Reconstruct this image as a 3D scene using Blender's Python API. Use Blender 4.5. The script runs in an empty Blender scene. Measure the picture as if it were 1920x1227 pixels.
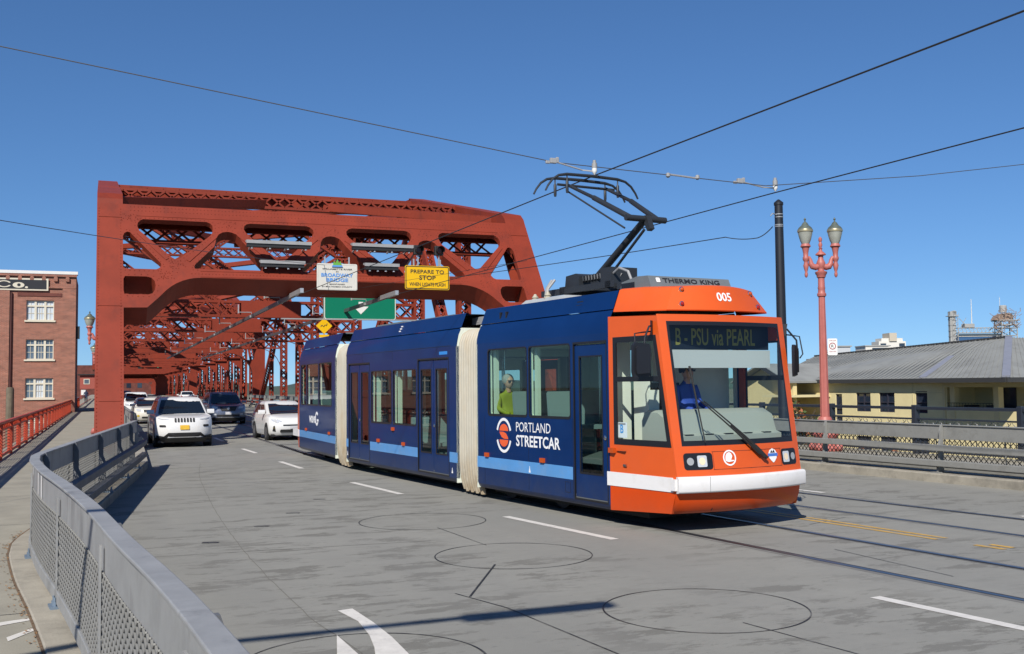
import bpy, bmesh, math, random
from mathutils import Vector, Matrix
random.seed(7)
PI = math.pi
R = math.radians
scene = bpy.context.scene
COL = scene.collection

# ------------------------------------------------------------------ camera, sky, sun, exposure
F_PX, ROLL, CAM_H = 1950.0, 0.0105, 2.0
yaw = math.atan((960 - 185) / F_PX)
pitch = math.atan((731 - ROLL * 960 - 613.5) / F_PX)
fw = Vector((math.sin(yaw) * math.cos(pitch), math.cos(yaw) * math.cos(pitch), math.sin(pitch)))
rt = Vector((math.cos(yaw), -math.sin(yaw), 0))
up = rt.cross(fw)
rt, up = rt * math.cos(ROLL) - up * math.sin(ROLL), up * math.cos(ROLL) + rt * math.sin(ROLL)
cam = bpy.data.cameras.new('camera')
cam.sensor_width = 36
cam.lens = 36 * F_PX / 1920
cam.clip_start, cam.clip_end = 0.1, 3000
camo = bpy.data.objects.new('camera', cam)
COL.objects.link(camo)
camo.matrix_world = Matrix(((rt.x, up.x, -fw.x, 0), (rt.y, up.y, -fw.y, 0), (rt.z, up.z, -fw.z, CAM_H), (0, 0, 0, 1)))
scene.camera = camo

SUN_EL = R(40)
sun_vec = Vector((-0.6 * math.cos(SUN_EL), -0.8 * math.cos(SUN_EL), math.sin(SUN_EL)))
world = bpy.data.worlds.new('World')
scene.world = world
world.use_nodes = True
wn = world.node_tree
sky = wn.nodes.new('ShaderNodeTexSky')
sky.sky_type = 'NISHITA'
sky.sun_disc = False
sky.sun_elevation = SUN_EL
sky.sun_rotation = math.atan2(sun_vec.x, sun_vec.y)
sky.air_density, sky.dust_density, sky.ozone_density, sky.altitude = 1.0, 0.0, 10.0, 0
bg = wn.nodes['Background']
bg.inputs['Strength'].default_value = 0.087
wtc = wn.nodes.new('ShaderNodeTexCoord')          # lifts the horizon line a little: clear, dry air
wsx = wn.nodes.new('ShaderNodeSeparateXYZ')
wma = wn.nodes.new('ShaderNodeMath')
wma.operation = 'ADD'
wma.inputs[1].default_value = 0.055
wcb = wn.nodes.new('ShaderNodeCombineXYZ')
wnm = wn.nodes.new('ShaderNodeVectorMath')
wnm.operation = 'NORMALIZE'
whs = wn.nodes.new('ShaderNodeHueSaturation')
whs.inputs['Saturation'].default_value = 1.03
for a_, b_ in ((wtc.outputs['Generated'], wsx.inputs[0]), (wsx.outputs[0], wcb.inputs[0]), (wsx.outputs[1], wcb.inputs[1]), (wsx.outputs[2], wma.inputs[0]), (wma.outputs[0], wcb.inputs[2]), (wcb.outputs[0], wnm.inputs[0]), (wnm.outputs[0], sky.inputs[0]), (sky.outputs[0], whs.inputs['Color']), (whs.outputs[0], bg.inputs['Color'])):
    wn.links.new(a_, b_)
sl = bpy.data.lights.new('sun', 'SUN')
sl.energy, sl.angle, sl.color = 5.0, R(0.53), (1.0, 0.945, 0.86)
so = bpy.data.objects.new('sun', sl)
COL.objects.link(so)
so.rotation_euler = (-sun_vec).to_track_quat('-Z', 'Y').to_euler()
scene.view_settings.view_transform = 'Standard'
scene.view_settings.look = 'None'
scene.view_settings.gamma = 1
scene.view_settings.use_curve_mapping = False
scene.view_settings.exposure = 0.3
scene.render.engine = 'CYCLES'
scene.cycles.max_bounces = 6
scene.cycles.transparent_max_bounces = 16
scene.cycles.caustics_reflective = False
scene.cycles.caustics_refractive = False

# ------------------------------------------------------------------ materials
MATS = {}


def mat(name, col, rough=0.5, metal=0.0, var=0.0, vscale=3.0, bump=0.0, bscale=40.0, coat=0.0, spec=0.5, stain=None, sscale=1.0, stretch=(1, 1, 1), samt=0.5, sthr=(0.5, 0.62), emit=0.0, dirt=None):
    """principled paint / metal / stone with tonal noise, optional stain colour in patches and fine bump"""
    m = bpy.data.materials.new(name)
    m.use_nodes = True
    nt = m.node_tree
    b = nt.nodes['Principled BSDF']
    N = nt.nodes.new
    L = nt.links.new
    b.inputs['Roughness'].default_value = rough
    b.inputs['Metallic'].default_value = metal
    b.inputs['Coat Weight'].default_value = coat
    b.inputs['Coat Roughness'].default_value = 0.06
    b.inputs['Specular IOR Level'].default_value = spec
    c4 = (col[0], col[1], col[2], 1)
    b.inputs['Base Color'].default_value = c4
    tc = N('ShaderNodeTexCoord')
    out = None
    if var > 0:
        no = N('ShaderNodeTexNoise')
        no.inputs['Scale'].default_value = vscale
        no.inputs['Detail'].default_value = 6
        no.inputs['Roughness'].default_value = 0.65
        L(tc.outputs['Object'], no.inputs['Vector'])
        mr = N('ShaderNodeMapRange')
        mr.inputs[1].default_value, mr.inputs[2].default_value = 0.3, 0.7
        mr.inputs[3].default_value, mr.inputs[4].default_value = 1 - var, 1 + var
        L(no.outputs[0], mr.inputs[0])
        mx = N('ShaderNodeMix')
        mx.data_type = 'RGBA'
        mx.blend_type = 'MULTIPLY'
        mx.inputs[0].default_value = 1
        mx.inputs[6].default_value = c4
        L(mr.outputs[0], mx.inputs[7])
        out = mx.outputs[2]
    if stain is not None:
        mp = N('ShaderNodeMapping')
        mp.inputs['Scale'].default_value = stretch
        L(tc.outputs['Object'], mp.inputs[0])
        n2 = N('ShaderNodeTexNoise')
        n2.inputs['Scale'].default_value = sscale
        n2.inputs['Detail'].default_value = 8
        n2.inputs['Roughness'].default_value = 0.7
        L(mp.outputs[0], n2.inputs['Vector'])
        r2 = N('ShaderNodeMapRange')
        r2.inputs[1].default_value, r2.inputs[2].default_value = sthr
        r2.inputs[3].default_value, r2.inputs[4].default_value = 0, samt
        L(n2.outputs[0], r2.inputs[0])
        m2 = N('ShaderNodeMix')
        m2.data_type = 'RGBA'
        L(r2.outputs[0], m2.inputs[0])
        if out is not None:
            L(out, m2.inputs[6])
        else:
            m2.inputs[6].default_value = c4
        m2.inputs[7].default_value = (stain[0], stain[1], stain[2], 1)
        out = m2.outputs[2]
    if dirt is not None:      # road grime thrown up on the lower panels: (colour, top height, amount)
        dc, dz, da = dirt
        sz = N('ShaderNodeSeparateXYZ')
        L(tc.outputs['Object'], sz.inputs[0])
        dr = N('ShaderNodeMapRange')
        dr.inputs[1].default_value, dr.inputs[2].default_value = dz, 0.15
        dr.inputs[3].default_value, dr.inputs[4].default_value = 0.0, 1.0
        L(sz.outputs[2], dr.inputs[0])
        dn = N('ShaderNodeTexNoise')
        dn.inputs['Scale'].default_value = 5.0
        dn.inputs['Detail'].default_value = 8
        dn.inputs['Roughness'].default_value = 0.7
        L(tc.outputs['Object'], dn.inputs['Vector'])
        dq = N('ShaderNodeMapRange')
        dq.inputs[1].default_value, dq.inputs[2].default_value = 0.35, 0.7
        dq.inputs[3].default_value, dq.inputs[4].default_value = 0.15, da
        L(dn.outputs[0], dq.inputs[0])
        dm = N('ShaderNodeMath')
        dm.operation = 'MULTIPLY'
        L(dr.outputs[0], dm.inputs[0])
        L(dq.outputs[0], dm.inputs[1])
        m4 = N('ShaderNodeMix')
        m4.data_type = 'RGBA'
        L(dm.outputs[0], m4.inputs[0])
        if out is not None:
            L(out, m4.inputs[6])
        else:
            m4.inputs[6].default_value = c4
        m4.inputs[7].default_value = (*dc, 1)
        out = m4.outputs[2]
    if out is not None:
        L(out, b.inputs['Base Color'])
    if bump > 0:
        n3 = N('ShaderNodeTexNoise')
        n3.inputs['Scale'].default_value = bscale
        n3.inputs['Detail'].default_value = 4
        L(tc.outputs['Object'], n3.inputs['Vector'])
        bp = N('ShaderNodeBump')
        bp.inputs['Strength'].default_value = bump
        bp.inputs['Distance'].default_value = 0.02
        L(n3.outputs[0], bp.inputs['Height'])
        L(bp.outputs[0], b.inputs['Normal'])
    if emit > 0:
        b.inputs['Emission Color'].default_value = c4
        b.inputs['Emission Strength'].default_value = emit
    MATS[name] = m
    return m


def glass(name, tint, ior=1.5, rough=0.0, refl=1.0):
    m = bpy.data.materials.new(name)
    m.use_nodes = True
    nt = m.node_tree
    nt.nodes.remove(nt.nodes['Principled BSDF'])
    o = nt.nodes['Material Output']
    t = nt.nodes.new('ShaderNodeBsdfTransparent')
    t.inputs[0].default_value = (*tint, 1)
    g = nt.nodes.new('ShaderNodeBsdfGlossy')
    g.inputs['Roughness'].default_value = rough
    fr = nt.nodes.new('ShaderNodeLayerWeight')      # Schlick curve, the same from both sides of the pane
    fr.inputs[0].default_value = 0.5
    pw = nt.nodes.new('ShaderNodeMath')
    pw.operation = 'POWER'
    pw.inputs[1].default_value = 5
    nt.links.new(fr.outputs['Facing'], pw.inputs[0])
    ml = nt.nodes.new('ShaderNodeMath')
    ml.operation = 'MULTIPLY_ADD'
    ml.use_clamp = True
    r0 = ((ior - 1) / (ior + 1)) ** 2
    ml.inputs[1].default_value = (1 - r0) * refl
    ml.inputs[2].default_value = r0 * refl
    nt.links.new(pw.outputs[0], ml.inputs[0])
    mx = nt.nodes.new('ShaderNodeMixShader')
    nt.links.new(ml.outputs[0], mx.inputs[0])
    nt.links.new(t.outputs[0], mx.inputs[1])
    nt.links.new(g.outputs[0], mx.inputs[2])
    nt.links.new(mx.outputs[0], o.inputs[0])
    MATS[name] = m
    return m


M_RED = mat('bridge_red_paint', (0.205, 0.029, 0.0125), 0.55, spec=0.3, var=0.16, vscale=0.7, bump=0.12, bscale=9, stain=(0.1, 0.02, 0.013), sscale=0.9, stretch=(1.6, 1.6, 0.35), samt=0.65, sthr=(0.52, 0.75))
M_RAILRED = mat('railing_red_paint', (0.42, 0.055, 0.022), 0.45, var=0.15, vscale=2)
M_LAMPRED = mat('lamp_pink_red_paint', (0.38, 0.115, 0.095), 0.5, var=0.1, vscale=4)
M_GALV = mat('galvanised_steel', (0.27, 0.275, 0.275), 0.55, 0.12, var=0.14, vscale=3.5, stain=(0.13, 0.13, 0.13), sscale=2.2, stretch=(1, 1, 0.4), samt=0.75, sthr=(0.55, 0.72), bump=0.05)
M_GALV2 = mat('weathered_galvanised_rail', (0.28, 0.28, 0.262), 0.55, 0.25, var=0.14, vscale=2.5, stain=(0.17, 0.165, 0.15), sscale=2.5, samt=0.5, bump=0.05)
M_BLUESTEEL = mat('bolted_blue_zinc_foot', (0.2, 0.26, 0.33), 0.5, 0.5, var=0.15)
M_WIREMESH = mat('grey_wire_mesh', (0.22, 0.22, 0.21), 0.6, 0.2, var=0.1)
M_DARKMESH = mat('dark_wire_mesh', (0.035, 0.035, 0.035), 0.6)
M_BLACK = mat('black_paint', (0.012, 0.013, 0.017), 0.45, var=0.1)
M_BLACKRUB = mat('black_rubber', (0.012, 0.012, 0.012), 0.75)
M_NAVYRAIL = mat('dark_blue_grey_rail_paint', (0.022, 0.027, 0.038), 0.4, var=0.1)
M_STEEL = mat('polished_rail_steel', (0.16, 0.165, 0.19), 0.3, 0.85, var=0.1)
M_GROOVE = mat('dark_rail_groove', (0.02, 0.02, 0.022), 0.7)
M_SEAL = mat('black_joint_sealant', (0.02, 0.02, 0.021), 0.6, stain=(0.14, 0.135, 0.125), sscale=1.7, samt=0.8, sthr=(0.5, 0.6))
M_MARKW = mat('worn_white_road_paint', (0.6, 0.575, 0.53), 0.6, var=0.12, vscale=6, stain=(0.4, 0.38, 0.35), sscale=7, samt=0.6, sthr=(0.56, 0.66))
M_MARKY = mat('worn_yellow_road_paint', (0.5, 0.3, 0.06), 0.6, var=0.15, vscale=6, stain=(0.3, 0.26, 0.18), sscale=5, samt=0.7, sthr=(0.5, 0.62))
M_WALK = mat('sidewalk_concrete', (0.27, 0.252, 0.203), 0.85, var=0.14, vscale=1.3, bump=0.15, bscale=60, stain=(0.2, 0.185, 0.15), sscale=1.4, samt=0.5, sthr=(0.52, 0.7))
M_KERB = mat('kerb_concrete', (0.3, 0.275, 0.225), 0.85, var=0.18, vscale=2.2, bump=0.2, bscale=50, stain=(0.13, 0.12, 0.1), sscale=1.8, samt=0.6, sthr=(0.5, 0.68))
M_ALU = mat('bare_aluminium', (0.5, 0.5, 0.5), 0.4, 0.6, var=0.08)
M_GREY = mat('grey_paint', (0.28, 0.28, 0.28), 0.5, var=0.1)
M_WHITE = mat('white_paint', (0.68, 0.68, 0.66), 0.4, var=0.04)
M_PORCELAIN = mat('white_porcelain', (0.75, 0.75, 0.72), 0.25)
M_WIRE = mat('dark_cable', (0.02, 0.02, 0.02), 0.5)
M_WIREG = mat('grey_steel_cable', (0.12, 0.12, 0.125), 0.45, 0.5)


def road_material():
    m = bpy.data.materials.new('worn_concrete_roadway')
    m.use_nodes = True
    nt = m.node_tree
    N, L = nt.nodes.new, nt.links.new
    b = nt.nodes['Principled BSDF']
    b.inputs['Roughness'].default_value = 0.8
    b.inputs['Specular IOR Level'].default_value = 0.35
    tc = N('ShaderNodeTexCoord')

    def noise(scale, stretch, detail, rough, lo, hi, a, c):
        mp = N('ShaderNodeMapping')
        mp.inputs['Scale'].default_value = stretch
        mp.inputs['Rotation'].default_value = (0, 0, R(-12))
        L(tc.outputs['Object'], mp.inputs[0])
        n = N('ShaderNodeTexNoise')
        n.inputs['Scale'].default_value = scale
        n.inputs['Detail'].default_value = detail
        n.inputs['Roughness'].default_value = rough
        L(mp.outputs[0], n.inputs['Vector'])
        r = N('ShaderNodeMapRange')
        r.inputs[1].default_value, r.inputs[2].default_value = lo, hi
        r.inputs[3].default_value, r.inputs[4].default_value = a, c
        L(n.outputs[0], r.inputs[0])
        return r.outputs[0]

    def mixc(fac, c1, c2, mode='MIX'):
        x = N('ShaderNodeMix')
        x.data_type = 'RGBA'
        x.blend_type = mode
        for i, v in ((0, fac), (6, c1), (7, c2)):
            if hasattr(v, 'is_linked'):
                L(v, x.inputs[i])
            else:
                x.inputs[i].default_value = v if i == 0 else (*v, 1)
        return x.outputs[2]

    def mul(a, c):
        x = N('ShaderNodeMath')
        x.operation = 'MULTIPLY'
        L(a, x.inputs[0])
        L(c, x.inputs[1])
        return x.outputs[0]
    base = mixc(noise(0.25, (1, 1, 1), 5, 0.6, 0.35, 0.65, 0, 1), (0.208, 0.206, 0.181), (0.254, 0.25, 0.221))
    # broom-finish streaks across the road
    base = mixc(noise(2.2, (0.7, 1.7, 1), 7, 0.62, 0.3, 0.75, 0, 0.4), base, (0.168, 0.165, 0.145))
    # brown stain islands, only in some areas
    area = noise(0.3, (1, 1, 1), 4, 0.55, 0.4, 0.52, 0, 1)
    isl = noise(1.3, (0.75, 1.9, 1), 10, 0.75, 0.52, 0.555, 0, 0.9)
    base = mixc(mul(area, isl), base, (0.112, 0.108, 0.09))
    area2 = noise(0.5, (1, 1, 1), 3, 0.5, 0.45, 0.55, 0, 1)
    thin = noise(2.4, (0.6, 2.8, 1), 10, 0.75, 0.57, 0.6, 0, 0.5)
    base = mixc(mul(area2, thin), base, (0.13, 0.125, 0.106))
    # faint wheel-path bands along the lanes
    base = mixc(noise(1.1, (1.0, 0.05, 1), 3, 0.5, 0.45, 0.7, 0, 0.4), base, (0.165, 0.165, 0.153))
    base = mixc(noise(9.0, (0.8, 1.3, 1), 6, 0.7, 0.35, 0.7, 0, 0.3), base, (0.15, 0.15, 0.138))
    # dark specks and aggregate
    base = mixc(noise(7, (0.8, 2.2, 1), 3, 0.5, 0.7, 0.73, 0, 0.7), base, (0.1, 0.1, 0.098))
    base = mixc(noise(140, (1, 1, 1), 2, 0.5, 0.3, 0.7, 0, 0.3), base, (0.33, 0.32, 0.3))
    L(base, b.inputs['Base Color'])
    n3 = N('ShaderNodeTexNoise')
    n3.inputs['Scale'].default_value = 90
    n3.inputs['Detail'].default_value = 5
    L(tc.outputs['Object'], n3.inputs['Vector'])
    bp = N('ShaderNodeBump')
    bp.inputs['Strength'].default_value = 0.25
    bp.inputs['Distance'].default_value = 0.01
    L(n3.outputs[0], bp.inputs['Height'])
    L(bp.outputs[0], b.inputs['Normal'])
    return m


M_ROAD = road_material()

# ------------------------------------------------------------------ helpers


def tag(o, label=None, cat=None, group=None, kind=None):
    if label:
        o['label'] = label
    if cat:
        o['category'] = cat
    if group:
        o['group'] = group
    if kind:
        o['kind'] = kind
    return o


def empty(name, loc=(0, 0, 0), rz=0.0, label=None, cat=None, group=None):
    o = bpy.data.objects.new(name, None)
    o.empty_display_size = 0.2
    COL.objects.link(o)
    o.location = loc
    o.rotation_euler = (0, 0, rz)
    return tag(o, label, cat, group)


def link(name, me, parent=None, material=None, kind=None):
    o = bpy.data.objects.new(name, me)
    COL.objects.link(o)
    if material is not None and not me.materials:
        me.materials.append(material)
    if parent is not None:
        o.parent = parent
    if kind:
        o['kind'] = kind
    return o


def V(*a):
    return Vector(a)


class MB:
    def __init__(s):
        s.v, s.f = [], []

    def add(s, vs, fs):
        b = len(s.v)
        s.v.extend(tuple(q) for q in vs)
        s.f.extend([tuple(b + i for i in f) for f in fs])
        return s

    BOXF = [(0, 3, 2, 1), (4, 5, 6, 7), (0, 1, 5, 4), (1, 2, 6, 5), (2, 3, 7, 6), (3, 0, 4, 7)]

    def box(s, x0, x1, y0, y1, z0, z1):
        return s.add([(x0, y0, z0), (x1, y0, z0), (x1, y1, z0), (x0, y1, z0), (x0, y0, z1), (x1, y0, z1), (x1, y1, z1), (x0, y1, z1)], MB.BOXF)

    def bar(s, p0, p1, w, h, upv=(0, 0, 1), w1=None, h1=None):
        p0, p1 = Vector(p0), Vector(p1)
        d = (p1 - p0).normalized()
        u = Vector(upv)
        side = d.cross(u)
        if side.length < 1e-5:
            side = d.cross(Vector((1, 0, 0)))
        side.normalize()
        u = side.cross(d).normalized()
        w1 = w if w1 is None else w1
        h1 = h if h1 is None else h1
        vs = []
        for p, ww, hh in ((p0, w, h), (p1, w1, h1)):
            for a, b in ((-1, -1), (1, -1), (1, 1), (-1, 1)):
                vs.append(p + side * (a * ww / 2) + u * (b * hh / 2))
        return s.add(vs, [(0, 1, 2, 3), (7, 6, 5, 4), (0, 4, 5, 1), (1, 5, 6, 2), (2, 6, 7, 3), (3, 7, 4, 0)])

    def tube(s, pts, r, n=8, closed=False):
        pts = [Vector(p) for p in pts]
        m = len(pts)
        rs = r if isinstance(r, (list, tuple)) else [r] * m
        prev = None
        vs, fs = [], []
        for i, p in enumerate(pts):
            if closed:
                t = pts[(i + 1) % m] - pts[i - 1]
            else:
                t = pts[min(i + 1, m - 1)] - pts[max(i - 1, 0)]
            t = t.normalized() if t.length > 1e-9 else Vector((0, 0, 1))
            if prev is None:
                a = t.cross(Vector((0, 0, 1)))
                if a.length < 1e-3:
                    a = t.cross(Vector((1, 0, 0)))
            else:
                a = prev - t * prev.dot(t)
                if a.length < 1e-6:
                    a = t.cross(Vector((1, 0, 0)))
            a.normalize()
            prev = a
            b = t.cross(a)
            for k in range(n):
                an = 2 * PI * k / n
                vs.append(p + (a * math.cos(an) + b * math.sin(an)) * rs[i])
        rng = m if closed else m - 1
        for i in range(rng):
            j = (i + 1) % m
            for k in range(n):
                k2 = (k + 1) % n
                fs.append((i * n + k, i * n + k2, j * n + k2, j * n + k))
        if not closed:
            fs.append(tuple(range(n - 1, -1, -1)))
            fs.append(tuple((m - 1) * n + k for k in range(n)))
        return s.add(vs, fs)

    def lathe(s, prof, n=16, c=(0, 0, 0), flute=0):
        vs, fs = [], []
        for r, z in prof:
            for k in range(n):
                a = 2 * PI * k / n
                rr = r * (0.93 if (flute and k % 2) else 1)
                vs.append((c[0] + rr * math.cos(a), c[1] + rr * math.sin(a), c[2] + z))
        m = len(prof)
        for i in range(m - 1):
            for k in range(n):
                k2 = (k + 1) % n
                fs.append((i * n + k, i * n + k2, (i + 1) * n + k2, (i + 1) * n + k))
        fs.append(tuple(range(n - 1, -1, -1)))
        fs.append(tuple((m - 1) * n + k for k in range(n)))
        return s.add(vs, fs)

    def prism(s, poly, vec):
        vec = Vector(vec)
        p = [Vector(q) for q in poly]
        n = len(p)
        vs = p + [q + vec for q in p]
        fs = [tuple(range(n - 1, -1, -1)), tuple(range(n, 2 * n))]
        for i in range(n):
            j = (i + 1) % n
            fs.append((i, j, n + j, n + i))
        return s.add(vs, fs)

    def grid(s, rows, closed=False):
        n = len(rows[0])
        vs = [q for r_ in rows for q in r_]
        fs = []
        for i in range(len(rows) - 1):
            for k in range(n if closed else n - 1):
                k2 = (k + 1) % n
                fs.append((i * n + k, i * n + k2, (i + 1) * n + k2, (i + 1) * n + k))
        return s.add(vs, fs)

    def poly(s, pts):
        return s.add(pts, [tuple(range(len(pts)))])

    def mesh(s, name, smooth=False, ang=35, fix=True):
        me = bpy.data.meshes.new(name)
        me.from_pydata(s.v, [], s.f)
        if fix:
            bm = bmesh.new()
            bm.from_mesh(me)
            bmesh.ops.recalc_face_normals(bm, faces=bm.faces)
            bm.to_mesh(me)
            bm.free()
        if smooth:
            me.shade_smooth()
            me.set_sharp_from_angle(angle=R(ang))
        me.update()
        return me

    def build(s, name, material, parent=None, smooth=False, kind=None, ang=35, bevel=0, fix=True):
        o = link(name, s.mesh(name, smooth, ang, fix), parent, material, kind)
        if bevel:
            md = o.modifiers.new('bevel', 'BEVEL')
            md.width, md.segments, md.limit_method, md.angle_limit = bevel, 2, 'ANGLE', R(40)
        return o


def curve_mesh(loops, thick):
    c = bpy.data.curves.new('tmp', 'CURVE')
    c.dimensions, c.fill_mode, c.extrude = '2D', 'BOTH', thick / 2
    for pts in loops:
        sp = c.splines.new('POLY')
        sp.points.add(len(pts) - 1)
        sp.use_cyclic_u = True
        for i, q in enumerate(pts):
            sp.points[i].co = (q[0], q[1], 0, 1)
    o = bpy.data.objects.new('tmp', c)
    me = bpy.data.meshes.new_from_object(o)
    bpy.data.objects.remove(o)
    bpy.data.curves.remove(c)
    me.materials.clear()
    for p in me.polygons:
        p.use_smooth = False
    return me


def plate(name, outer, holes, thick, material, parent=None, M=None, kind=None):
    """flat plate with holes: drawn in local XY, thickness along Z, moved by M"""
    me = curve_mesh([outer] + list(holes), thick)
    if M is not None:
        me.transform(M)
    return link(name, me, parent, material, kind)


def frame(o, x, y):
    """matrix with origin o and plane axes x, y"""
    x, y = Vector(x).normalized(), Vector(y).normalized()
    z = x.cross(y).normalized()
    o = Vector(o)
    return Matrix(((x.x, y.x, z.x, o.x), (x.y, y.y, z.y, o.y), (x.z, y.z, z.z, o.z), (0, 0, 0, 1)))


def rrect(x0, y0, x1, y1, r=0.05, n=4):
    pts = []
    for cx, cy, a0 in ((x1 - r, y1 - r, 0), (x0 + r, y1 - r, 90), (x0 + r, y0 + r, 180), (x1 - r, y0 + r, 270)):
        for k in range(n + 1):
            a = R(a0 + 90 * k / n)
            pts.append((cx + r * math.cos(a), cy + r * math.sin(a)))
    return pts


def ring(cx, cy, rx, ry, n=32, a0=0, a1=360):
    return [(cx + rx * math.cos(R(a0 + (a1 - a0) * k / n)), cy + ry * math.sin(R(a0 + (a1 - a0) * k / n))) for k in range(n + (0 if a1 - a0 == 360 else 1))]


def text_mesh(body, w, h, bold=0.0, thick=0.004, space=1.0):
    """lettering scaled to the box w x h, lower left corner at the origin"""
    c = bpy.data.curves.new('tmp', 'FONT')
    c.body, c.size, c.extrude, c.offset, c.space_character = body, 1.0, 0.0, bold, space
    c.resolution_u = 3
    o = bpy.data.objects.new('tmp', c)
    me = bpy.data.meshes.new_from_object(o)
    bpy.data.objects.remove(o)
    bpy.data.curves.remove(c)
    xs = [v.co.x for v in me.vertices]
    ys = [v.co.y for v in me.vertices]
    x0, x1, y0, y1 = min(xs), max(xs), min(ys), max(ys)
    for v in me.vertices:
        v.co.x = (v.co.x - x0) / (x1 - x0) * w
        v.co.y = (v.co.y - y0) / (y1 - y0) * h
        v.co.z = thick
    me.materials.clear()
    return me


def text(name, body, M, w, h, material, parent=None, bold=0.0, thick=0.004, space=1.0):
    me = text_mesh(body, w, h, bold, thick, space)
    me.transform(M)
    return link(name, me, parent, material)


def copy_tree(o, parent=None):
    c = o.copy()
    COL.objects.link(c)
    c.parent = parent
    for ch in list(o.children):
        copy_tree(ch, c)
    return c


def lerp_path(pts, t):
    """value of a polyline [(y, x), ...] at y = t"""
    pts = sorted(pts)
    if t <= pts[0][0]:
        a, b = pts[0], pts[1]
    elif t >= pts[-1][0]:
        a, b = pts[-2], pts[-1]
    else:
        for i in range(len(pts) - 1):
            if pts[i][0] <= t <= pts[i + 1][0]:
                a, b = pts[i], pts[i + 1]
                break
    return a[1] + (b[1] - a[1]) * (t - a[0]) / (b[0] - a[0])


def smooth_path(pts, step=0.5):
    """Catmull-Rom through 2D/3D points"""
    P = [Vector(p) for p in pts]
    P = [P[0] * 2 - P[1]] + P + [P[-1] * 2 - P[-2]]
    out = []
    for i in range(1, len(P) - 2):
        n = max(1, int((P[i + 1] - P[i]).length / step))
        for k in range(n):
            t = k / n
            a, b, c, d = P[i - 1], P[i], P[i + 1], P[i + 2]
            out.append(0.5 * ((2 * b) + (c - a) * t + (2 * a - 5 * b + 4 * c - d) * t * t + (3 * b - a - 3 * c + d) * t ** 3))
    out.append(P[-2])
    return out

# ------------------------------------------------------------------ setting: ground, roadway, sidewalks, tracks
M_GROUND = mat('dry_ground', (0.16, 0.15, 0.11), 0.95, var=0.3, vscale=0.05, stain=(0.07, 0.09, 0.04), sscale=0.03, samt=0.8)
g = MB()
g.poly([(-1500, -600, -7), (1500, -600, -7), (1500, 2200, -7), (-1500, 2200, -7)])
tag(g.build('ground', M_GROUND, fix=False), kind='structure')

B_LEFT = [(-6, 0.75), (1.0, 0.5), (3.35, 0.37), (4.61, 0.27), (5.92, 0.13), (7.85, -0.05), (9.68, -0.27), (11.31, -0.49), (13.0, -0.665), (13.63, -0.69), (14.37, -0.67), (16.6, -0.41), (19.96, -0.02), (24.69, 0.54), (27.6, 0.86)]
B_PATH = smooth_path([(x, y) for y, x in B_LEFT], 0.35)
KERB_R = [(-10, 17.4), (14.03, 15.39), (19.74, 14.91), (27, 14.5), (34, 14.35), (340, 14.35)]


def kx(y):
    return lerp_path(KERB_R, y)


T1 = [(-8, 10.2), (2, 9.15), (7.2, 8.5), (12, 7.98), (16, 7.6), (20, 7.22), (25, 6.85), (30, 6.62), (36, 6.5), (60, 6.45), (340, 6.45)]
T2 = [(-8, 13.4), (2, 12.5), (10, 11.68), (14, 11.17), (20, 10.55), (25, 10.2), (30, 9.97), (36, 9.87), (60, 9.85), (340, 9.85)]


def track_pts(T, off, y0, y1):
    pts = smooth_path([(x, y) for y, x in T], 0.6)
    out = []
    for i, p in enumerate(pts):
        if y0 <= p.y <= y1:
            t = (pts[min(i + 1, len(pts) - 1)] - pts[max(i - 1, 0)]).normalized()
            out.append(Vector((p.x + t.y * off, p.y - t.x * off)))
    return out


def offset_path(path, off):
    out = []
    for i, p in enumerate(path):
        t = (path[min(i + 1, len(path) - 1)] - path[max(i - 1, 0)]).normalized()
        out.append(Vector((p.x + t.y * off, p.y - t.x * off)))
    return out


def sweep(mb, path, o0, o1, z0, z1, cap=True):
    """rectangular section swept along a plan path; offset + is to the right of travel"""
    a, b = offset_path(path, o0), offset_path(path, o1)
    rows = [[(p.x, p.y, z0), (q.x, q.y, z0), (q.x, q.y, z1), (p.x, p.y, z1)] for p, q in zip(a, b)]
    mb.grid(rows, closed=True)
    if cap:
        mb.poly(rows[0])
        mb.poly(rows[-1])
    return mb


def strip(mb, path, w, z):
    a, b = offset_path(path, -w / 2), offset_path(path, w / 2)
    mb.grid([[(p.x, p.y, z), (q.x, q.y, z)] for p, q in zip(a, b)])
    return mb


road = MB().box(-1.3, 18.5, -12, 345, -0.7, 0.0).build('road', M_ROAD)
tag(road, kind='structure')

# sidewalk on the left, up to the painted railing
m = MB()
ys = [p for p in B_PATH if p.y < 27.4]
left = [[(-2.75, p.y, 0.15), (p.x - 0.25, p.y, 0.15)] for p in ys] + [[(-2.75, y, 0.15), (0.55 - min(1, (y - 27.5) / 8) * 0.5, y, 0.15)] for y in (28, 30, 33, 36, 60, 120, 200, 345)]
m.grid(left)
m.box(-2.75, -1.25, -6, 345, -0.5, 0.146)
walkl = tag(m.build('sidewalk', M_WALK, fix=False), kind='structure')
m = MB()
for y in (6.5, 9.5, 12.5, 15.8, 20, 24, 28, 32, 37, 42, 48, 54, 60, 70, 80):
    x1 = min(lerp_path(B_LEFT, y) - 0.27, 0.2)
    m.poly([(-2.7, y, 0.153), (x1, y + 0.1, 0.153), (x1, y + 0.112, 0.153), (-2.7, y + 0.012, 0.153)])
m.build('expansion_joint', M_SEAL, walkl, fix=False, kind='stuff')
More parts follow.
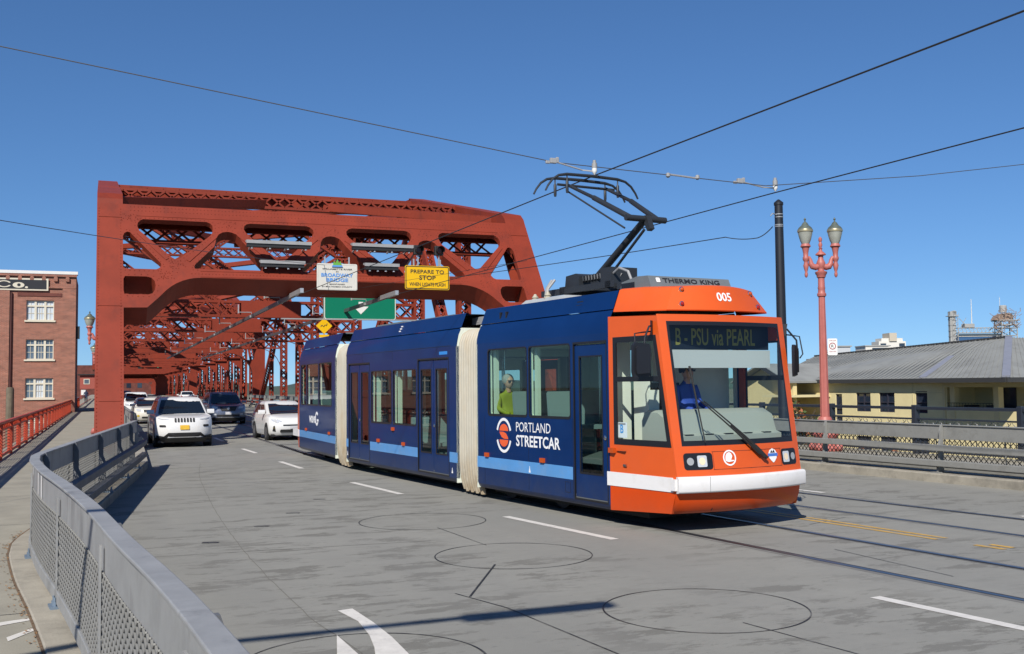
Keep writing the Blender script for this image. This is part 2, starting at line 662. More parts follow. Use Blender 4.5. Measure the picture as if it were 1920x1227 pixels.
# dirt collecting along the kerb seam
m = MB()
strip(m, offset_path(B_PATH, -0.262), 0.022, 0.156)
m.build('dirt_seam', mat('dry_leaf_dirt', (0.13, 0.085, 0.05), 0.95, var=0.5, vscale=30), walkl, fix=False)
mm = MB()
for q in range(260):
    p = random.choice([w for w in B_PATH if 4 < w.y < 15])
    x, y = p.x - 0.27 - abs(random.gauss(0, 0.045)), p.y + random.uniform(-0.2, 0.2)
    a, l = random.uniform(0, PI), random.uniform(0.008, 0.022)
    c, s_ = math.cos(a) * l, math.sin(a) * l
    mm.poly([(x - c, y - s_, 0.157), (x + s_ * 0.5, y - c * 0.5, 0.163), (x + c, y + s_, 0.158), (x - s_ * 0.5, y + c * 0.5, 0.16)])
mm.build('leaf_litter', mat('fallen_leaf_litter', (0.22, 0.12, 0.05), 0.9, var=0.4, vscale=20), walkl, fix=False, kind='stuff')
m = MB()   # scuffed white survey paint on the near sidewalk
m.poly([(-0.71, 9.30, 0.154), (-0.33, 9.43, 0.154), (-0.33, 9.37, 0.154), (-0.71, 9.16, 0.154)])
m.poly([(-0.62, 8.72, 0.154), (-0.39, 9.08, 0.154), (-0.36, 9.02, 0.154), (-0.6, 8.58, 0.154)])
m.build('paint_mark', M_MARKW, walkl, fix=False)

kerb = sweep(MB(), B_PATH, -0.25, 0.3, -0.02, 0.165).build('kerb', M_KERB, bevel=0.015)
tag(kerb, kind='structure')
m = MB()
sweep(m, [Vector((0.86 + min(1, (y - 27.6) / 8) * 0.2, y)) for y in (27.6, 29, 31, 33, 36, 60, 120, 345)], -0.25, 0.3, -0.02, 0.165)
tag(m.build('kerb', M_KERB), kind='structure')
m = MB()
KR = [Vector((kx(y), y)) for y in (-10, -4, 2, 8, 14, 19.7, 24, 27, 30, 34, 60, 120, 345)]
sweep(m, KR, 0, 0.75, -0.02, 0.17)
tag(m.build('kerb', M_KERB, bevel=0.02), kind='structure')
m = MB()
a, b = offset_path(KR, 0.7), offset_path(KR, 3.75)
m.grid([[(p.x, p.y, 0.15), (q.x, q.y, 0.15)] for p, q in zip(a, b)])
a2 = offset_path(KR, 3.9)
sweep(m, KR, 3.7, 3.95, -1.2, 0.2)
tag(m.build('sidewalk', M_WALK, fix=False), kind='structure')

# rails set flush in the roadway
for T in (T1, T2):
    for off in (-0.7175, 0.7175):
        m = MB()
        strip(m, track_pts(T, off, -7, 330), 0.2, 0.0025)
        m.build('rail_bed', mat('oily_rail_bed_concrete', (0.16, 0.155, 0.145), 0.7, var=0.25, vscale=3) if 'oily_rail_bed_concrete' not in MATS else MATS['oily_rail_bed_concrete'], road, fix=False)
        m = MB()
        strip(m, track_pts(T, off + (0.05 if off < 0 else -0.05), -7, 330), 0.045, 0.005)
        m.build('rail_groove', M_GROOVE, road, fix=False)
        m = MB()
        strip(m, track_pts(T, off, -7, 330), 0.062, 0.008)
        m.build('rail', M_STEEL, road, fix=False)


def dash(p, q, w, material=M_MARKW, name='lane_marking', z=0.004):
    m = MB()
    strip(m, [Vector(p), Vector(q)], w, z)
    return m.build(name, material, road, fix=False)


for p, q in [((4.36, 34.75), (4.45, 32.29)), ((4.53, 28.28), (4.63, 25.63)), ((4.91, 21.44), (5.2, 18.7)), ((5.75, 14.81), (6.17, 12.03)), ((6.69, 7.82), (7.1, 5.1)), ((4.3, 43), (4.32, 40)), ((4.3, 52), (4.3, 49)), ((4.3, 61), (4.3, 58)), ((4.3, 70), (4.3, 67)), ((11.75, 18.0), (12.1, 15.4)), ((12.55, 11.5), (12.9, 8.5)), ((11.5, 27), (11.5, 24)), ((11.6, 36), (11.55, 33))]:
    dash(p, q, 0.13)
mid = [(y, (lerp_path(T1, y) + lerp_path(T2, y)) / 2) for y in (10.3, 12, 14, 16, 20, 25, 30, 36, 60, 200)]
for off in (-0.09, 0.09):
    m = MB()
    strip(m, offset_path([Vector((x - 0.02, y)) for y, x in mid], off), 0.08, 0.0042)
    m.build('lane_marking', M_MARKY, road, fix=False)
for p, q in [((9.87, 9.75), (9.93, 9.35)), ((10.06, 9.7), (10.1, 9.4))]:
    dash(p, q, 0.09, M_MARKY)
m = MB()
m.poly([(x, y, 0.004) for x, y in [(2.0, 9.31), (2.14, 9.34), (2.18, 8.73), (2.19, 8.17), (2.17, 7.64), (2.14, 7.25), (2.08, 6.85), (1.78, 6.97), (1.88, 7.44), (1.98, 7.9), (2.04, 8.3), (2.07, 8.82)]])
m.poly([(x, y, 0.004) for x, y in [(1.8, 8.41), (1.82, 7.76), (1.83, 7.39), (1.81, 6.96), (1.52, 7.09)]])
m.build('arrow_marking', M_MARKW, road, fix=False)

for cx, cy, rr in [(4.46, 14.87, 0.93), (4.54, 11.45, 0.92), (5.0, 8.03, 0.9), (1.8, 7.5, 0.9)]:
    m = MB()
    n = 72
    rows = []
    for k in range(n + 1):
        a = 2 * PI * k / n
        w = 0.006 + 0.004 * math.sin(3 * a + cx) ** 2
        rows.append([(cx + (rr + s * w) * math.cos(a), cy + (rr + s * w) * math.sin(a), 0.0035) for s in (-1, 1)])
    m.grid(rows)
    m.build('detector_loop_cut', M_SEAL, road, fix=False)
for pts, w in [([(4.44, 14.09), (4.51, 12.29)], 0.013), ([(4.12, 10.95), (3.28, 9.4)], 0.022), ([(3.2, 9.6), (3.42, 8.8), (3.59, 6.97), (3.7, 5.8)], 0.016), ([(5.0, 7.45), (5.18, 6.3), (5.3, 5.5)], 0.014), ([(9.25, 12.1), (10.2, 12.5)], 0.012), ([(8.15, 10.2), (8.1, 8.3)], 0.012)]:
    m = MB()
    strip(m, [Vector(p) for p in pts], w, 0.0034)
    m.build('sealed_saw_cut', M_SEAL, road, fix=False)
crack = []
for p in smooth_path([(2.5, 28.58), (2.12, 24.35), (1.81, 18.26), (1.69, 14.29), (1.67, 12.06), (1.7, 10.11), (1.73, 8.99), (1.8, 8.41), (1.88, 7.4)], 0.25):
    crack.append(Vector((p.x + random.gauss(0, 0.004), p.y)))
m = MB()
strip(m, crack, 0.009, 0.003)
m.build('slab_joint', mat('grey_slab_joint', (0.13, 0.125, 0.11), 0.9, var=0.3, vscale=20), road, fix=False)
for x, y in [(1.36, 14.04), (2.2, 15.36), (2.88, 16.72), (3.66, 18.54)]:
    m = MB()
    a = R(-18 + random.uniform(-4, 4))
    c, s = math.cos(a), math.sin(a)
    w, h = 0.105, 0.052
    m.poly([(x + c * u * w - s * v * h, y + s * u * w + c * v * h, 0.0038) for u, v in [(-1, -1), (-0.3, -1.1), (0.4, -0.9), (1, -1), (1.05, 0.6), (0.5, 1), (-1, 0.9)]])
    m.build('tar_patch', M_SEAL, road, fix=False)
for y, x0, x1 in [(28.3, 1.2, 14), (20.3, 0.3, 5.5), (13.2, -0.2, 4.0), (36.0, 1.3, 14.2), (48, 1.3, 14.2), (60, 1.3, 14.2)]:
    m = MB()
    strip(m, [Vector((x0, y + 0.03 * x0)), Vector((x1, y - 0.06 * x1))], 0.012, 0.003)
    m.build('slab_joint', MATS['grey_slab_joint'], road, fix=False)

# ------------------------------------------------------------------ the red through-truss bridge
XL, XR = 0.31, 16.01
bridge = empty('truss_bridge', (8.16, 34, 0), 0, 'red riveted steel through-truss bridge with sloping portal carrying the road', 'bridge')
bridge.location = (0, 0, 0)
Y0, TH = 34.0, R(56)
SL = Vector((0, math.cos(TH), math.sin(TH)))      # up the sloping end posts
NB = Vector((0, -math.sin(TH), math.cos(TH)))     # out of the portal, towards traffic
XC = 8.16


def rect_(x0, z0, x1, z1):
    return [(x0, z0), (x1, z0), (x1, z1), (x0, z1)]


def mir(pts):
    return [(2 * XC - x, t) for x, t in reversed(pts)]


kneeL = [(0.75, 5.66), (1.5, 5.68), (1.89, 6.14), (2.12, 6.44), (2.3, 6.63), (2.49, 6.78), (2.7, 6.9), (2.9, 6.98), (3.1, 7.03), (3.35, 7.05)]
outer = [(-0.12, 0.0), (0.74, 0.0)] + kneeL + mir(kneeL) + [(2 * XC - 0.74, 0.0), (2 * XC + 0.12, 0.0), (2 * XC + 0.12, 10.42), (-0.12, 10.42)]
T1h = [(0.74, 8.88), (0.79, 9.02), (0.88, 9.09), (0.98, 9.06), (1.11, 8.87), (1.98, 7.66), (2.0, 7.56), (1.92, 7.43), (1.82, 7.38), (0.84, 7.38), (0.75, 7.43), (0.74, 7.55)]
S1h = [(1.22, 9.37), (1.24, 9.52), (1.3, 9.64), (1.42, 9.72), (3.62, 9.72), (3.75, 9.65), (3.82, 9.54), (3.83, 9.4), (3.8, 9.2), (3.72, 9.05), (2.74, 8.03), (2.64, 7.91), (2.55, 7.87), (2.46, 7.88), (2.36, 7.95), (1.29, 9.16)]
A1h = [(3.12, 7.46), (3.1, 7.56), (3.14, 7.66), (3.83, 8.52), (3.88, 8.7), (3.93, 8.95), (4.02, 9.13), (4.16, 9.24), (4.34, 9.28), (4.5, 9.25), (4.66, 9.16), (4.78, 8.97), (4.86, 8.8), (5.48, 7.85), (5.52, 7.6), (5.47, 7.46)]
S2h = [(4.94, 9.44), (4.97, 9.6), (5.06, 9.7), (5.2, 9.74), (7.28, 9.74), (7.42, 9.68), (7.52, 9.56), (7.53, 9.4), (7.45, 9.24), (6.42, 8.08), (6.3, 7.97), (6.15, 7.92), (6.02, 7.96), (5.92, 8.06), (5.0, 9.28)]
A2h = [(x + XC - 4.34, t) for x, t in A1h]
OV = [(0.75, 6.92), (0.8, 7.04), (1.5, 7.04), (1.66, 6.99), (1.76, 6.85), (1.79, 6.65), (1.76, 6.45), (1.68, 6.3), (1.53, 6.24), (0.78, 6.24), (0.75, 6.4)]
holes = [T1h, S1h, A1h, S2h, A2h, OV] + [mir(h) for h in (T1h, S1h, A1h, S2h, OV)]
MP = frame((0, Y0, 0), (1, 0, 0), SL)           # plane z axis = out of the portal
plate('portal_frame', outer, holes, 0.06, M_RED, bridge, MP)
legs_back = [(-0.12, 0.0), (0.74, 0.0)] + kneeL + mir(kneeL) + [(2 * XC - 0.74, 0.0), (2 * XC + 0.12, 0.0), (2 * XC + 0.12, 10.42), (2 * XC - 0.74, 10.42), (2 * XC - 0.74, 7.5), (0.74, 7.5), (0.74, 10.42), (-0.12, 10.42)]
plate('portal_back_plate', legs_back, [OV, mir(OV)], 0.06, M_RED, bridge, MP @ Matrix.Translation((0, 0, -0.9)))
plate('portal_back_flange', rect_(0.74, 10.1, 2 * XC - 0.74, 10.42), [], 0.06, M_RED, bridge, MP @ Matrix.Translation((0, 0, -0.9)))


def rim(pts, z0, z1, mb):
    n = len(pts)
    for i in range(n):
        a, b = pts[i], pts[(i + 1) % n]
        mb.poly([MP @ V(a[0], a[1], z0), MP @ V(b[0], b[1], z0), MP @ V(b[0], b[1], z1), MP @ V(a[0], a[1], z1)])


m = MB()
rim(outer, -0.03, -0.87, m)
for h in holes:
    rim(h, -0.03, -0.87 if h in (OV,) or h == mir(OV) else -0.42 if h in (A1h, A2h, mir(A1h)) else -0.2, m)
m.build('portal_web', M_RED, bridge, fix=False)
# raised cover plates and seams on the portal face
for x0, x1, t0, t1 in [(-0.06, 0.7, 5.72, 5.75), (-0.06, 0.7, 9.75, 9.78), (15.62, 16.38, 5.72, 5.75), (15.62, 16.38, 9.75, 9.78), (0.0, 0.64, 1.9, 1.93)]:
    MB().prism([MP @ V(x0, t0, 0.03), MP @ V(x1, t0, 0.03), MP @ V(x1, t1, 0.03), MP @ V(x0, t1, 0.03)], NB * 0.018).build('splice_plate', M_RED, bridge)
for x0, x1, t0, t1 in [(1.2, 15.1, 9.86, 10.05), (3.3, 13.0, 7.08, 7.14), (3.3, 13.0, 7.34, 7.39)]:
    MB().prism([MP @ V(x0, t0, 0.03), MP @ V(x1, t0, 0.03), MP @ V(x1, t1, 0.03), MP @ V(x0, t1, 0.03)], NB * 0.014).build('cover_plate', M_RED, bridge)
for hx in (3.0, 4.95, 6.7, 8.65, 10.55, 12.4):   # flange bars along the portal diagonals
    pass
for k, (ax, at, bx, bt) in enumerate([(1.25, 9.05, 2.2, 7.85), (3.9, 9.0, 2.9, 7.8), (4.75, 9.1, 5.85, 7.9), (7.6, 9.1, 6.5, 7.95)]):
    for sx in (0, 1):
        A = MP @ V(2 * XC - ax if sx else ax, at, 0.04)
        B = MP @ V(2 * XC - bx if sx else bx, bt, 0.04)
        MB().bar(A, B, 0.13, 0.03, NB).build('flange_angle', M_RED, bridge)

# rivets: rows along post edges, seams and round the openings (small domes)
rv = MB()


def rivet(x, t, z=0.03):
    c = MP @ V(x, t, z)
    a, b = Vector((1, 0, 0)) * 0.03, SL * 0.03
    rv.add([c + a, c + b, c - a, c - b, c + NB * 0.022], [(0, 1, 4), (1, 2, 4), (2, 3, 4), (3, 0, 4)])


for x in (-0.06, 0.66, 15.66, 16.38):
    for k in range(74):
        rivet(x, 0.3 + k * 0.135)
for k in range(112):
    rivet(1.0 + k * 0.128, 10.3)
    rivet(1.0 + k * 0.128, 10.12)
for k in range(88):
    rivet(3.0 + k * 0.118, 7.22)
for h in holes:
    n = len(h)
    for i in range(n):
        a, b = Vector(h[i]), Vector(h[(i + 1) % n])
        c = Vector((sum(p[0] for p in h) / n, sum(p[1] for p in h) / n))
        q = max(1, int((b - a).length / 0.14))
        for k in range(q):
            p = a.lerp(b, k / q)
            d = (p - c).normalized() * 0.09
            if 0.78 < p.x + d.x < 15.54:
                rivet(p.x + d.x, p.y + d.y)
for cx, ct in [(2.5, 7.6), (6.15, 7.7), (10.17, 7.7), (13.8, 7.6), (2.2, 7.1), (14.1, 7.1), (4.34, 9.6), (8.16, 9.55), (11.98, 9.6), (1.0, 9.75), (15.3, 9.75)]:
    for k in range(26):
        rivet(cx + random.uniform(-0.32, 0.32), ct + random.uniform(-0.16, 0.2))
rv.build('rivet', M_RED, bridge, kind='stuff', fix=False)


def lattice(name, p0, p1, w, d, upv=(0, 0, 1), flange=0.12, lace=0.07, pitch=1.0, plate_mid=0.0, parent=bridge, faces=2):
    """built-up riveted member: two channel flanges with X lacing on its faces. w across the lacing, d deep"""
    p0, p1 = Vector(p0), Vector(p1)
    D = p1 - p0
    L = D.length
    t = D / L
    side = t.cross(Vector(upv))
    if side.length < 1e-4:
        side = t.cross(Vector((0, 1, 0)))
    side.normalize()
    u = side.cross(t).normalized()          # w runs along u, d along side
    mb = MB()
    for s in (-1, 1):
        c = u * (s * (w / 2 - flange / 4))
        mb.bar(p0 + c, p1 + c, d, flange / 2, u)
        for q in (-1, 1):
            c2 = u * (s * (w / 2 - flange / 2)) + side * (q * d / 2)
            mb.bar(p0 + c2, p1 + c2, 0.016, flange, u)
    n = max(2, int(round(L / (w * pitch))))
    zone = 0.0
    for q in ((-1, 1) if faces == 2 else (1,)):
        off = side * (q * (d / 2 + 0.004))
        for k in range(n):
            a, b = k / n, (k + 1) / n
            if plate_mid and abs((a + b) / 2 - 0.5) < plate_mid / 2:
                continue
            for s in (-1, 1):
                mb.bar(p0 + D * a + u * (s * (w / 2 - flange * 0.6)) + off, p0 + D * b - u * (s * (w / 2 - flange * 0.6)) + off * 1.0, 0.014, lace, u)
        if plate_mid:
            mb.bar(p0 + D * (0.5 - plate_mid / 2) + off, p0 + D * (0.5 + plate_mid / 2) + off, 0.016, w * 0.96, u)
    return mb.build(name, M_RED, parent, fix=False)


def topz(y):
    return lerp_path([(39.7, 8.75), (54, 12.0), (68.5, 12.9), (83, 12.9), (98, 12.0), (107, 9.6), (113, 8.2)], y)


def chord(xc, pts, w=0.86, h=0.7):
    for (ya, za), (yb, zb) in zip(pts[:-1], pts[1:]):
        A, B = Vector((xc, ya, za)), Vector((xc, yb, zb))
        t = (B - A).normalized()
        n = Vector((0, -t.z, t.y))
        mb = MB()
        mb.bar(A + n * (h / 2), B + n * (h / 2), w, 0.05, n)
        for s in (-1, 1):
            mb.bar(A + Vector((s * (w / 2 - 0.06), 0, 0)), B + Vector((s * (w / 2 - 0.06), 0, 0)), 0.05, h, n)
        k = max(2, int((B - A).length / 0.7))
        for i in range(k):
            for s in (-1, 1):
                mb.bar(A.lerp(B, i / k) - n * (h / 2) + Vector((s * 0.32, 0, 0)), A.lerp(B, (i + 1) / k) - n * (h / 2) + Vector((-s * 0.32, 0, 0)), 0.07, 0.014, n)
        mb.build('top_chord', M_RED, bridge, fix=False)


FR = [54.0, 68.5, 83.0, 98.0]
for xc in (XL, XR):
    chord(xc, [(y, topz(y) - 0.3) for y in FR] + [(112.6, 8.3)])
    MB().prism([(xc - 0.43, 38.8, 6.95), (xc - 0.43, 39.93, 8.86), (xc - 0.43, 40.25, 9.1), (xc - 0.43, 54.2, 12.16), (xc - 0.43, 54.2, 11.35), (xc - 0.43, 40.6, 7.95)], (0.86, 0, 0)).build('end_chord', M_RED, bridge)
    # bottom chord and deck girder beside the roadway
    MB().box(xc - 0.32, xc + 0.32, 34, 113, -1.0, 0.32).build('bottom_chord', M_RED, bridge)
# end-post webs behind the portal legs are part of the portal plates; verticals, hangers and diagonals:
for xc in (XL, XR):
    for y in FR + [46.5]:
        zt = topz(y) - 0.6
        lattice('lattice_column', (xc, y, 0.1), (xc, y, zt), 0.62, 0.5, (1, 0, 0), 0.14, 0.075, 0.8)
    for y in (61.2, 75.7, 90.5, 105.5):
        lattice('lattice_hanger', (xc, y, 0.1), (xc, y, topz(y) * 0.55), 0.42, 0.4, (1, 0, 0), 0.12, 0.06, 0.9)
    for (ya, za, yb, zb) in [(46.5, 0.6, 54, 11.4), (54, 11.4, 61.2, 6.2), (61.2, 6.2, 68.5, 0.6), (68.5, 12.2, 75.7, 6.4), (75.7, 6.4, 83, 0.6), (83, 0.6, 90.5, 6.4), (90.5, 6.4, 98, 11.4), (98, 11.4, 105.5, 5.0), (105.5, 5.0, 113, 0.6)]:
        lattice('truss_diagonal', (xc, ya, za), (xc, yb, zb), 0.5, 0.45, (1, 0, 0), 0.13, 0.065, 0.95)
    for y in (54, 83, 98, 68.5):
        mb = MB()
        z = topz(y) - 0.5
        for s in (-0.3, 0.3):
            mb.prism([(xc + s, y - 1.5, z + 0.25), (xc + s, y + 1.5, z + 0.25), (xc + s, y + 0.8, z - 1.3), (xc + s, y - 0.8, z - 1.3)], (0.02, 0, 0))
        mb.build('gusset_plate', M_RED, bridge)

# cross frames
for i, y in enumerate(FR):
    zt = topz(y)
    lattice('top_strut', (XL + 0.3, y, zt - 0.45), (XR - 0.3, y, zt - 0.45), 0.75, 0.5, (0, 1, 0) if False else (0, 0, 1), 0.12, 0.075, 1.0, 0.0)
    lattice('sway_strut', (XL + 0.3, y, 5.95), (XR - 0.3, y, 5.95), 0.85, 0.5, (0, 0, 1), 0.13, 0.085, 0.85, 0.2)
    lattice('sway_diagonal', (XL + 0.4, y, 6.4), (XC, y, zt - 0.9), 0.42, 0.35, (0, 0, 1), 0.11, 0.06, 1.0)
    lattice('sway_diagonal', (XR - 0.4, y, 6.4), (XC, y, zt - 0.9), 0.42, 0.35, (0, 0, 1), 0.11, 0.06, 1.0)
    lattice('sway_diagonal', (XL + 0.4, y, zt - 0.9), (XC, y, 6.4), 0.42, 0.35, (0, 0, 1), 0.11, 0.06, 1.0)
    lattice('sway_diagonal', (XR - 0.4, y, zt - 0.9), (XC, y, 6.4), 0.42, 0.35, (0, 0, 1), 0.11, 0.06, 1.0)
    for s in (-1, 1):
        xa = XL + 0.3 if s < 0 else XR - 0.3
        kb = [(xa, 3.6)] + [(xa - s * (2.3 - 2.3 * math.cos(R(a))), 3.6 + 2.0 * math.sin(R(a))) for a in range(10, 91, 10)] + [(xa, 5.6)]
        hole = [(xa - s * 0.35, 5.0)] + [(xa - s * (0.35 + 0.5 * q), 5.25 - 0.02 * q) for q in (0.2, 1.0)] + [(xa - s * 0.4, 4.6)]
        arc_ = [(xa - s * (2.3 - 2.3 * math.cos(R(a))), 3.6 + 2.0 * math.sin(R(a))) for a in range(0, 91, 10)]
        inn = [(xa - s * (0.12 + 2.0 - 2.0 * math.cos(R(a))) , 3.95 + 1.62 * math.sin(R(a))) for a in range(14, 91, 10)]
        plate('knee_bracket', arc_ + [(xa - s * 2.3, 5.75)] + list(reversed(inn)) + [(xa, 4.2)], [], 0.3, M_RED, bridge, frame((0, y, 0), (1, 0, 0), (0, 0, 1)))
# stringer between portal and first frame, laterals
PB = Vector((0, 39.7, 8.5))
for ya, za, yb, zb in [(41.4, 9.0, 54, 11.7)] + [(FR[i], topz(FR[i]) - 0.4, FR[i + 1], topz(FR[i + 1]) - 0.4) for i in range(3)] + [(98, 11.6, 112.5, 8.4)]:
    lattice('lateral_brace', (XL, ya, za), (XR, yb, zb), 0.42, 0.34, (1, 0, 0), 0.11, 0.06, 1.1)
    lattice('lateral_brace', (XR, ya, za), (XL, yb, zb), 0.42, 0.34, (1, 0, 0), 0.11, 0.06, 1.1)
lattice('lateral_strut', (XL, 46.5, 10.15), (XR, 46.5, 10.15), 0.6, 0.35, (0, 0, 1), 0.12, 0.075, 0.95)
for x0, x1 in ((1.3, 3.75), (5.0, 7.5), (8.82, 11.32), (12.57, 15.02)):   # X lacing across the backs of the long slots
    mb = MB()
    n = 4
    for k in range(n):
        xa, xb = x0 + (x1 - x0) * k / n, x0 + (x1 - x0) * (k + 1) / n
        for ta, tb in ((9.62, 10.3), (10.3, 9.62)):
            mb.bar(MP @ V(xa, ta, -0.98), MP @ V(xb, tb, -0.98), 0.09, 0.02, NB)
    mb.bar(MP @ V(x0 - 0.3, 9.55, -0.99), MP @ V(x1 + 0.3, 9.55, -0.99), 0.14, 0.1, NB)
    mb.build('slot_lacing', M_RED, bridge, fix=False)


# portals where the next spans begin, and the spans beyond with their frames
def inner_portal(y, leg, zb, zt, knee):
    pts_l = [(0, 0), (leg, 0), (leg, zb - knee)] + [(leg + knee - knee * math.cos(R(a)), zb - knee + knee * math.sin(R(a))) for a in range(10, 91, 10)]
    w = 2 * XC + 0.2
    pts = pts_l + [(w - x, z) for x, z in reversed(pts_l)] + [(w, zt), (0, zt)]
    ov = rrect(leg * 0.9, zb - knee * 0.28, leg + knee * 0.42, zb + 0.42, 0.25)
    hs = [ov, [(w - x, z) for x, z in ov]]
    n = 6
    for k in range(n):
        x0 = leg + knee * 0.7 + k * (w - 2 * leg - 1.4 * knee) / n
        x1 = x0 + (w - 2 * leg - 1.4 * knee) / n
        if zt - zb > 1.4:
            hs.append(rrect(x0 + 0.25, zb + 0.55, x1 - 0.25, zt - 0.5, 0.2))
    M0 = frame((-0.1, y, 0), (1, 0, 0), (0, 0, 1))
    plate('span_portal', pts, hs, 0.9, M_RED, bridge, M0)


inner_portal(113.0, 1.25, 5.6, 8.2, 2.6)
inner_portal(193.0, 1.5, 5.4, 8.6, 2.8)
SP = [(127, 11), (141, 14), (155, 15), (169, 14), (181, 11)]
for y, z in SP:
    lattice('sway_strut', (XL, y, 5.9), (XR, y, 5.9), 0.95, 0.6, (0, 0, 1), 0.16, 0.12, 1.0, 0.3, faces=1)
    lattice('top_strut', (XL, y, z), (XR, y, z), 0.95, 0.6, (0, 0, 1), 0.16, 0.12, 1.1, faces=1)
    lattice('sway_diagonal', (XL, y, 6.4), (XC, y, z - 0.4), 0.5, 0.4, (0, 0, 1), 0.14, 0.1, 1.2, faces=1)
    lattice('sway_diagonal', (XR, y, 6.4), (XC, y, z - 0.4), 0.5, 0.4, (0, 0, 1), 0.14, 0.1, 1.2, faces=1)
    for xc, s in ((XL, 1), (XR, -1)):
        lattice('lattice_column', (xc, y, 0.1), (xc, y, z), 0.8, 0.6, (1, 0, 0), 0.2, 0.1, 0.9, faces=1)
        plate('knee_bracket', [(xc, 3.4), (xc + s * 0.5, 4.3), (xc + s * 1.3, 5.0), (xc + s * 2.4, 5.5), (xc, 5.5)], [], 0.08, M_RED, bridge, frame((0, y, 0), (1, 0, 0), (0, 0, 1)))
ext = [(113, 8.2)] + SP + [(193, 8.6)]
for xc in (XL, XR):
    for (ya, za), (yb, zb) in zip(ext[:-1], ext[1:]):
        MB().bar((xc, ya, za), (xc, yb, zb), 0.8, 0.75, (0, 0, 1)).build('top_chord', M_RED, bridge)
        lattice('truss_diagonal', (xc, ya, 0.6), (xc, yb, zb), 0.6, 0.5, (1, 0, 0), 0.16, 0.1, 1.1, faces=1)
        lattice('lattice_hanger', (xc, (ya + yb) / 2, 0.1), (xc, (ya + yb) / 2, (za + zb) / 4), 0.5, 0.4, (1, 0, 0), 0.16, 0.1, 1.0, faces=1)
        lattice('lateral_brace', (XL if xc == XL else XR, ya, za), (XR if xc == XL else XL, yb, zb), 0.5, 0.4, (1, 0, 0), 0.14, 0.1, 1.4, faces=1)
    MB().box(xc - 0.4, xc + 0.4, 113, 193, -1.0, 0.5).build('bottom_chord', M_RED, bridge)
# last span seen as a dark opening far along the road
for y in (207, 221, 235, 249, 263):
    z = 11 if 210 < y < 260 else 9.5
    lattice('sway_strut', (XL, y, 5.9), (XR, y, 5.9), 1.1, 0.6, (0, 0, 1), 0.22, 0.16, 1.2, 0.3, faces=1)
    lattice('top_strut', (XL, y, z), (XR, y, z), 1.1, 0.6, (0, 0, 1), 0.22, 0.16, 1.2, faces=1)
    for xc, s in ((XL, 1), (XR, -1)):
        lattice('lattice_column', (xc, y, 0.1), (xc, y, z), 0.9, 0.6, (1, 0, 0), 0.25, 0.14, 1.0, faces=1)
        plate('knee_bracket', [(xc, 3.2), (xc + s * 0.6, 4.4), (xc + s * 1.4, 5.1), (xc + s * 2.6, 5.5), (xc, 5.5)], [], 0.08, M_RED, bridge, frame((0, y, 0), (1, 0, 0), (0, 0, 1)))
for xc in (XL, XR):
    MB().bar((xc, 193, 8.4), (xc, 221, 11), 0.8, 0.8).build('top_chord', M_RED, bridge)
    MB().bar((xc, 221, 11), (xc, 249, 11), 0.8, 0.8).build('top_chord', M_RED, bridge)
    MB().bar((xc, 249, 11), (xc, 277, 8.4), 0.8, 0.8).build('top_chord', M_RED, bridge)
    MB().box(xc - 0.4, xc + 0.4, 193, 300, -1.0, 0.5).build('bottom_chord', M_RED, bridge)
    for k in range(6):
        ya, yb = 193 + 14 * k, 207 + 14 * k
        lattice('truss_diagonal', (xc, ya, 0.6 if k % 2 else 9), (xc, yb, 9 if k % 2 else 0.6), 0.8, 0.5, (1, 0, 0), 0.22, 0.14, 1.2, faces=1)
inner_portal(277.0, 3.0, 5.2, 9.0, 2.4)
for y, zb in ((286, 4.9), (296, 4.6), (308, 4.2), (320, 3.9), (334, 3.6)):
    inner_portal(y, 1.6, zb, 7.5, 1.8)
MB().box(-3, 19.5, 34, 345, -1.9, -0.75).build('deck_girder', M_RED, bridge)
MB().box(-1.5, 18, 268, 300, 6.6, 10.5).build('added_shade_box', M_RED, bridge)  # solid box added above the far portal to cast it into shadow

# ------------------------------------------------------------------ crash barriers


def resample(path, step):
    out, acc = [path[0]], 0.0
    for a, b in zip(path[:-1], path[1:]):
        l = (b - a).length
        while acc + l >= step:
            f = (step - acc) / l
            a = a.lerp(b, f)
            out.append(a.copy())
            l = (b - a).length
            acc = 0.0
        acc += l
    return out


M_GALV3 = mat('shade_toned_crash_rail', (0.12, 0.125, 0.135), 0.65, 0.05, var=0.18, vscale=3)  # galvanised steel with the shade of the road side painted in


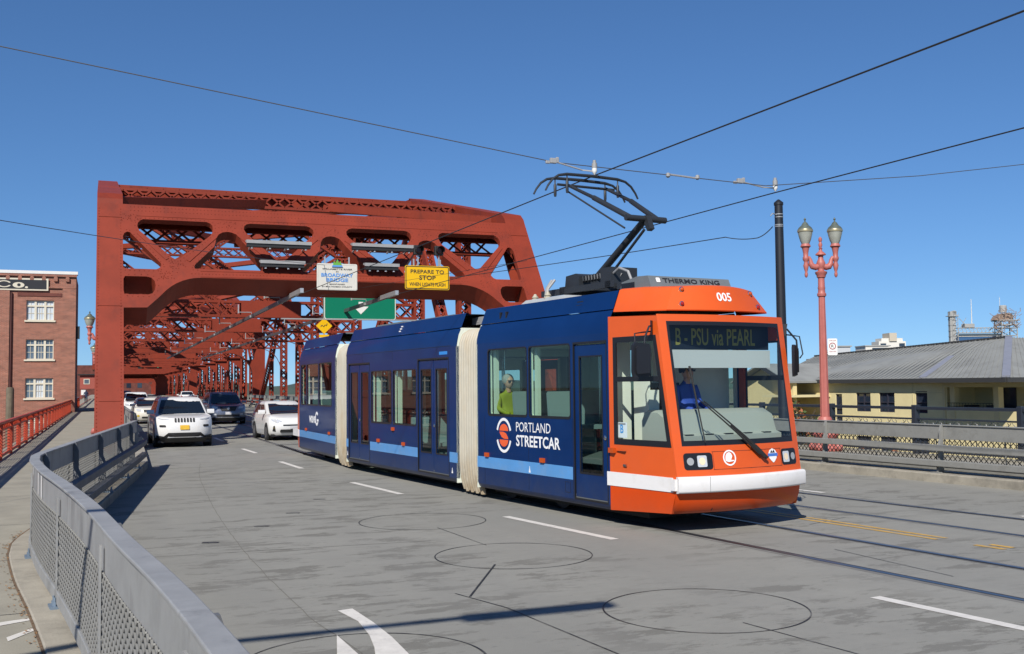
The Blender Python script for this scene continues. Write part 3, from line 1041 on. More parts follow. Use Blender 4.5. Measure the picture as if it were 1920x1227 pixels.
def barrier(path, name, label, post_step, *, ups_at=None, z0=0.165, road=1, mesh_pitch=0.075, fine=True, group=None, wire_r=0.0045, mesh_mat=None, phase=None, rail_mat=None, top=None):
    """crash rail: posts, three rails on the road side, wire mesh on the walk side"""
    rail_mat = rail_mat or M_GALV
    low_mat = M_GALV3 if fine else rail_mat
    o = empty(name, (0, 0, 0), 0, label, 'guard rail', group)
    s = road
    T = 1.18 if top is None else top
    sweep(MB(), path, s * -0.02, s * 0.03, T - 0.27, T).build('top_rail', rail_mat, o, bevel=0.006)
    sweep(MB(), path, s * -0.055, s * 0.055, T, T + 0.022).build('cap_rail', rail_mat, o, bevel=0.006)
    rp = path
    if not fine:
        rp = path
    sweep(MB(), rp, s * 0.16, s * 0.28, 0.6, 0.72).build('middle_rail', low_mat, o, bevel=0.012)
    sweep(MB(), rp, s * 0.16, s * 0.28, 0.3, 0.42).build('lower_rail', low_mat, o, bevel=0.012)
    sweep(MB(), path, s * -0.05, s * 0.0, 0.2, 0.31).build('toe_rail', rail_mat, o, bevel=0.006)
    posts = resample(path, post_step)
    if phase:
        posts = phase
    for p in posts:
        i = min(range(len(path)), key=lambda k: (path[k] - p).length)
        t = (path[min(i + 1, len(path) - 1)] - path[max(i - 1, 0)]).normalized()
        n = Vector((t.y, -t.x)) * s
        P = lambda a, z: (p.x + n.x * a, p.y + n.y * a, z)
        mb = MB()
        tt = Vector((t.x, t.y, 0)) * 0.022
        prof = [P(0.035, 0.19), (P(0.2, 0.19)), P(0.155, 0.32), P(0.155, 0.7), P(0.11, 0.82), P(0.11, T - 0.1), P(0.07, T + 0.02), P(0.035, T + 0.02)]
        mb.prism([Vector(q) - tt for q in prof], tt * 2)
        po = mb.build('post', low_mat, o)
        fb = MB()
        fb.prism([P(-0.1, z0), P(0.3, z0), P(0.3, z0 + 0.02), P(-0.1, z0 + 0.02)], Vector((t.x, t.y, 0)) * 0.2)
        f = fb.build('foot_plate', M_BLUESTEEL if fine else rail_mat, po)
        f.location = (-t.x * 0.1, -t.y * 0.1, 0)
        if fine:
            bb = MB()
            for a, c in ((-0.06, 0.05), (-0.06, -0.05), (0.25, 0.05), (0.25, -0.05)):
                q = P(a, z0 + 0.02)
                bb.lathe([(0.018, 0), (0.018, 0.03), (0.009, 0.031), (0.009, 0.07)], 6, (q[0] + t.x * c, q[1] + t.y * c, q[2]))
            bb.build('anchor_bolt', M_BLUESTEEL, po, kind='stuff')
    # mesh panels with flat uprights, and the woven wire itself
    ups = [None] + list(ups_at) if ups_at else resample(path, post_step / 2)
    for p in ups[1:]:
        i = min(range(len(path)), key=lambda k: (path[k] - p).length)
        t = (path[min(i + 1, len(path) - 1)] - path[max(i - 1, 0)]).normalized()
        n = Vector((t.y, -t.x)) * s
        mb = MB()
        mb.bar((p.x - n.x * 0.045, p.y - n.y * 0.045, 0.22), (p.x - n.x * 0.045, p.y - n.y * 0.045, T - 0.1), 0.016 if not fine else 0.05, 0.012, (n.x, n.y, 0))
        mb.build('mesh_upright', rail_mat, o)
    if mesh_pitch:
        line = resample(path, 0.04)
        zb, zt = 0.3, T - 0.26
        hh = zt - zb
        run = hh * (1.0 if not fine else 1.5)
        mb = MB()
        step = max(1, int(round(mesh_pitch / 0.04)))
        nrun = int(run / 0.04)

        def at(k):
            k = max(0, min(len(line) - 1, k))
            i = k
            t = (line[min(i + 1, len(line) - 1)] - line[max(i - 1, 0)]).normalized()
            return Vector((line[k].x - t.y * s * 0.03, line[k].y + t.x * s * 0.03))
        for k in range(-nrun, len(line), step):
            for dr in (0, 1):
                a0, a1 = (k, k + nrun) if dr == 0 else (k + nrun, k)
                z_a, z_b = zb, zt
                lo, hi = 0, len(line) - 1
                # clip to the panel ends
                f0, f1 = 0.0, 1.0
                if a0 < lo:
                    f0 = (lo - a0) / (a1 - a0)
                if a0 > hi:
                    f0 = (hi - a0) / (a1 - a0)
                if a1 > hi:
                    f1 = (hi - a0) / (a1 - a0)
                if a1 < lo:
                    f1 = (lo - a0) / (a1 - a0)
                if f1 - f0 < 0.02:
                    continue
                parts = 3 if fine else 1
                for q in range(parts):
                    u0, u1 = f0 + (f1 - f0) * q / parts, f0 + (f1 - f0) * (q + 1) / parts
                    A, B = at(int(round(a0 + (a1 - a0) * u0))), at(int(round(a0 + (a1 - a0) * u1)))
                    pa, pb = Vector((A.x, A.y, zb + hh * u0)), Vector((B.x, B.y, zb + hh * u1))
                    if (pb - pa).length > 0.01:
                        mb.bar(pa, pb, wire_r * 2, wire_r * 2, (1, 0.3, 0))
        mb.build('wire_mesh', mesh_mat or M_WIREMESH, o, kind='stuff', fix=False)
    return o


LP = [min(B_PATH, key=lambda p: abs(p.y - yy)) for yy in (0.6, 3.7, 6.6, 9.6, 12.5, 14.3, 16.9, 19.9, 22.8, 25.7)]
bl = barrier(B_PATH, 'guard_rail', 'curving pale galvanised guard rail with wire mesh in the left foreground', 2.9, mesh_pitch=0.12, wire_r=0.0048, phase=LP, ups_at=LP, rail_mat=M_GALV)
# white paint patches on the near rail face
for yy in (12.7, 11.55, 11.25):
    i = min(range(len(B_PATH)), key=lambda k: abs(B_PATH[k].y - yy))
    p, q = B_PATH[i], B_PATH[i + 1]
    t = (q - p).normalized()
    n = Vector((t.y, -t.x)) * -0.0235
    w = t * (0.07 if yy < 12 else 0.05)
    m = MB()
    m.poly([(p.x + n.x - w.x, p.y + n.y - w.y, 0.92), (p.x + n.x + w.x, p.y + n.y + w.y, 0.93), (p.x + n.x + w.x, p.y + n.y + w.y, 1.17), (p.x + n.x - w.x, p.y + n.y - w.y, 1.16)])
    m.build('paint_patch', M_WHITE, bl, fix=False)
barrier([Vector((1.06, y)) for y in (36.0, 50, 70, 90, 112)], 'guard_rail', 'dim guard rail along the left side of the bridge roadway', 3.2, mesh_pitch=0, fine=False, rail_mat=M_GALV2)
RB = offset_path([Vector((kx(y), y)) for y in [-6 + 0.8 * k for k in range(60)]], 0.4)
RB = [p for p in RB if p.y < 33.5]
ph = []
for k in range(-3, 13):
    sdist = 0.45 + 3.2 * k
    ph.append(Vector((14.95 + 0.084 * sdist, 19.74 - 0.9965 * sdist)) + Vector((0.4, 0.03)))
ph = [Vector((kx(p.y) + 0.4, p.y)) for p in ph if p.y < 33]
barrier(RB, 'guard_rail', 'grey steel guard rail with diamond mesh along the right kerb', 3.2, road=-1, mesh_pitch=0.12, fine=False, wire_r=0.006, mesh_mat=M_DARKMESH, phase=ph, rail_mat=M_GALV2, top=1.09)
barrier([Vector((14.75, y)) for y in (33.8, 50, 70, 90, 112)], 'guard_rail', 'distant grey guard rail along the right side of the bridge roadway', 3.2, road=-1, mesh_pitch=0, fine=False, rail_mat=M_GALV2)

# ------------------------------------------------------------------ the streetcar
M_TBLUE = mat('streetcar_navy_enamel', dirt=((0.06, 0.06, 0.06), 0.75, 0.45), col=(0.003, 0.023, 0.1), rough=0.32, var=0.1, vscale=1.2, coat=0.14, bump=0.02, bscale=2.2, spec=0.1, stain=(0.005, 0.031, 0.118), sscale=0.8, samt=0.4)
M_TSTRIPE = mat('streetcar_sky_blue_stripe', dirt=((0.12, 0.14, 0.17), 1.0, 0.4), col=(0.085, 0.29, 0.62), rough=0.35, var=0.06, vscale=2, coat=0.3, stain=(0.16, 0.3, 0.5), sscale=3, samt=0.4)
M_TORANGE = mat('streetcar_orange_enamel', (0.6, 0.088, 0.014), 0.4, var=0.05, vscale=1.5, coat=0.1, spec=0.35, stain=(0.55, 0.092, 0.024), sscale=1.4, samt=0.4)
M_TSKIRT = mat('streetcar_red_orange_skirt', dirt=((0.12, 0.07, 0.04), 0.5, 0.4), col=(0.55, 0.054, 0.0012), rough=0.35, var=0.06, vscale=1.5, coat=0.15, spec=0.35)
M_TWHITE = mat('bumper_white_plastic', (0.68, 0.67, 0.66), 0.35, var=0.03, vscale=3, stain=(0.52, 0.5, 0.47), sscale=3, samt=0.35)
M_BELLOWS = mat('cream_rubber_bellows', dirt=((0.2, 0.13, 0.06), 0.9, 0.8), col=(0.41, 0.385, 0.315), rough=0.6, var=0.08, vscale=3, stain=(0.36, 0.24, 0.1), sscale=1.2, stretch=(1, 1, 0.35), samt=0.55, sthr=(0.45, 0.7))
M_SEALB = mat('black_window_gasket', (0.01, 0.01, 0.012), 0.4)
M_INTW = mat('interior_cream_panel', (0.66, 0.7, 0.6), 0.5, var=0.05)
M_INTF = mat('interior_grey_floor', (0.12, 0.13, 0.13), 0.7)
M_SEATF = mat('seat_grey_blue_shell', (0.22, 0.28, 0.3), 0.5)
M_DASH = mat('cab_desk_pale_green', (0.3, 0.33, 0.29), 0.5)
M_SIGNB = mat('sign_box_black', (0.006, 0.012, 0.022), 0.5)
M_LED = mat('amber_led_lettering', (0.17, 0.17, 0.04), 0.6, emit=0.07)
M_VISOR = mat('white_roller_blind', (0.42, 0.46, 0.46), 0.7)
M_SKIN = mat('skin', (0.48, 0.26, 0.18), 0.55, var=0.05)
M_AMBER = mat('amber_marker_lens', (0.45, 0.07, 0.01), 0.25)
M_REDLENS = mat('red_marker_lens', (0.3, 0.01, 0.01), 0.2)
M_CHROME = mat('chrome_trim', (0.6, 0.6, 0.6), 0.2, 1.0)
M_LAMPLENS = mat('headlamp_silver', (0.75, 0.74, 0.7), 0.15, 0.4)
M_PANTO = mat('pantograph_dark_grey', (0.03, 0.034, 0.04), 0.5, 0.3, var=0.1)
M_THERMO = mat('roof_unit_blue_grey', (0.13, 0.15, 0.16), 0.5, var=0.08)
M_TGLASS = glass('tinted_tram_glass', (0.62, 0.76, 0.7), 1.5, 0.0, 1.3)
M_WSGLASS = glass('windscreen_glass', (0.9, 0.95, 0.94), 1.45, 0.0, 1.2)
M_ORG_LOGO = mat('logo_orange', (0.75, 0.11, 0.03), 0.4)
M_LOGOW = mat('logo_white', (0.78, 0.78, 0.78), 0.4)
M_DARKTXT = mat('dark_lettering', (0.02, 0.02, 0.022), 0.5)
M_BLUETXT = mat('blue_lettering', (0.05, 0.16, 0.5), 0.5)

tram = empty('streetcar', (7.3, 20, 0), 0, 'three-section navy and orange streetcar with raised pantograph rounding the curve off the bridge', 'streetcar')
TL0 = Vector(tram.location)


def sec_matrix(ox, oy, deg):
    a = R(deg)
    d, n = Vector((math.sin(a), -math.cos(a), 0)), Vector((math.cos(a), math.sin(a), 0))
    o = Vector((ox, oy, 0)) - TL0
    return Matrix(((d.x, n.x, 0, o.x), (d.y, n.y, 0, o.y), (0, 0, 1, 0), (0, 0, 0, 1)))


S_FRONT = sec_matrix(6.75, 13.40, 7.6)
S_MID = sec_matrix(6.16, 18.33, 5.78)
S_REAR = sec_matrix(5.51, 25.86, 1.0)
TW = 2.46


class Sec:
    def __init__(s, M):
        s.M = M

    def put(s, mb, name, material, parent=None, smooth=False, kind=None, ang=35, fix=True):
        me = mb.mesh(name, smooth, ang, fix)
        me.transform(s.M)
        return link(name, me, parent or tram, material, kind)

    def side(s, name, outer, holes, y0, thick, material, parent=None, far=False):
        """plate in the side plane; outer face at y0 (near side) or mirrored on the far side"""
        me = curve_mesh([outer] + list(holes), thick)
        yy = (TW - y0 - thick / 2) if far else (y0 + thick / 2)
        me.transform(s.M @ frame((0, yy, 0), (1, 0, 0), (0, 0, 1)))
        return link(name, me, parent or tram, material)

    def txt(s, name, body, x, z, w, h, material, parent=None, bold=0, y=-0.004):
        me = text_mesh(body, w, h, bold, 0)
        me.transform(s.M @ frame((x, y, z), (1, 0, 0), (0, 0, 1)))
        return link(name, me, parent or tram, material)


SF, SM, SR = Sec(S_FRONT), Sec(S_MID), Sec(S_REAR)


def rect(x0, z0, x1, z1):
    return [(x0, z0), (x1, z0), (x1, z1), (x0, z1)]


def coach(S, s0, s1, wins, doors, stripes, far_wins, far_doors, name):
    """straight body shell of one section with window and door openings on both sides"""
    zb, zt = 0.28, 2.72
    parts = {}
    shell = None
    for far, W, D in ((False, wins, doors), (True, far_wins, far_doors)):
        hs = [rrect(*w, 0.05, 3) for w in W] + [rect(*d) for d in D]
        # outer loop with door notches: doors reach the lower edge of the plate area so keep them as holes
        b = S.side('body_side', rect(s0, zb, s1, zt), hs, 0.0, 0.05, M_TBLUE, None, far)
        if not far:
            shell = b
        lin = [rrect(w[0] - 0.0, w[1], w[2], w[3], 0.05, 3) for w in W] + [rect(*d) for d in D]
        S.side('inner_lining', rect(s0 + 0.02, zb + 0.1, s1 - 0.02, zt), lin, 0.055, 0.03, M_INTW, b, far)
        for w in W:
            S.side('window_glass', rrect(w[0] - 0.01, w[1] - 0.01, w[2] + 0.01, w[3] + 0.01, 0.05, 3), [], 0.012, 0.0, M_TGLASS, b, far)
            S.side('window_gasket', rrect(w[0] - 0.012, w[1] - 0.02, w[2] + 0.012, w[3] + 0.014, 0.06, 3), [rrect(w[0] + 0.012, w[1] + 0.02, w[2] - 0.012, w[3] - 0.012, 0.045, 3)], -0.003, 0.012, M_SEALB, b, far)
        for d in D:
            leaves = 2 if d[2] - d[0] > 1.2 else 1
            wl = (d[2] - d[0]) / leaves
            for k in range(leaves):
                a0, a1 = d[0] + wl * k, d[0] + wl * (k + 1)
                gw = [(a0 + wl * 0.15, 0.68, a1 - wl * 0.16, d[3] - 0.2)]
                dl = S.side('door', rect(a0 + 0.012, d[1] + 0.02, a1 - 0.012, d[3] - 0.025), [rect(*q) for q in gw], 0.018, 0.035, M_TBLUE, None, far)
                for q in gw:
                    S.side('door_glass', rect(q[0] - 0.01, q[1] - 0.01, q[2] + 0.01, q[3] + 0.01), [], 0.03, 0.0, M_TGLASS, dl, far)
                    S.side('door_gasket', rect(q[0] - 0.012, q[1] - 0.015, q[2] + 0.012, q[3] + 0.012), [rect(q[0] + 0.012, q[1] + 0.015, q[2] - 0.012, q[3] - 0.012)], 0.014, 0.012, M_SEALB, dl, far)
                if not far:
                    mb = MB()
                    mb.lathe([(0.0, 0), (0.035, 0.0), (0.035, 0.012), (0.012, 0.02)], 12)
                    me = mb.mesh('door_lock')
                    hx = a1 - 0.06 if leaves == 1 else (a1 - 0.05 if k == 0 else a0 + 0.05)
                    if leaves == 1 or k == 1:
                        me.transform(S.M @ frame((hx, 0.016, 1.22), (1, 0, 0), (0, 0, 1)))
                        link('door_lock', me, dl, M_CHROME)
            S.side('door_recess', rect(d[0] - 0.012, d[1] - 0.02, d[2] + 0.012, d[3] + 0.02), [rect(d[0] + 0.004, d[1] + 0.004, d[2] - 0.004, d[3] - 0.012)], -0.004, 0.03, M_SEALB, b, far)
        for q in stripes:
            S.side('stripe', rect(q[0], 0.56, q[1], 0.75), [], -0.0025, 0.002, M_TSTRIPE, b, far)
    # skirt edge, coved cantrail, roof fairing and deck (lofted along the section)
    prof = lambda k: [(0.05, 0.2), (0.012, 0.28)][k]
    for name_, pr, mt in (('skirt', [(0.06, 0.2), (0.02, 0.235), (0.0, 0.28)], M_TBLUE), ('cantrail', [(0.0, 2.72), (0.012, 2.82), (0.04, 2.93), (0.085, 3.03), (0.1, 3.055)], M_TBLUE), ('roof_fairing', [(0.085, 3.065), (0.1, 3.075), (0.2, 3.335), (0.24, 3.345), (0.3, 3.3)], M_TBLUE)):
        for far in (False, True):
            mb = MB()
            mb.grid([[(s, TW - y if far else y, z) for y, z in pr] for s in (s0, s1)])
            S.put(mb, name_, mt, None, True, fix=False)
    mb = MB()
    mb.grid([[(s0, 0.1, 3.06), (s0, TW - 0.1, 3.06)], [(s1, 0.1, 3.06), (s1, TW - 0.1, 3.06)]])
    mb.grid([[(s0, 0.26, 3.32), (s0, TW - 0.26, 3.32)], [(s1, 0.26, 3.32), (s1, TW - 0.26, 3.32)]])
    S.put(mb, 'roof_deck', M_THERMO, None)
    mb = MB()
    mb.box(s0 + 0.02, s1 - 0.02, 0.09, TW - 0.09, 2.62, 2.66)
    S.put(mb, 'ceiling', M_INTW, None)
    mb = MB()
    mb.box(s0 + 0.02, s1 - 0.02, 0.02, TW - 0.02, 0.26, 0.36)
    S.put(mb, 'floor_pan', M_INTF, None)
    return shell


FW = [(-3.58, 1.48, -2.24, 2.6), (-2.17, 1.48, -0.93, 2.6)]
FD = [(-0.83, 0.3, 0.04, 2.6)]
shF = coach(SF, -4.0, 0.1, FW, FD, [(-4.0, -0.88), (0.05, 0.1)], [(-3.58, 1.48, -2.24, 2.6), (-2.17, 1.48, -0.93, 2.6), (-0.75, 1.48, 0.02, 2.6)], [], 'front')
MW = [(-4.63, 1.19, -3.36, 2.32), (-3.27, 1.19, -1.97, 2.32)]
MD = [(-6.2, 0.3, -4.74, 2.51), (-1.87, 0.3, -0.35, 2.51)]
shM = coach(SM, -6.38, 0.04, MW, MD, [(-6.38, -6.23), (-4.71, -1.9), (-0.32, 0.04)], MW, MD, 'middle')
RW = [(-1.95, 1.49, -0.45, 2.61), (-3.55, 1.49, -2.05, 2.61), (-4.35, 1.49, -3.65, 2.61)]
shR = coach(SR, -4.6, 0.0, RW, [], [(-4.6, 0.0)], RW, [], 'rear')

# panel seams scribed on the sides
for S, x0, x1, z, sh in ((SM, -6.3, -0.25, 2.735, shM), (SF, -4.0, 0.1, 2.728, shF), (SR, -4.6, 0, 2.728, shR)):
    if S is SM:
        S.side('panel_seam', rect(x0, z - 0.004, x1, z + 0.004), [], -0.0022, 0.002, M_SEALB, sh)
for x in (-3.3, -0.9, -5.2):
    SM.side('panel_seam', rect(x, 2.53, x + 0.006, 2.72), [], -0.0022, 0.002, M_SEALB, shM)
for x in (-3.72, -0.87):
    SF.side('panel_seam', rect(x, 0.29, x + 0.006, 1.45), [], -0.0022, 0.002, M_SEALB, shF)
SF.side('service_hatch', rect(-1.1, 0.36, -0.95, 0.52), [rect(-1.094, 0.366, -0.956, 0.514)], -0.0022, 0.002, M_SEALB, shF)
SF.side('panel_seam', rect(-2.2, 0.3, -2.195, 1.45), [], -0.0022, 0.002, M_SEALB, shF)
for S, s, z, sh in ((SF, -3.62, 0.79, shF), (SF, -1.75, 0.8, shF), (SM, -4.15, 0.8, shM), (SM, -2.65, 0.79, shM), (SM, -3.25, 1.08, shM), (SR, -3.6, 0.8, shR), (SR, -0.7, 0.8, shR)):
    mb = MB()
    mb.box(s - 0.06, s + 0.06, -0.035, 0.0, z - 0.035, z + 0.035)
    o = S.put(mb, 'marker_lamp', M_AMBER, sh)
for x in (-3.36, -3.15):   # slots in the roof fairing
    mb = MB()
    mb.box(x, x + 0.045, 0.12, 0.16, 3.13, 3.24)
    SF.put(mb, 'fairing_slot', M_SEALB, shF)
for k in range(3):
    mb = MB()
    mb.box(-0.95, -0.78, 0.125 + k * 0.018, 0.15 + k * 0.018, 3.12 + k * 0.055, 3.14 + k * 0.055)
    SF.put(mb, 'fairing_louvre', M_SEALB, shF)
    mb = MB()
    mb.box(-3.2 + 0.02 * k, -3.13 + 0.02 * k, 0.115 + k * 0.018, 0.14 + k * 0.018, 3.14 + k * 0.05, 3.165 + k * 0.05)
    SM.put(mb, 'fairing_louvre', M_LOGOW, shM)
SM.side('fleet_label', rect(-0.78, 2.58, -0.4, 2.64), [], -0.0025, 0.002, mat('label_blue', (0.03, 0.22, 0.6), 0.5), shM)
for S, s, sh in ((SM, -0.2, shM), (SM, -6.28, shM), (SF, -2.17, shF)):
    z = 0.36 if S is SM else 0.58
    S.side('jacking_mark', [(s - 0.03, z), (s + 0.03, z), (s + 0.008, z + 0.07), (s + 0.008, z + 0.1), (s - 0.008, z + 0.1), (s - 0.008, z + 0.07)], [], -0.003, 0.002, M_LOGOW, shF if S is SF else shM)

# lettering and emblem on the front section
SF.txt('lettering', 'PORTLAND', -2.6, 1.225, 1.09, 0.155, M_LOGOW, shF, 0.0)
SF.txt('lettering', 'STREETCAR', -2.6, 0.985, 1.37, 0.185, M_LOGOW, shF, 0.022)


def arc_band(cx, cz, r0x, r0z, r1x, r1z, a0, a1, n=20):
    o = [(cx + r1x * math.cos(R(a0 + (a1 - a0) * k / n)), cz + r1z * math.sin(R(a0 + (a1 - a0) * k / n))) for k in range(n + 1)]
    i = [(cx + r0x * math.cos(R(a0 + (a1 - a0) * k / n)), cz + r0z * math.sin(R(a0 + (a1 - a0) * k / n))) for k in range(n, -1, -1)]
    return o + i


ex, ez = -3.02, 1.145
for a0, a1 in ((18, 162), (198, 342)):
    SF.side('emblem_arc', arc_band(ex, ez, 0.215, 0.245, 0.262, 0.292, a0, a1), [], -0.005, 0.002, M_LOGOW, shF)
top = [(ex + 0.15 * math.cos(R(a)), ez + 0.075 + 0.115 * math.sin(R(a))) for a in range(0, 181, 12)]
SF.side('emblem_core', top, [], -0.005, 0.002, M_ORG_LOGO, shF)
bot = [(ex + 0.15 * math.cos(R(a)), ez - 0.075 + 0.115 * math.sin(R(a))) for a in range(180, 361, 12)]
SF.side('emblem_core', bot, [], -0.005, 0.002, M_ORG_LOGO, shF)
SF.side('emblem_core', [(ex - 0.15, ez + 0.058), (ex - 0.02, ez + 0.058), (ex + 0.07, ez + 0.035), (ex + 0.13, ez - 0.02), (ex + 0.15, ez - 0.058), (ex + 0.02, ez - 0.058), (ex - 0.07, ez - 0.035), (ex - 0.13, ez + 0.02)], [], -0.005, 0.002, M_ORG_LOGO, shF)
SR.txt('lettering', 'wave', -3.2, 1.0, 0.85, 0.2, M_LOGOW, shR, 0.03)
SR.side('lettering', ring(-2.2, 1.13, 0.2, 0.19, 24, 40, 330) + list(reversed(ring(-2.2, 1.13, 0.13, 0.12, 24, 40, 330))) , [], -0.005, 0.002, M_LOGOW, shR)
SR.side('lettering', rect(-2.2, 1.06, -1.98, 1.12), [], -0.005, 0.002, M_LOGOW, shR)

# ---- bellows


def bellows(SA, sa, SB, sb, n=8):
    """accordion joint: inner sheet coloured dark as the shade between folds, each rubber fold a rounded hoop of its own"""
    prof = [(0.1, 0.14), (0.06, 0.22), (0.04, 0.32), (0.015, 0.6), (0.015, 2.6), (0.03, 2.78), (0.09, 2.93), (0.22, 3.02), (0.6, 3.03)]
    loop = prof + [(TW - y, z) for y, z in reversed(prof)]

    def row(t, w, low=0.0):
        out = []
        for y, z in loop:
            nz = 1 if z > 2.85 else 0
            yy = y + (0.05 - w) * (1 if y < TW / 2 else -1) * (1 if z < 3.0 else 0.3)
            zz = z - (0.05 - w) * nz - (low if z < 0.2 else 0)
            A, B = SA.M @ V(sa, yy, zz), SB.M @ V(sb, yy, zz)
            out.append(A.lerp(B, t))
        return out
    mb = MB()
    mb.grid([row(k / 8, -0.035) for k in range(9)])
    o = link('bellows', mb.mesh('bellows', True, 50, fix=False), tram, M_FOLDSHADE)
    for f in range(n):
        mb = MB()
        rows = []
        low = 0.05 + 0.03 * (f % 2)
        for k in range(11):
            u = k / 10
            rows.append(row((f + 0.07 + 0.86 * u) / n, -0.03 + 0.085 * math.sin(PI * u) ** 0.55, low))
        mb.grid(rows)
        link('fold', mb.mesh('fold', True, 60, fix=False), o, M_BELLOWS)
    return o


M_FOLDSHADE = mat('bellows_fold_shade', (0.07, 0.062, 0.05), 0.8)  # dark colour stands in for shade in the valleys between folds
bellows(SM, 0.05, SF, -4.01)
bellows(SR, 0.01, SM, -6.39, 7)
for S, s in ((SM, 0.02), (SF, -3.99), (SR, -0.02), (SM, -6.36)):
    loop = [(0.0, 0.2), (0.0, 2.72), (0.04, 2.93), (0.1, 3.06), (TW - 0.1, 3.06), (TW - 0.04, 2.93), (TW, 2.72), (TW, 0.2)]
    hole = [(0.25, 0.38), (0.25, 2.5), (TW - 0.25, 2.5), (TW - 0.25, 0.38)]
    me = curve_mesh([loop, hole], 0.04)
    me.transform(S.M @ frame((s, 0, 0), (0, 1, 0), (0, 0, 1)))
    link('end_frame', me, tram, M_INTW)
for SA, sa, SB, sb in ((SM, 0.0, SF, -4.0), (SR, 0.0, SM, -6.38)):   # coupling gear seen over the bellows
    mb = MB()
    for y in (0.5, 0.8, 1.4, 1.9):
        A, B = SA.M @ V(sa - 0.1, y, 3.18), SB.M @ V(sb + 0.1, y + 0.05, 3.2)
        mb.tube([A, A.lerp(B, 0.5) - V(0, 0, 0.04), B], 0.03, 8)
    mb.build('roof_cable', M_GREY, tram, True)
    mb = MB()
    A, B = SA.M @ V(sa - 0.3, 1.23, 3.2), SB.M @ V(sb + 0.3, 1.23, 3.2)
    mb.bar(A, B, 1.5, 0.14)
    mb.build('roof_bridge_plate', M_GREY, tram)

# ---- orange driving cab on the front section


def ridge(z):
    return 1.45 - (max(z, 0.76) - 0.76) * (0.34 / 2.15) - (0.0 if z > 0.76 else (0.76 - z) * 0.12)


PHI = math.atan2(0.125, 1.33)


def yr(s):
    return (s - 0.1) * math.tan(PHI)


def fpt(y, z, off=0.0, bulge=0.16):
    """point on the curved front at height z, across y"""
    s0 = ridge(z)
    e = yr(s0)
    hw = TW / 2 - e
    v = (y - TW / 2) / hw
    s = s0 + bulge * (1 - v * v) + off
    return V(s, y, z)


side_out = [(0.1, 0.24), (ridge(0.24), 0.27), (ridge(0.76), 0.76), (ridge(2.91), 2.91), (0.1, 2.95)]
cw = [(0.24, 1.19), (1.31, 1.19), (1.06, 2.6), (0.24, 2.6)]
CAB = None
for far in (False, True):
    for nm, z0, z1, mt, out, hs in (('cab_side', 0.55, 2.95, M_TORANGE, [(0.1, 0.55), (ridge(0.55), 0.55), (ridge(0.76), 0.76), (ridge(2.91), 2.91), (0.1, 2.95)], [cw]), ('cab_skirt', 0.2, 0.55, M_TSKIRT, [(0.1, 0.21), (ridge(0.3) - 0.06, 0.27), (ridge(0.55), 0.55), (0.1, 0.55)], [])):
        me = curve_mesh([[((x - 0.1) / math.cos(PHI), z) for x, z in out]] + [[((x - 0.1) / math.cos(PHI), z) for x, z in h] for h in hs], 0.04)
        c, s = math.cos(PHI), math.sin(PHI)
        if far:
            M0 = frame((0.1, TW - 0.02, 0), (c, -s, 0), (0, 0, 1))
        else:
            M0 = frame((0.1, 0.02, 0), (c, s, 0), (0, 0, 1))
        me.transform(SF.M @ M0)
        ob = link(nm, me, tram, mt)
        if nm == 'cab_side':
            if not far:
                CAB = ob
            # window: gasket, glass, mid rail
            for n2, o2, h2, off, th, m2 in (('window_gasket', [(0.2, 1.14), (1.36, 1.14), (1.09, 2.65), (0.2, 2.65)], [cw and (0.265, 1.22), (1.275, 1.22), (1.04, 2.57), (0.265, 2.57)], -0.005, 0.02, M_SEALB), ('window_glass', cw, None, 0.003, 0.0, M_WSGLASS), ('window_rail', [(0.24, 2.02), (1.16, 2.02), (1.155, 2.09), (0.24, 2.09)], None, -0.006, 0.016, M_SEALB)):
                me = curve_mesh([[((x - 0.1) / c, z) for x, z in o2]] + ([[((x - 0.1) / c, z) for x, z in h2]] if h2 else []), th)
                yy = TW - off - th / 2 if far else off + th / 2
                me.transform(SF.M @ frame((0.1, yy, 0), (c, -s if far else s, 0), (0, 0, 1)))
                link(n2, me, ob, m2)

# front shell: corner pillars, header, panel under the windscreen; black border; windscreen
cols = [-1, -0.97, -0.93, -0.89, -0.86] + [k / 10 for k in range(-8, 9)] + [0.86, 0.89, 0.93, 0.97, 1]
zs = [0.74, 0.8, 0.9, 1.0, 1.1, 1.155, 1.2, 1.225, 1.4, 1.6, 1.8, 2.0, 2.2, 2.4, 2.6, 2.78, 2.80, 2.835, 2.87, 2.91, 2.93]


def vy(v, z):
    e = yr(ridge(z))
    return TW / 2 + v * (TW / 2 - e)


body, border, ws = MB(), MB(), MB()
for i in range(len(zs) - 1):
    for j in range(len(cols) - 1):
        z0, z1, v0, v1 = zs[i], zs[i + 1], cols[j], cols[j + 1]
        q = [fpt(vy(v0, z0), z0), fpt(vy(v1, z0), z0), fpt(vy(v1, z1), z1), fpt(vy(v0, z1), z1)]
        vm = max(abs(v0), abs(v1))
        inside = vm <= 0.895 and z0 >= 1.15 and z1 <= 2.84
        glassy = vm <= 0.865 and z0 >= 1.22 and z1 <= 2.785
        (ws if glassy else border if inside else body).poly(q)


def weld(mb):
    me = mb.mesh('w', fix=False)
    bm = bmesh.new()
    bm.from_mesh(me)
    bmesh.ops.remove_doubles(bm, verts=bm.verts, dist=1e-4)
    bmesh.ops.recalc_face_normals(bm, faces=bm.faces)
    bm.to_mesh(me)
    bm.free()
    me.shade_smooth()
    me.set_sharp_from_angle(angle=R(40))
    return me


def fput(me, name, material, parent=None):
    me.transform(SF.M)
    me.name = name
    return link(name, me, parent or tram, material)


front = fput(weld(body), 'cab_front', M_TORANGE)
fput(weld(border), 'windscreen_border', M_SEALB, front)
fput(weld(ws), 'windscreen', M_WSGLASS, front)
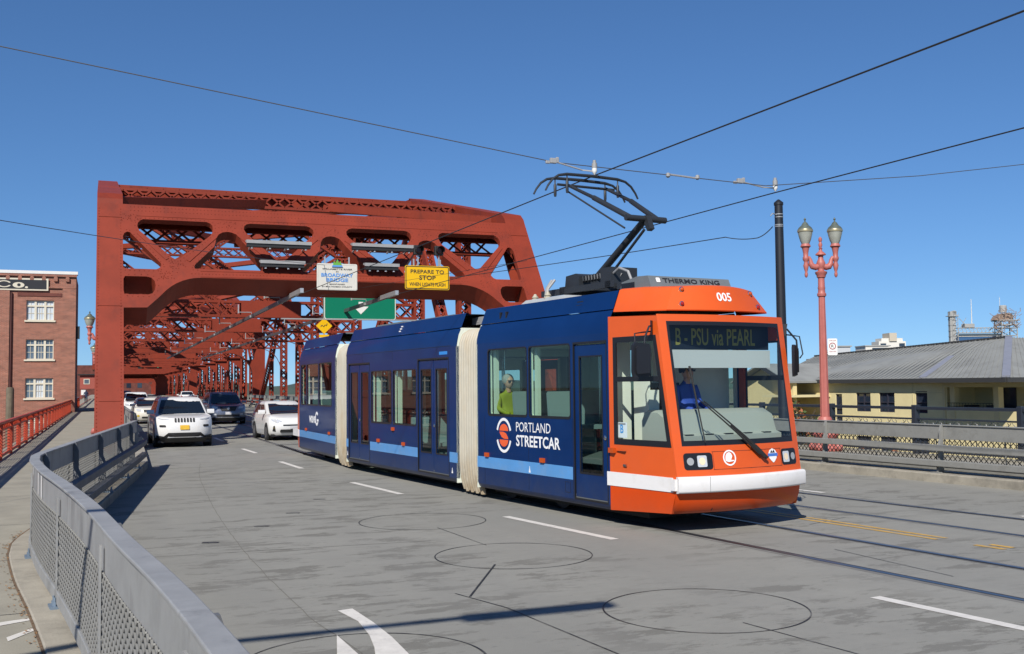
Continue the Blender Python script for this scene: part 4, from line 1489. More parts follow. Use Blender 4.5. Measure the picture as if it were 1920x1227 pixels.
# lower front skirt
mb = MB()
rows = []
for z, back in ((0.56, 0.0), (0.42, 0.02), (0.3, 0.08), (0.26, 0.14)):
    rows.append([fpt(vy(v, max(z, 0.5)), max(z, 0.5)) + V(-back, 0, z - max(z, 0.5)) for v in cols])
mb.grid(rows)
fput(mb.mesh('x', True, fix=False), 'front_skirt', M_TSKIRT)
for v in (-0.42,):
    mb = MB()
    y = vy(v, 0.5)
    mb.bar(fpt(y, 0.5, 0.003) + V(0, 0, 0.05), fpt(y - 0.08, 0.5, 0.003) + V(-0.085, 0, -0.21), 0.012, 0.006, (1, 0, 0))
    fput(mb.mesh('x'), 'skirt_joint', M_SEALB)
# bumper: thin side strips and a thick front rail wrapped round the nose


def bumper_rows(vs, o_in, o_out, z0, z1, r=0.03):
    rows = []
    for v in vs:
        z = 0.66
        p = fpt(vy(v, z), z)
        e = 1e-3
        t = fpt(vy(v + e, z), z) - fpt(vy(v - e, z), z)
        n = V(t.y, -t.x, 0).normalized()
        rows.append([p + n * o_in + V(0, 0, z1 - z), p + n * (o_out - r) + V(0, 0, z1 - z), p + n * (o_out - r * 0.3) + V(0, 0, z1 - z - r * 0.3), p + n * o_out + V(0, 0, z1 - z - r), p + n * o_out + V(0, 0, z0 - z + r), p + n * (o_out - r * 0.3) + V(0, 0, z0 - z + r * 0.3), p + n * (o_out - r) + V(0, 0, z0 - z), p + n * o_in + V(0, 0, z0 - z)])
    return rows


mb = MB()
vs = [-1.0, -0.985] + [k / 14 for k in range(-13, 14)] + [0.985, 1.0]
rr = bumper_rows(vs, -0.02, 0.085, 0.545, 0.76)
mb.grid(rr)
mb.poly(rr[0])
mb.poly(rr[-1])
bump = fput(mb.mesh('x', True, 50), 'bumper', M_TWHITE)
for v in (-0.62,):
    y = vy(v, 0.66)
    mb = MB()
    mb.bar(fpt(y, 0.66, 0.083) + V(0, 0, -0.1), fpt(y, 0.66, 0.083) + V(0, 0, 0.095), 0.006, 0.012, (1, 0, 0))
    fput(mb.mesh('x'), 'bumper_joint', M_GREY, bump)
for far in (False, True):
    mb = MB()
    y0 = (lambda s: TW - yr(s) + 0.012) if far else (lambda s: yr(s) - 0.012)
    y1 = (lambda s: TW - yr(s) - 0.01) if far else (lambda s: yr(s) + 0.01)
    mb.add([(0.04, y0(0.1), 0.555), (1.38, y0(1.38), 0.555), (1.38, y0(1.38), 0.745), (0.04, y0(0.1), 0.75), (0.04, y1(0.1), 0.555), (1.38, y1(1.38), 0.555), (1.38, y1(1.38), 0.745), (0.04, y1(0.1), 0.75)], MB.BOXF)
    SF.put(mb, 'bumper_side', M_TWHITE)
    mb = MB()
    s = 1.4
    yb = TW - yr(s) if far else yr(s)
    mb.box(s - 0.03, s + 0.06, yb - 0.04, yb + 0.05, 0.58, 0.73)
    SF.put(mb, 'bumper_link', M_TWHITE)


def fmap(loops, off, thick=0.0):
    """flat outline in (across, up) laid onto the curved front"""
    me = curve_mesh(loops, 0.0)
    bm = bmesh.new()
    bm.from_mesh(me)
    for _ in range(2):
        es = [e for e in bm.edges if e.calc_length() > 0.12]
        if es:
            bmesh.ops.subdivide_edges(bm, edges=es, cuts=1)
    bmesh.ops.triangulate(bm, faces=bm.faces)
    for v in bm.verts:
        v.co = fpt(v.co.x, v.co.y, off)
    bm.to_mesh(me)
    bm.free()
    return me


for y0, y1, far in ((0.24, 0.66, False), (1.9, 2.24, True)):
    o = rrect(y0, 0.845, y1, 1.065, 0.045)
    hp = fput(fmap([o], 0.006), 'headlight_panel', M_SEALB, front)
    a, b = (0.33, 0.5) if not far else (2.16, 2.0)
    fput(fmap([ring(a, 0.955, 0.05, 0.05, 20)], 0.012), 'turn_lamp', mat('grey_lamp_lens', (0.3, 0.31, 0.32), 0.25) if 'grey_lamp_lens' not in MATS else MATS['grey_lamp_lens'], hp)
    fput(fmap([rrect(b - 0.07, 0.88, b + 0.07, 1.03, 0.02)], 0.012), 'headlamp', M_LAMPLENS, hp)
    fput(fmap([ring(b, 0.955, 0.045, 0.05, 16)], 0.014), 'headlamp_bulb', mat('warm_lamp_glass', (0.75, 0.62, 0.42), 0.1) if 'warm_lamp_glass' not in MATS else MATS['warm_lamp_glass'], hp)
for za, ya, yb in ((0.838, 0.66, 1.9), (1.072, 0.66, 1.9)):
    fput(fmap([rect(ya, za, yb, za + 0.005)], 0.004), 'panel_seam', M_SEALB, front)
for ya in (0.672, 1.885):
    fput(fmap([rect(ya, 0.84, ya + 0.005, 1.072)], 0.004), 'panel_seam', M_SEALB, front)
# round maker's emblem and oval sticker on the nose
cy, cz = 0.93, 0.985
fput(fmap([ring(cy, cz, 0.105, 0.105, 32), ring(cy, cz, 0.085, 0.085, 32)], 0.006), 'emblem_ring', M_LOGOW, front)
fput(fmap([[(cy - 0.07, cz - 0.04), (cy - 0.02, cz - 0.055), (cy + 0.07, cz - 0.045), (cy + 0.065, cz - 0.03), (cy + 0.02, cz - 0.03), (cy + 0.045, cz + 0.02), (cy + 0.03, cz + 0.06), (cy, cz + 0.075), (cy - 0.035, cz + 0.065), (cy - 0.06, cz + 0.035), (cy - 0.068, cz)]], 0.006), 'emblem_wing', M_LOGOW, front)
cy, cz = 1.72, 0.985
fput(fmap([[(cy - 0.085, cz + 0.03), (cy - 0.06, cz + 0.07), (cy, cz + 0.095), (cy + 0.06, cz + 0.07), (cy + 0.085, cz + 0.03), (cy + 0.075, cz - 0.035), (cy + 0.03, cz - 0.08), (cy, cz - 0.1), (cy - 0.03, cz - 0.08), (cy - 0.075, cz - 0.035)]], 0.006), 'sticker', M_LOGOW, front)
fput(fmap([rect(cy - 0.1, cz - 0.012, cy + 0.1, cz + 0.028)], 0.008), 'sticker_band', M_BLUETXT, front)
fput(fmap([[(cy - 0.05, cz + 0.035), (cy - 0.02, cz + 0.075), (cy, cz + 0.045), (cy + 0.025, cz + 0.08), (cy + 0.05, cz + 0.035)]], 0.008), 'sticker_peaks', M_DARKTXT, front)

# roof fairing of the cab
mb = MB()
rows = []
for z, sx, ex_, sb, yb in ((2.985, 1.04, 0.32, 0.12, 0.085), (3.0, 1.05, 0.32, 0.12, 0.085), (3.34, 0.93, 0.53, 0.12, 0.2), (3.36, 0.89, 0.57, 0.12, 0.25)):
    row = [V(sb, yb, z if z > 3.1 else 3.02 + (z - 2.985)), V(sb + (sx - sb) * 0.5, yb + (ex_ - yb) * 0.35, z if z > 3.1 else z + 0.018)]
    for k in range(13):
        v = -1 + k / 6
        row.append(V(sx + 0.17 * (1 - v * v), TW / 2 + v * (TW / 2 - ex_), z - (0.02 if z > 3.1 else 0) * abs(v) ** 2))
    row += [V(sb + (sx - sb) * 0.5, TW - yb - (ex_ - yb) * 0.35, z if z > 3.1 else z + 0.018), V(sb, TW - yb, z if z > 3.1 else 3.02 + (z - 2.985))]
    rows.append(row)
mb.grid(rows)
mb.poly(rows[-1])
fair = fput(mb.mesh('x', True, 28, fix=False), 'cab_fairing', M_TORANGE)
mb = MB()
pl = [fpt(vy(v, 2.92), 2.925) for v in cols]
mb.poly([V(0.1, 0.03, 2.95)] + pl + [V(0.1, TW - 0.03, 2.95)])
fput(mb.mesh('x'), 'cab_roof', M_TORANGE)
mb = MB()
mb.grid([[V(0.1, 0.0, 2.72), V(1.13, 0.11, 2.72)], [V(0.1, 0.03, 2.96), V(1.09, 0.12, 2.93)]])
# number and lamps on the fairing face


def fair_pt(y, z, off=0.006):
    t = (z - 3.0) / 0.34
    sx, e = 1.05 - 0.12 * t, 0.32 + 0.21 * t
    v = (y - TW / 2) / (TW / 2 - e)
    return V(sx + 0.17 * (1 - v * v) + off, y, z)


me = text_mesh('005', 0.26, 0.125, 0.02, 0)
for v in me.vertices:
    v.co = fair_pt(v.co.x + 1.12, v.co.y + 3.13)
fput(me, 'fleet_number', M_LOGOW, fair)
for y, z, mt in ((0.55, 3.08, M_REDLENS), (0.62, 3.29, M_AMBER), (1.93, 3.07, M_REDLENS), (1.86, 3.27, M_AMBER)):
    mb = MB()
    mb.lathe([(0.04, 0), (0.04, 0.012), (0.03, 0.014)], 14)
    me = mb.mesh('x')
    me.transform(frame(fair_pt(y, z, 0.0), (0, 1, 0), (0, 0, 1)))
    lm = fput(me, 'marker_bezel', M_CHROME, fair)
    mb = MB()
    mb.lathe([(0.03, 0.01), (0.026, 0.03), (0.012, 0.04)], 14)
    me = mb.mesh('x', True)
    me.transform(frame(fair_pt(y, z, 0.0), (0, 1, 0), (0, 0, 1)))
    fput(me, 'marker_lens', mt, fair)
# side marker and lock on the cab side
mb = MB()
mb.box(0.12, 0.24, -0.045, 0.02, 1.02, 1.09)
SF.put(mb, 'marker_lamp', M_AMBER, CAB)
mb = MB()
mb.box(0.26, 0.46, -0.004, 0.03, 1.045, 1.05)
SF.put(mb, 'cable_stub', M_SEALB, CAB)
mb = MB()
mb.box(0.4, 0.47, 0.01, 0.035, 0.84, 0.87)
SF.put(mb, 'door_lock', M_CHROME, CAB)

# wipers
for pts in ([(1.42, 1.02, 0.05), (0.52, 1.78, 0.07)], [(1.48, 1.04, 0.05), (0.6, 1.75, 0.07)], [(0.45, 2.22, 0.05), (0.55, 1.2, 0.04)], [(1.5, 1.0, 0.05), (0.98, 1.42, 0.06)]):
    mb = MB()
    a, b = [fpt(y, z, o) for y, z, o in pts]
    n = 5
    mb.tube([fpt(pts[0][0] + (pts[1][0] - pts[0][0]) * k / n, pts[0][1] + (pts[1][1] - pts[0][1]) * k / n, pts[0][2]) for k in range(n + 1)], [0.016, 0.014, 0.012, 0.01, 0.009, 0.008], 6)
    fput(mb.mesh('x'), 'wiper', M_BLACKRUB, front)
mb = MB()
for q in (0, 0.06):
    mb.tube([fpt(1.3 + q, 1.16 - q * 0.4, 0.05), fpt(1.5 + q * 0.7, 0.98 - q * 0.3, 0.06)], [0.022, 0.026], 8)
fput(mb.mesh('x'), 'wiper_motor_arm', M_BLACKRUB, front)

# mirrors on both sides
for far in (False, True):
    sg = 1 if far else -1
    y0 = TW - 0.1 if far else 0.1
    w = lambda s, y, z: V(s, y0 + sg * y, z)
    mb = MB()
    mb.tube([w(1.02, 0.0, 2.78), w(1.1, 0.12, 2.76), w(1.16, 0.24, 2.6), w(1.16, 0.26, 2.36)], 0.014, 8)
    mb.tube([w(1.0, 0.0, 2.7), w(1.06, 0.2, 2.68), w(1.1, 0.36, 2.66), w(1.14, 0.38, 2.4), w(1.16, 0.3, 2.34)], 0.01, 8)
    ma = SF.put(mb, 'mirror_arm', M_BLACK, None)
    mb = MB()
    pr = [(-0.13, -0.21), (0.13, -0.23), (0.15, -0.15), (0.14, 0.2), (0.1, 0.24), (-0.12, 0.22), (-0.15, 0.15)]
    c = w(1.17, 0.3 if not far else 0.2, 2.3)
    kx_, ky_ = (0.0, 1.0) if not far else (-0.75, 0.5)      # the far mirror is turned in towards the driver
    mb.prism([c + V(-0.04 + kx_ * a, sg * a * ky_, b) for a, b in pr], (0.05, 0, 0))
    mb.prism([c + V(0.01 + kx_ * a * 0.8, sg * a * 0.8 * ky_, b * 0.8) for a, b in pr], (0.035, 0, 0))
    SF.put(mb, 'mirror_head', M_BLACK, None, True, bevel) if False else SF.put(mb, 'mirror_head', M_BLACK, ma, True)
    mb = MB()
    mb.prism([w(0.98, -0.02, 2.84), w(1.1, 0.1, 2.84), w(1.08, 0.08, 2.66), w(0.99, 0.0, 2.66)], (0.03, 0, 0))
    SF.put(mb, 'camera_bracket', M_BLACK, ma)

# inside the cab: destination box, blind, desk, seat, bulkhead
mb = MB()
mb.box(0.93, 1.0, 0.26, TW - 0.26, 2.46, 2.84)
dst = SF.put(mb, 'destination_sign', M_SIGNB)
me = text_mesh('B - PSU via PEARL', 1.44, 0.24, 0.012, 0)
me.transform(frame((1.004, 0.5, 2.515), (0, 1, 0), (0, 0, 1)))
fput(me, 'destination_text', M_LED, dst)
mb = MB()
mb.box(1.06, 1.07, 0.32, TW - 0.3, 2.2, 2.45)
SF.put(mb, 'roller_blind', M_VISOR)
mb = MB()
ds = []
for y in (0.24, 0.3, 0.5, TW / 2, TW - 0.5, TW - 0.3, TW - 0.24):
    e = 0.03 if y in (0.24, TW - 0.24) else 0.0
    ds.append([(0.55, y, 1.0), (0.55, y, 1.5 - e), (0.62, y, 1.62 - e), (0.9, y, 1.62 - e), (1.02, y, 1.56 - e), (1.1, y, 1.3), (1.2, y, 1.27), (1.2, y, 1.0)])
mb.grid(ds)
mb.poly(ds[0])
mb.poly(ds[-1])
SF.put(mb, 'driver_desk', M_DASH, None, True)
for y in (0.5, 0.85, 1.2, 1.55, 1.9):
    mb = MB()
    mb.box(1.07, 1.19, y, y + 0.14, 1.28, 1.292)
    SF.put(mb, 'desk_vent', M_SEALB)
mb = MB()
mb.box(-0.1, -0.06, 0.9, TW - 0.1, 0.4, 2.6)
mb.box(-0.1, -0.06, 0.1, 0.5, 1.1, 2.6)
SF.put(mb, 'cab_bulkhead', M_INTW)
mb = MB()
mb.box(0.12, 0.46, 0.42, 0.46, 0.95, 2.5)
mb.box(0.46, 0.48, 0.42, 0.6, 0.95, 1.9)
SF.put(mb, 'cab_cabinet', M_INTW)
mb = MB()
mb.box(0.12, 1.3, 0.15, TW - 0.15, 0.85, 0.9)
SF.put(mb, 'cab_floor', M_INTF)
mb = MB()
mb.box(0.0, 0.12, 0.75, 1.25, 0.95, 2.0)
mb.box(0.0, 0.5, 0.75, 1.25, 1.3, 1.42)
SF.put(mb, 'driver_seat', mat('dark_seat_cloth', (0.03, 0.035, 0.05), 0.8), None)
mb = MB()
mb.box(0.23, 0.46, 0.045, 0.05, 1.235, 1.45)
cd = SF.put(mb, 'route_card', mat('route_card_white', (0.7, 0.75, 0.8), 0.5))
me = text_mesh('B', 0.075, 0.12, 0.02, 0)
me.transform(frame((0.305, 0.042, 1.3), (1, 0, 0), (0, 0, 1)))
fput(me, 'route_letter', mat('route_letter_blue', (0.05, 0.3, 0.7), 0.5), cd)
mb = MB()
mb.box(0.26, 0.43, 0.041, 0.046, 1.42, 1.44)
SF.put(mb, 'card_clip', M_GREY, cd)

# seats, poles and rails in the saloons
def seat(S, s, y, z, face=1):
    mb = MB()
    mb.box(s - 0.2, s + 0.22, y, y + 0.84, z + 0.38, z + 0.45)
    mb.prism([(s - face * 0.2, y, z + 0.42), (s - face * 0.26, y, z + 0.95), (s - face * 0.22, y, z + 0.98), (s - face * 0.14, y, z + 0.42)], (0, 0.84, 0))
    mb.box(s - 0.05, s + 0.1, y + 0.1, y + 0.7, z, z + 0.38)
    S.put(mb, 'passenger_seat', M_SEATF)


for s in (-3.62, -2.72, -1.6):
    for y in (0.14, 1.48):
        seat(SF, s, y, 0.9)
for s in (-4.2, -3.3, -2.5):
    seat(SM, s, 1.45, 0.36)
seat(SM, -2.35, 0.14, 0.36)
for s in (-0.9, -1.8, -2.8, -3.6):
    for y in (0.14, 1.48):
        seat(SR, s, y, 0.9, -1)
mb = MB()
mb.box(-4.0, -0.1, 0.07, TW - 0.07, 0.82, 0.9)
SF.put(mb, 'raised_floor', M_INTF)
mb = MB()
mb.box(-4.6, 0.0, 0.07, TW - 0.07, 0.82, 0.9)
SR.put(mb, 'raised_floor', M_INTF)
for S, pts in ((SM, [(-4.6, 0.5), (-2.0, 0.5), (-1.85, 1.9), (-4.7, 1.9), (-0.6, 0.6)]), (SF, [(-3.9, 0.5), (-0.9, 0.6), (-2.2, 1.4)])):
    for s, y in pts:
        mb = MB()
        mb.tube([(s, y, 0.4), (s, y, 2.62)], 0.017, 8)
        S.put(mb, 'grab_pole', MATS['chrome_trim'])
for s0, s1 in ((-4.55, -4.3), (-3.25, -3.05)):   # cream window posts seen just inside the glass
    mb = MB()
    mb.box(s0, s0 + 0.12, 0.1, 0.16, 1.19, 2.5)
    SM.put(mb, 'window_post', M_INTW)
for s0 in (-3.56, -2.15):
    mb = MB()
    mb.box(s0, s0 + 0.09, 0.1, 0.16, 1.49, 2.6)
    SF.put(mb, 'window_post', M_INTW)
mb = MB()
mb.box(-0.62, -0.2, 1.15, 1.2, 0.9, 1.5)
SF.put(mb, 'step_panel', M_INTW)

# rear cab end (seen edge on)
mb = MB()
rows = []
for z, ds_, e in ((0.22, 0.75, 0.35), (0.55, 0.95, 0.22), (1.15, 0.95, 0.2), (2.7, 0.6, 0.24), (2.98, 0.5, 0.3)):
    row = [V(-4.6, 0.0 if z < 2.8 else 0.06, z), V(-4.6 - ds_ * 0.7, 0.08, z)]
    for k in range(9):
        v = -1 + k / 4
        row.append(V(-4.6 - ds_ - 0.16 * (1 - v * v), TW / 2 + v * (TW / 2 - e), z))
    row += [V(-4.6 - ds_ * 0.7, TW - 0.08, z), V(-4.6, TW if z < 2.8 else TW - 0.06, z)]
    rows.append(row)
mb.grid(rows)
mb.poly(rows[-1])
me = mb.mesh('x', True, 30, fix=False)
me.transform(SR.M)
link('rear_cab', me, tram, M_TORANGE)
mb = MB()
mb.box(-5.5, -4.65, -0.012, TW + 0.012, 0.555, 0.75)
SR.put(mb, 'rear_bumper', M_TWHITE)

# running gear
for S, s in ((SF, -1.9), (SF, -3.6), (SR, -1.6), (SR, -3.4)):
    for y in (0.45, TW - 0.55):
        mb = MB()
        mb.tube([(s, y, 0.31), (s, y + 0.1, 0.31)], 0.3, 20)
        S.put(mb, 'wheel', mat('dark_wheel_steel', (0.03, 0.03, 0.03), 0.6) if 'dark_wheel_steel' not in MATS else MATS['dark_wheel_steel'])
for S, a, b in ((SF, -3.9, 0.6), (SM, -6.2, -0.1), (SR, -4.4, -0.2)):
    mb = MB()
    mb.box(a, b, 0.3, TW - 0.3, 0.12, 0.27)
    S.put(mb, 'underframe', M_BLACKRUB)

# ---- roof: air unit, pantograph
mb = MB()
pr = [(-0.27, 3.34), (-0.22, 3.49), (0.15, 3.545), (0.42, 3.535), (0.5, 3.36)]
mb.prism([(s, 0.48, z) for s, z in pr], (0, 1.5, 0))
tk = SF.put(mb, 'roof_air_unit', M_THERMO, None)
mb = MB()
mb.box(-0.22, 0.1, 0.47, 0.49, 3.37, 3.47)
SF.put(mb, 'unit_grille', M_SEALB, tk)
me = text_mesh('THERMO KING', 1.05, 0.075, 0.02, 0)
me.transform(frame((0.473, 0.72, 3.44), (0, 1, 0), V(-0.08, 0, 0.175)))
fput(me, 'unit_lettering', M_DARKTXT, tk)
me = curve_mesh([rrect(0, 0, 0.07, 0.075, 0.015)], 0)
me.transform(frame((0.473, 0.6, 3.44), (0, 1, 0), V(-0.08, 0, 0.175)))
fput(me, 'unit_badge', M_LOGOW, tk)

pan = MB()
pan.box(-3.05, -0.85, 0.78, 0.86, 3.5, 3.6)
pan.box(-3.05, -0.85, 1.6, 1.68, 3.5, 3.6)
pan.box(-2.45, -2.3, 0.78, 1.68, 3.5, 3.62)
pan.box(-1.1, -0.95, 0.78, 1.68, 3.5, 3.6)
pan.prism([(-2.4, 0.85, 3.55), (-1.95, 0.85, 3.55), (-1.95, 0.85, 3.78), (-2.05, 0.85, 3.82), (-2.35, 0.85, 3.8)], (0, 0.75, 0))
pn = SF.put(pan, 'pantograph', M_PANTO, None)


def pput(mb, name, mt=M_PANTO, smooth=True):
    return SF.put(mb, name, mt, pn, smooth)


pput(MB().tube([(-2.02, 1.23, 3.74), (-0.66, 1.23, 4.52)], [0.062, 0.056], 12), 'lower_arm')
pput(MB().tube([(-1.35, 1.1, 3.78), (-0.5, 1.12, 4.36)], 0.022, 8), 'lower_rod')
pput(MB().tube([(-0.62, 0.86, 4.55), (-0.62, 1.62, 4.55)], 0.05, 12), 'knee_bar')
pput(MB().prism([(-0.68, 1.2, 4.6), (-0.56, 1.2, 4.6), (-0.46, 1.2, 4.38), (-0.54, 1.2, 4.35)], (0, 0.09, 0)), 'knee_bracket', smooth=False)
pput(MB().tube([(-0.66, 0.98, 4.56), (-1.5, 0.86, 5.0), (-1.52, 0.86, 5.01), (-2.26, 0.84, 5.34)], [0.045, 0.042, 0.03, 0.026], 10), 'upper_arm')
pput(MB().tube([(-0.66, 1.5, 4.56), (-1.5, 1.6, 5.0), (-1.52, 1.6, 5.01), (-2.26, 1.62, 5.34)], [0.045, 0.042, 0.03, 0.026], 10), 'upper_arm')
pput(MB().tube([(-0.82, 0.98, 4.42), (-2.2, 0.8, 5.22)], 0.015, 6), 'upper_rod')
for ds_ in (-0.19, 0.19):
    s = -2.26 + ds_
    pts = [(s, 0.3, 5.17), (s, 0.35, 5.26), (s, 0.44, 5.37), (s, 0.56, 5.445), (s, 0.72, 5.475), (s, 1.23, 5.485), (s, 1.74, 5.475), (s, 1.9, 5.445), (s, 2.02, 5.37), (s, 2.11, 5.26), (s, 2.16, 5.17)]
    pput(MB().tube(pts, [0.016, 0.018, 0.02, 0.022, 0.026, 0.028, 0.026, 0.022, 0.02, 0.018, 0.016], 8), 'contact_strip')
    for y in (0.72, 1.74):
        mb = MB()
        mb.lathe([(0.02, -0.2), (0.026, -0.16), (0.026, 0.0), (0.012, 0.02), (0.012, 0.1)], 10, (s, y, 5.36))
        pput(mb, 'strip_spring')
pput(MB().tube([(-2.26, 0.65, 5.33), (-2.26, 1.8, 5.33)], 0.022, 8), 'head_tube')
mb = MB()
n = 60
mb.tube([(-1.95 + 1.0 * k / n, 0.95 + 0.055 * math.cos(2 * PI * k / 5), 3.72 + 0.055 * math.sin(2 * PI * k / 5)) for k in range(n + 1)], 0.018, 5)
mb.tube([(-2.0, 0.95, 3.72), (-0.95, 0.95, 3.74)], 0.035, 8)
pput(mb, 'main_spring')
pput(MB().box(-1.25, -0.95, 0.8, 1.3, 3.6, 3.82), 'drive_box', smooth=False)
mb = MB()
mb.tube([(-0.95, 0.85, 3.72), (-0.75, 0.82, 3.78), (-0.5, 0.8, 3.7), (-0.35, 0.8, 3.45)], 0.022, 8)
pput(mb, 'power_cable', M_GREY)
pput(MB().tube([(-2.55, 0.7, 3.75), (-2.6, 0.62, 3.6), (-2.62, 0.6, 3.42)], 0.025, 8), 'power_cable', M_GREY)
pput(MB().tube([(-2.5, 0.72, 3.75), (-2.52, 0.6, 3.6), (-2.5, 0.55, 3.42)], 0.025, 8), 'power_cable', M_GREY)
pput(MB().box(-0.8, -0.6, 0.8, 0.95, 3.45, 3.56).box(-0.5, -0.38, 0.78, 0.9, 3.42, 3.52), 'junction_box', smooth=False)
for s, y in ((-2.95, 0.6), (-2.45, 0.55), (-2.95, 1.9), (-1.0, 1.9)):
    mb = MB()
    mb.lathe([(0.07, 0), (0.07, 0.02), (0.045, 0.04), (0.06, 0.06), (0.035, 0.09), (0.02, 0.12)], 12, (s, y, 3.42))
    pput(mb, 'insulator', mat('cream_insulator', (0.38, 0.35, 0.27), 0.5) if 'cream_insulator' not in MATS else MATS['cream_insulator'])
mb = MB()
mb.prism([(-3.25, 0.42, 3.33), (-1.75, 0.42, 3.33), (-1.85, 0.5, 3.44), (-3.1, 0.5, 3.44)], (0, 1.4, 0))
SF.put(mb, 'roof_pan', mat('pale_roof_pan', (0.32, 0.34, 0.35), 0.6, var=0.1), None)
# boxes on the middle and rear roofs
for S, a, b, z in ((SM, -5.6, -3.9, 3.42), (SM, -3.2, -1.2, 3.4), (SR, -3.5, -1.0, 3.4)):
    mb = MB()
    mb.box(a, b, 0.5, TW - 0.5, 3.3, z)
    S.put(mb, 'roof_equipment_box', M_THERMO)

# ------------------------------------------------------------------ red footway railing on the left
rail = empty('footway_railing', (-2.4, 24, 0.15), 0, 'orange-red steel railing along the left edge of the footway', 'railing')
RL0 = Vector(rail.location)


def rx(y):
    return -2.39 + (y - 30.5) * 0.0064


def rl(x, y, z):
    return Vector((x, y, z)) - RL0


for z, w, h in ((1.12, 0.1, 0.07), (0.93, 0.08, 0.06), (0.24, 0.08, 0.06)):
    mb = MB()
    mb.bar(rl(rx(-4), -4, z), rl(rx(200), 200, z), w, h)
    mb.build('rail_bar', M_RAILRED, rail, bevel=0.008)
k = 0
y = 11.4
while y < 118:
    mb = MB()
    x = rx(y)
    mb.bar(rl(x, y, 0.15), rl(x, y, 1.1), 0.13, 0.02, (0, 1, 0))
    mb.bar(rl(x, y + 0.05, 0.15), rl(x, y + 0.05, 1.1), 0.02, 0.1, (0, 1, 0))
    mb.bar(rl(x, y + 0.1, 0.15), rl(x, y + 0.1, 1.1), 0.13, 0.02, (0, 1, 0))
    mb.build('post', M_RAILRED, rail)
    mb = MB()
    n = 6
    for q in range(n):
        y0, y1 = y + 3.15 * q / n, y + 3.15 * (q + 1) / n
        mb.bar(rl(x, y0, 0.94), rl(x, (y0 + y1) / 2, 1.1), 0.03, 0.02)
        mb.bar(rl(x, (y0 + y1) / 2, 1.1), rl(x, y1, 0.94), 0.03, 0.02)
    mb.build('rail_bracing', M_RAILRED, rail)
    mb = MB()
    for q in range(7):
        z = 0.32 + q * 0.085
        mb.tube([rl(x, y, z), rl(x, y + 3.15, z)], 0.011, 5)
    mb.build('horizontal_rods', M_RAILRED, rail)
    y += 3.15

# ------------------------------------------------------------------ cars
M_CARW = mat('white_car_paint', (0.64, 0.64, 0.63), 0.3, coat=0.8, var=0.03, vscale=3)
M_CARW2 = mat('warm_white_car_paint', (0.62, 0.6, 0.54), 0.3, coat=0.8, var=0.03, vscale=3)
M_CARG = mat('slate_blue_car_paint', (0.15, 0.17, 0.23), 0.28, 0.5, coat=0.8, var=0.05)
M_CARN = mat('navy_car_paint', (0.012, 0.02, 0.05), 0.28, 0.2, coat=0.8)
M_CARGL = mat('dark_car_glass', (0.008, 0.012, 0.018), 0.04, spec=0.8)
M_TYRE = mat('tyre_rubber', (0.014, 0.014, 0.014), 0.8)
M_RIM = mat('alloy_rim', (0.35, 0.35, 0.36), 0.3, 0.9)
M_TRIM = mat('black_plastic_trim', (0.015, 0.015, 0.016), 0.55)
M_LAMPG = mat('clear_car_lamp', (0.55, 0.57, 0.6), 0.12, 0.3)
M_PLATE_Y = mat('yellow_number_plate', (0.62, 0.38, 0.03), 0.5, var=0.2, vscale=25)
M_PLATE_W = mat('white_number_plate', (0.5, 0.5, 0.52), 0.5, var=0.2, vscale=25)
M_FOG = mat('amber_fog_lamp', (0.5, 0.36, 0.05), 0.2)
XSF = [0, 0.2, 0.38, 0.55, 0.7, 0.82, 0.91, 0.97, 1.0]


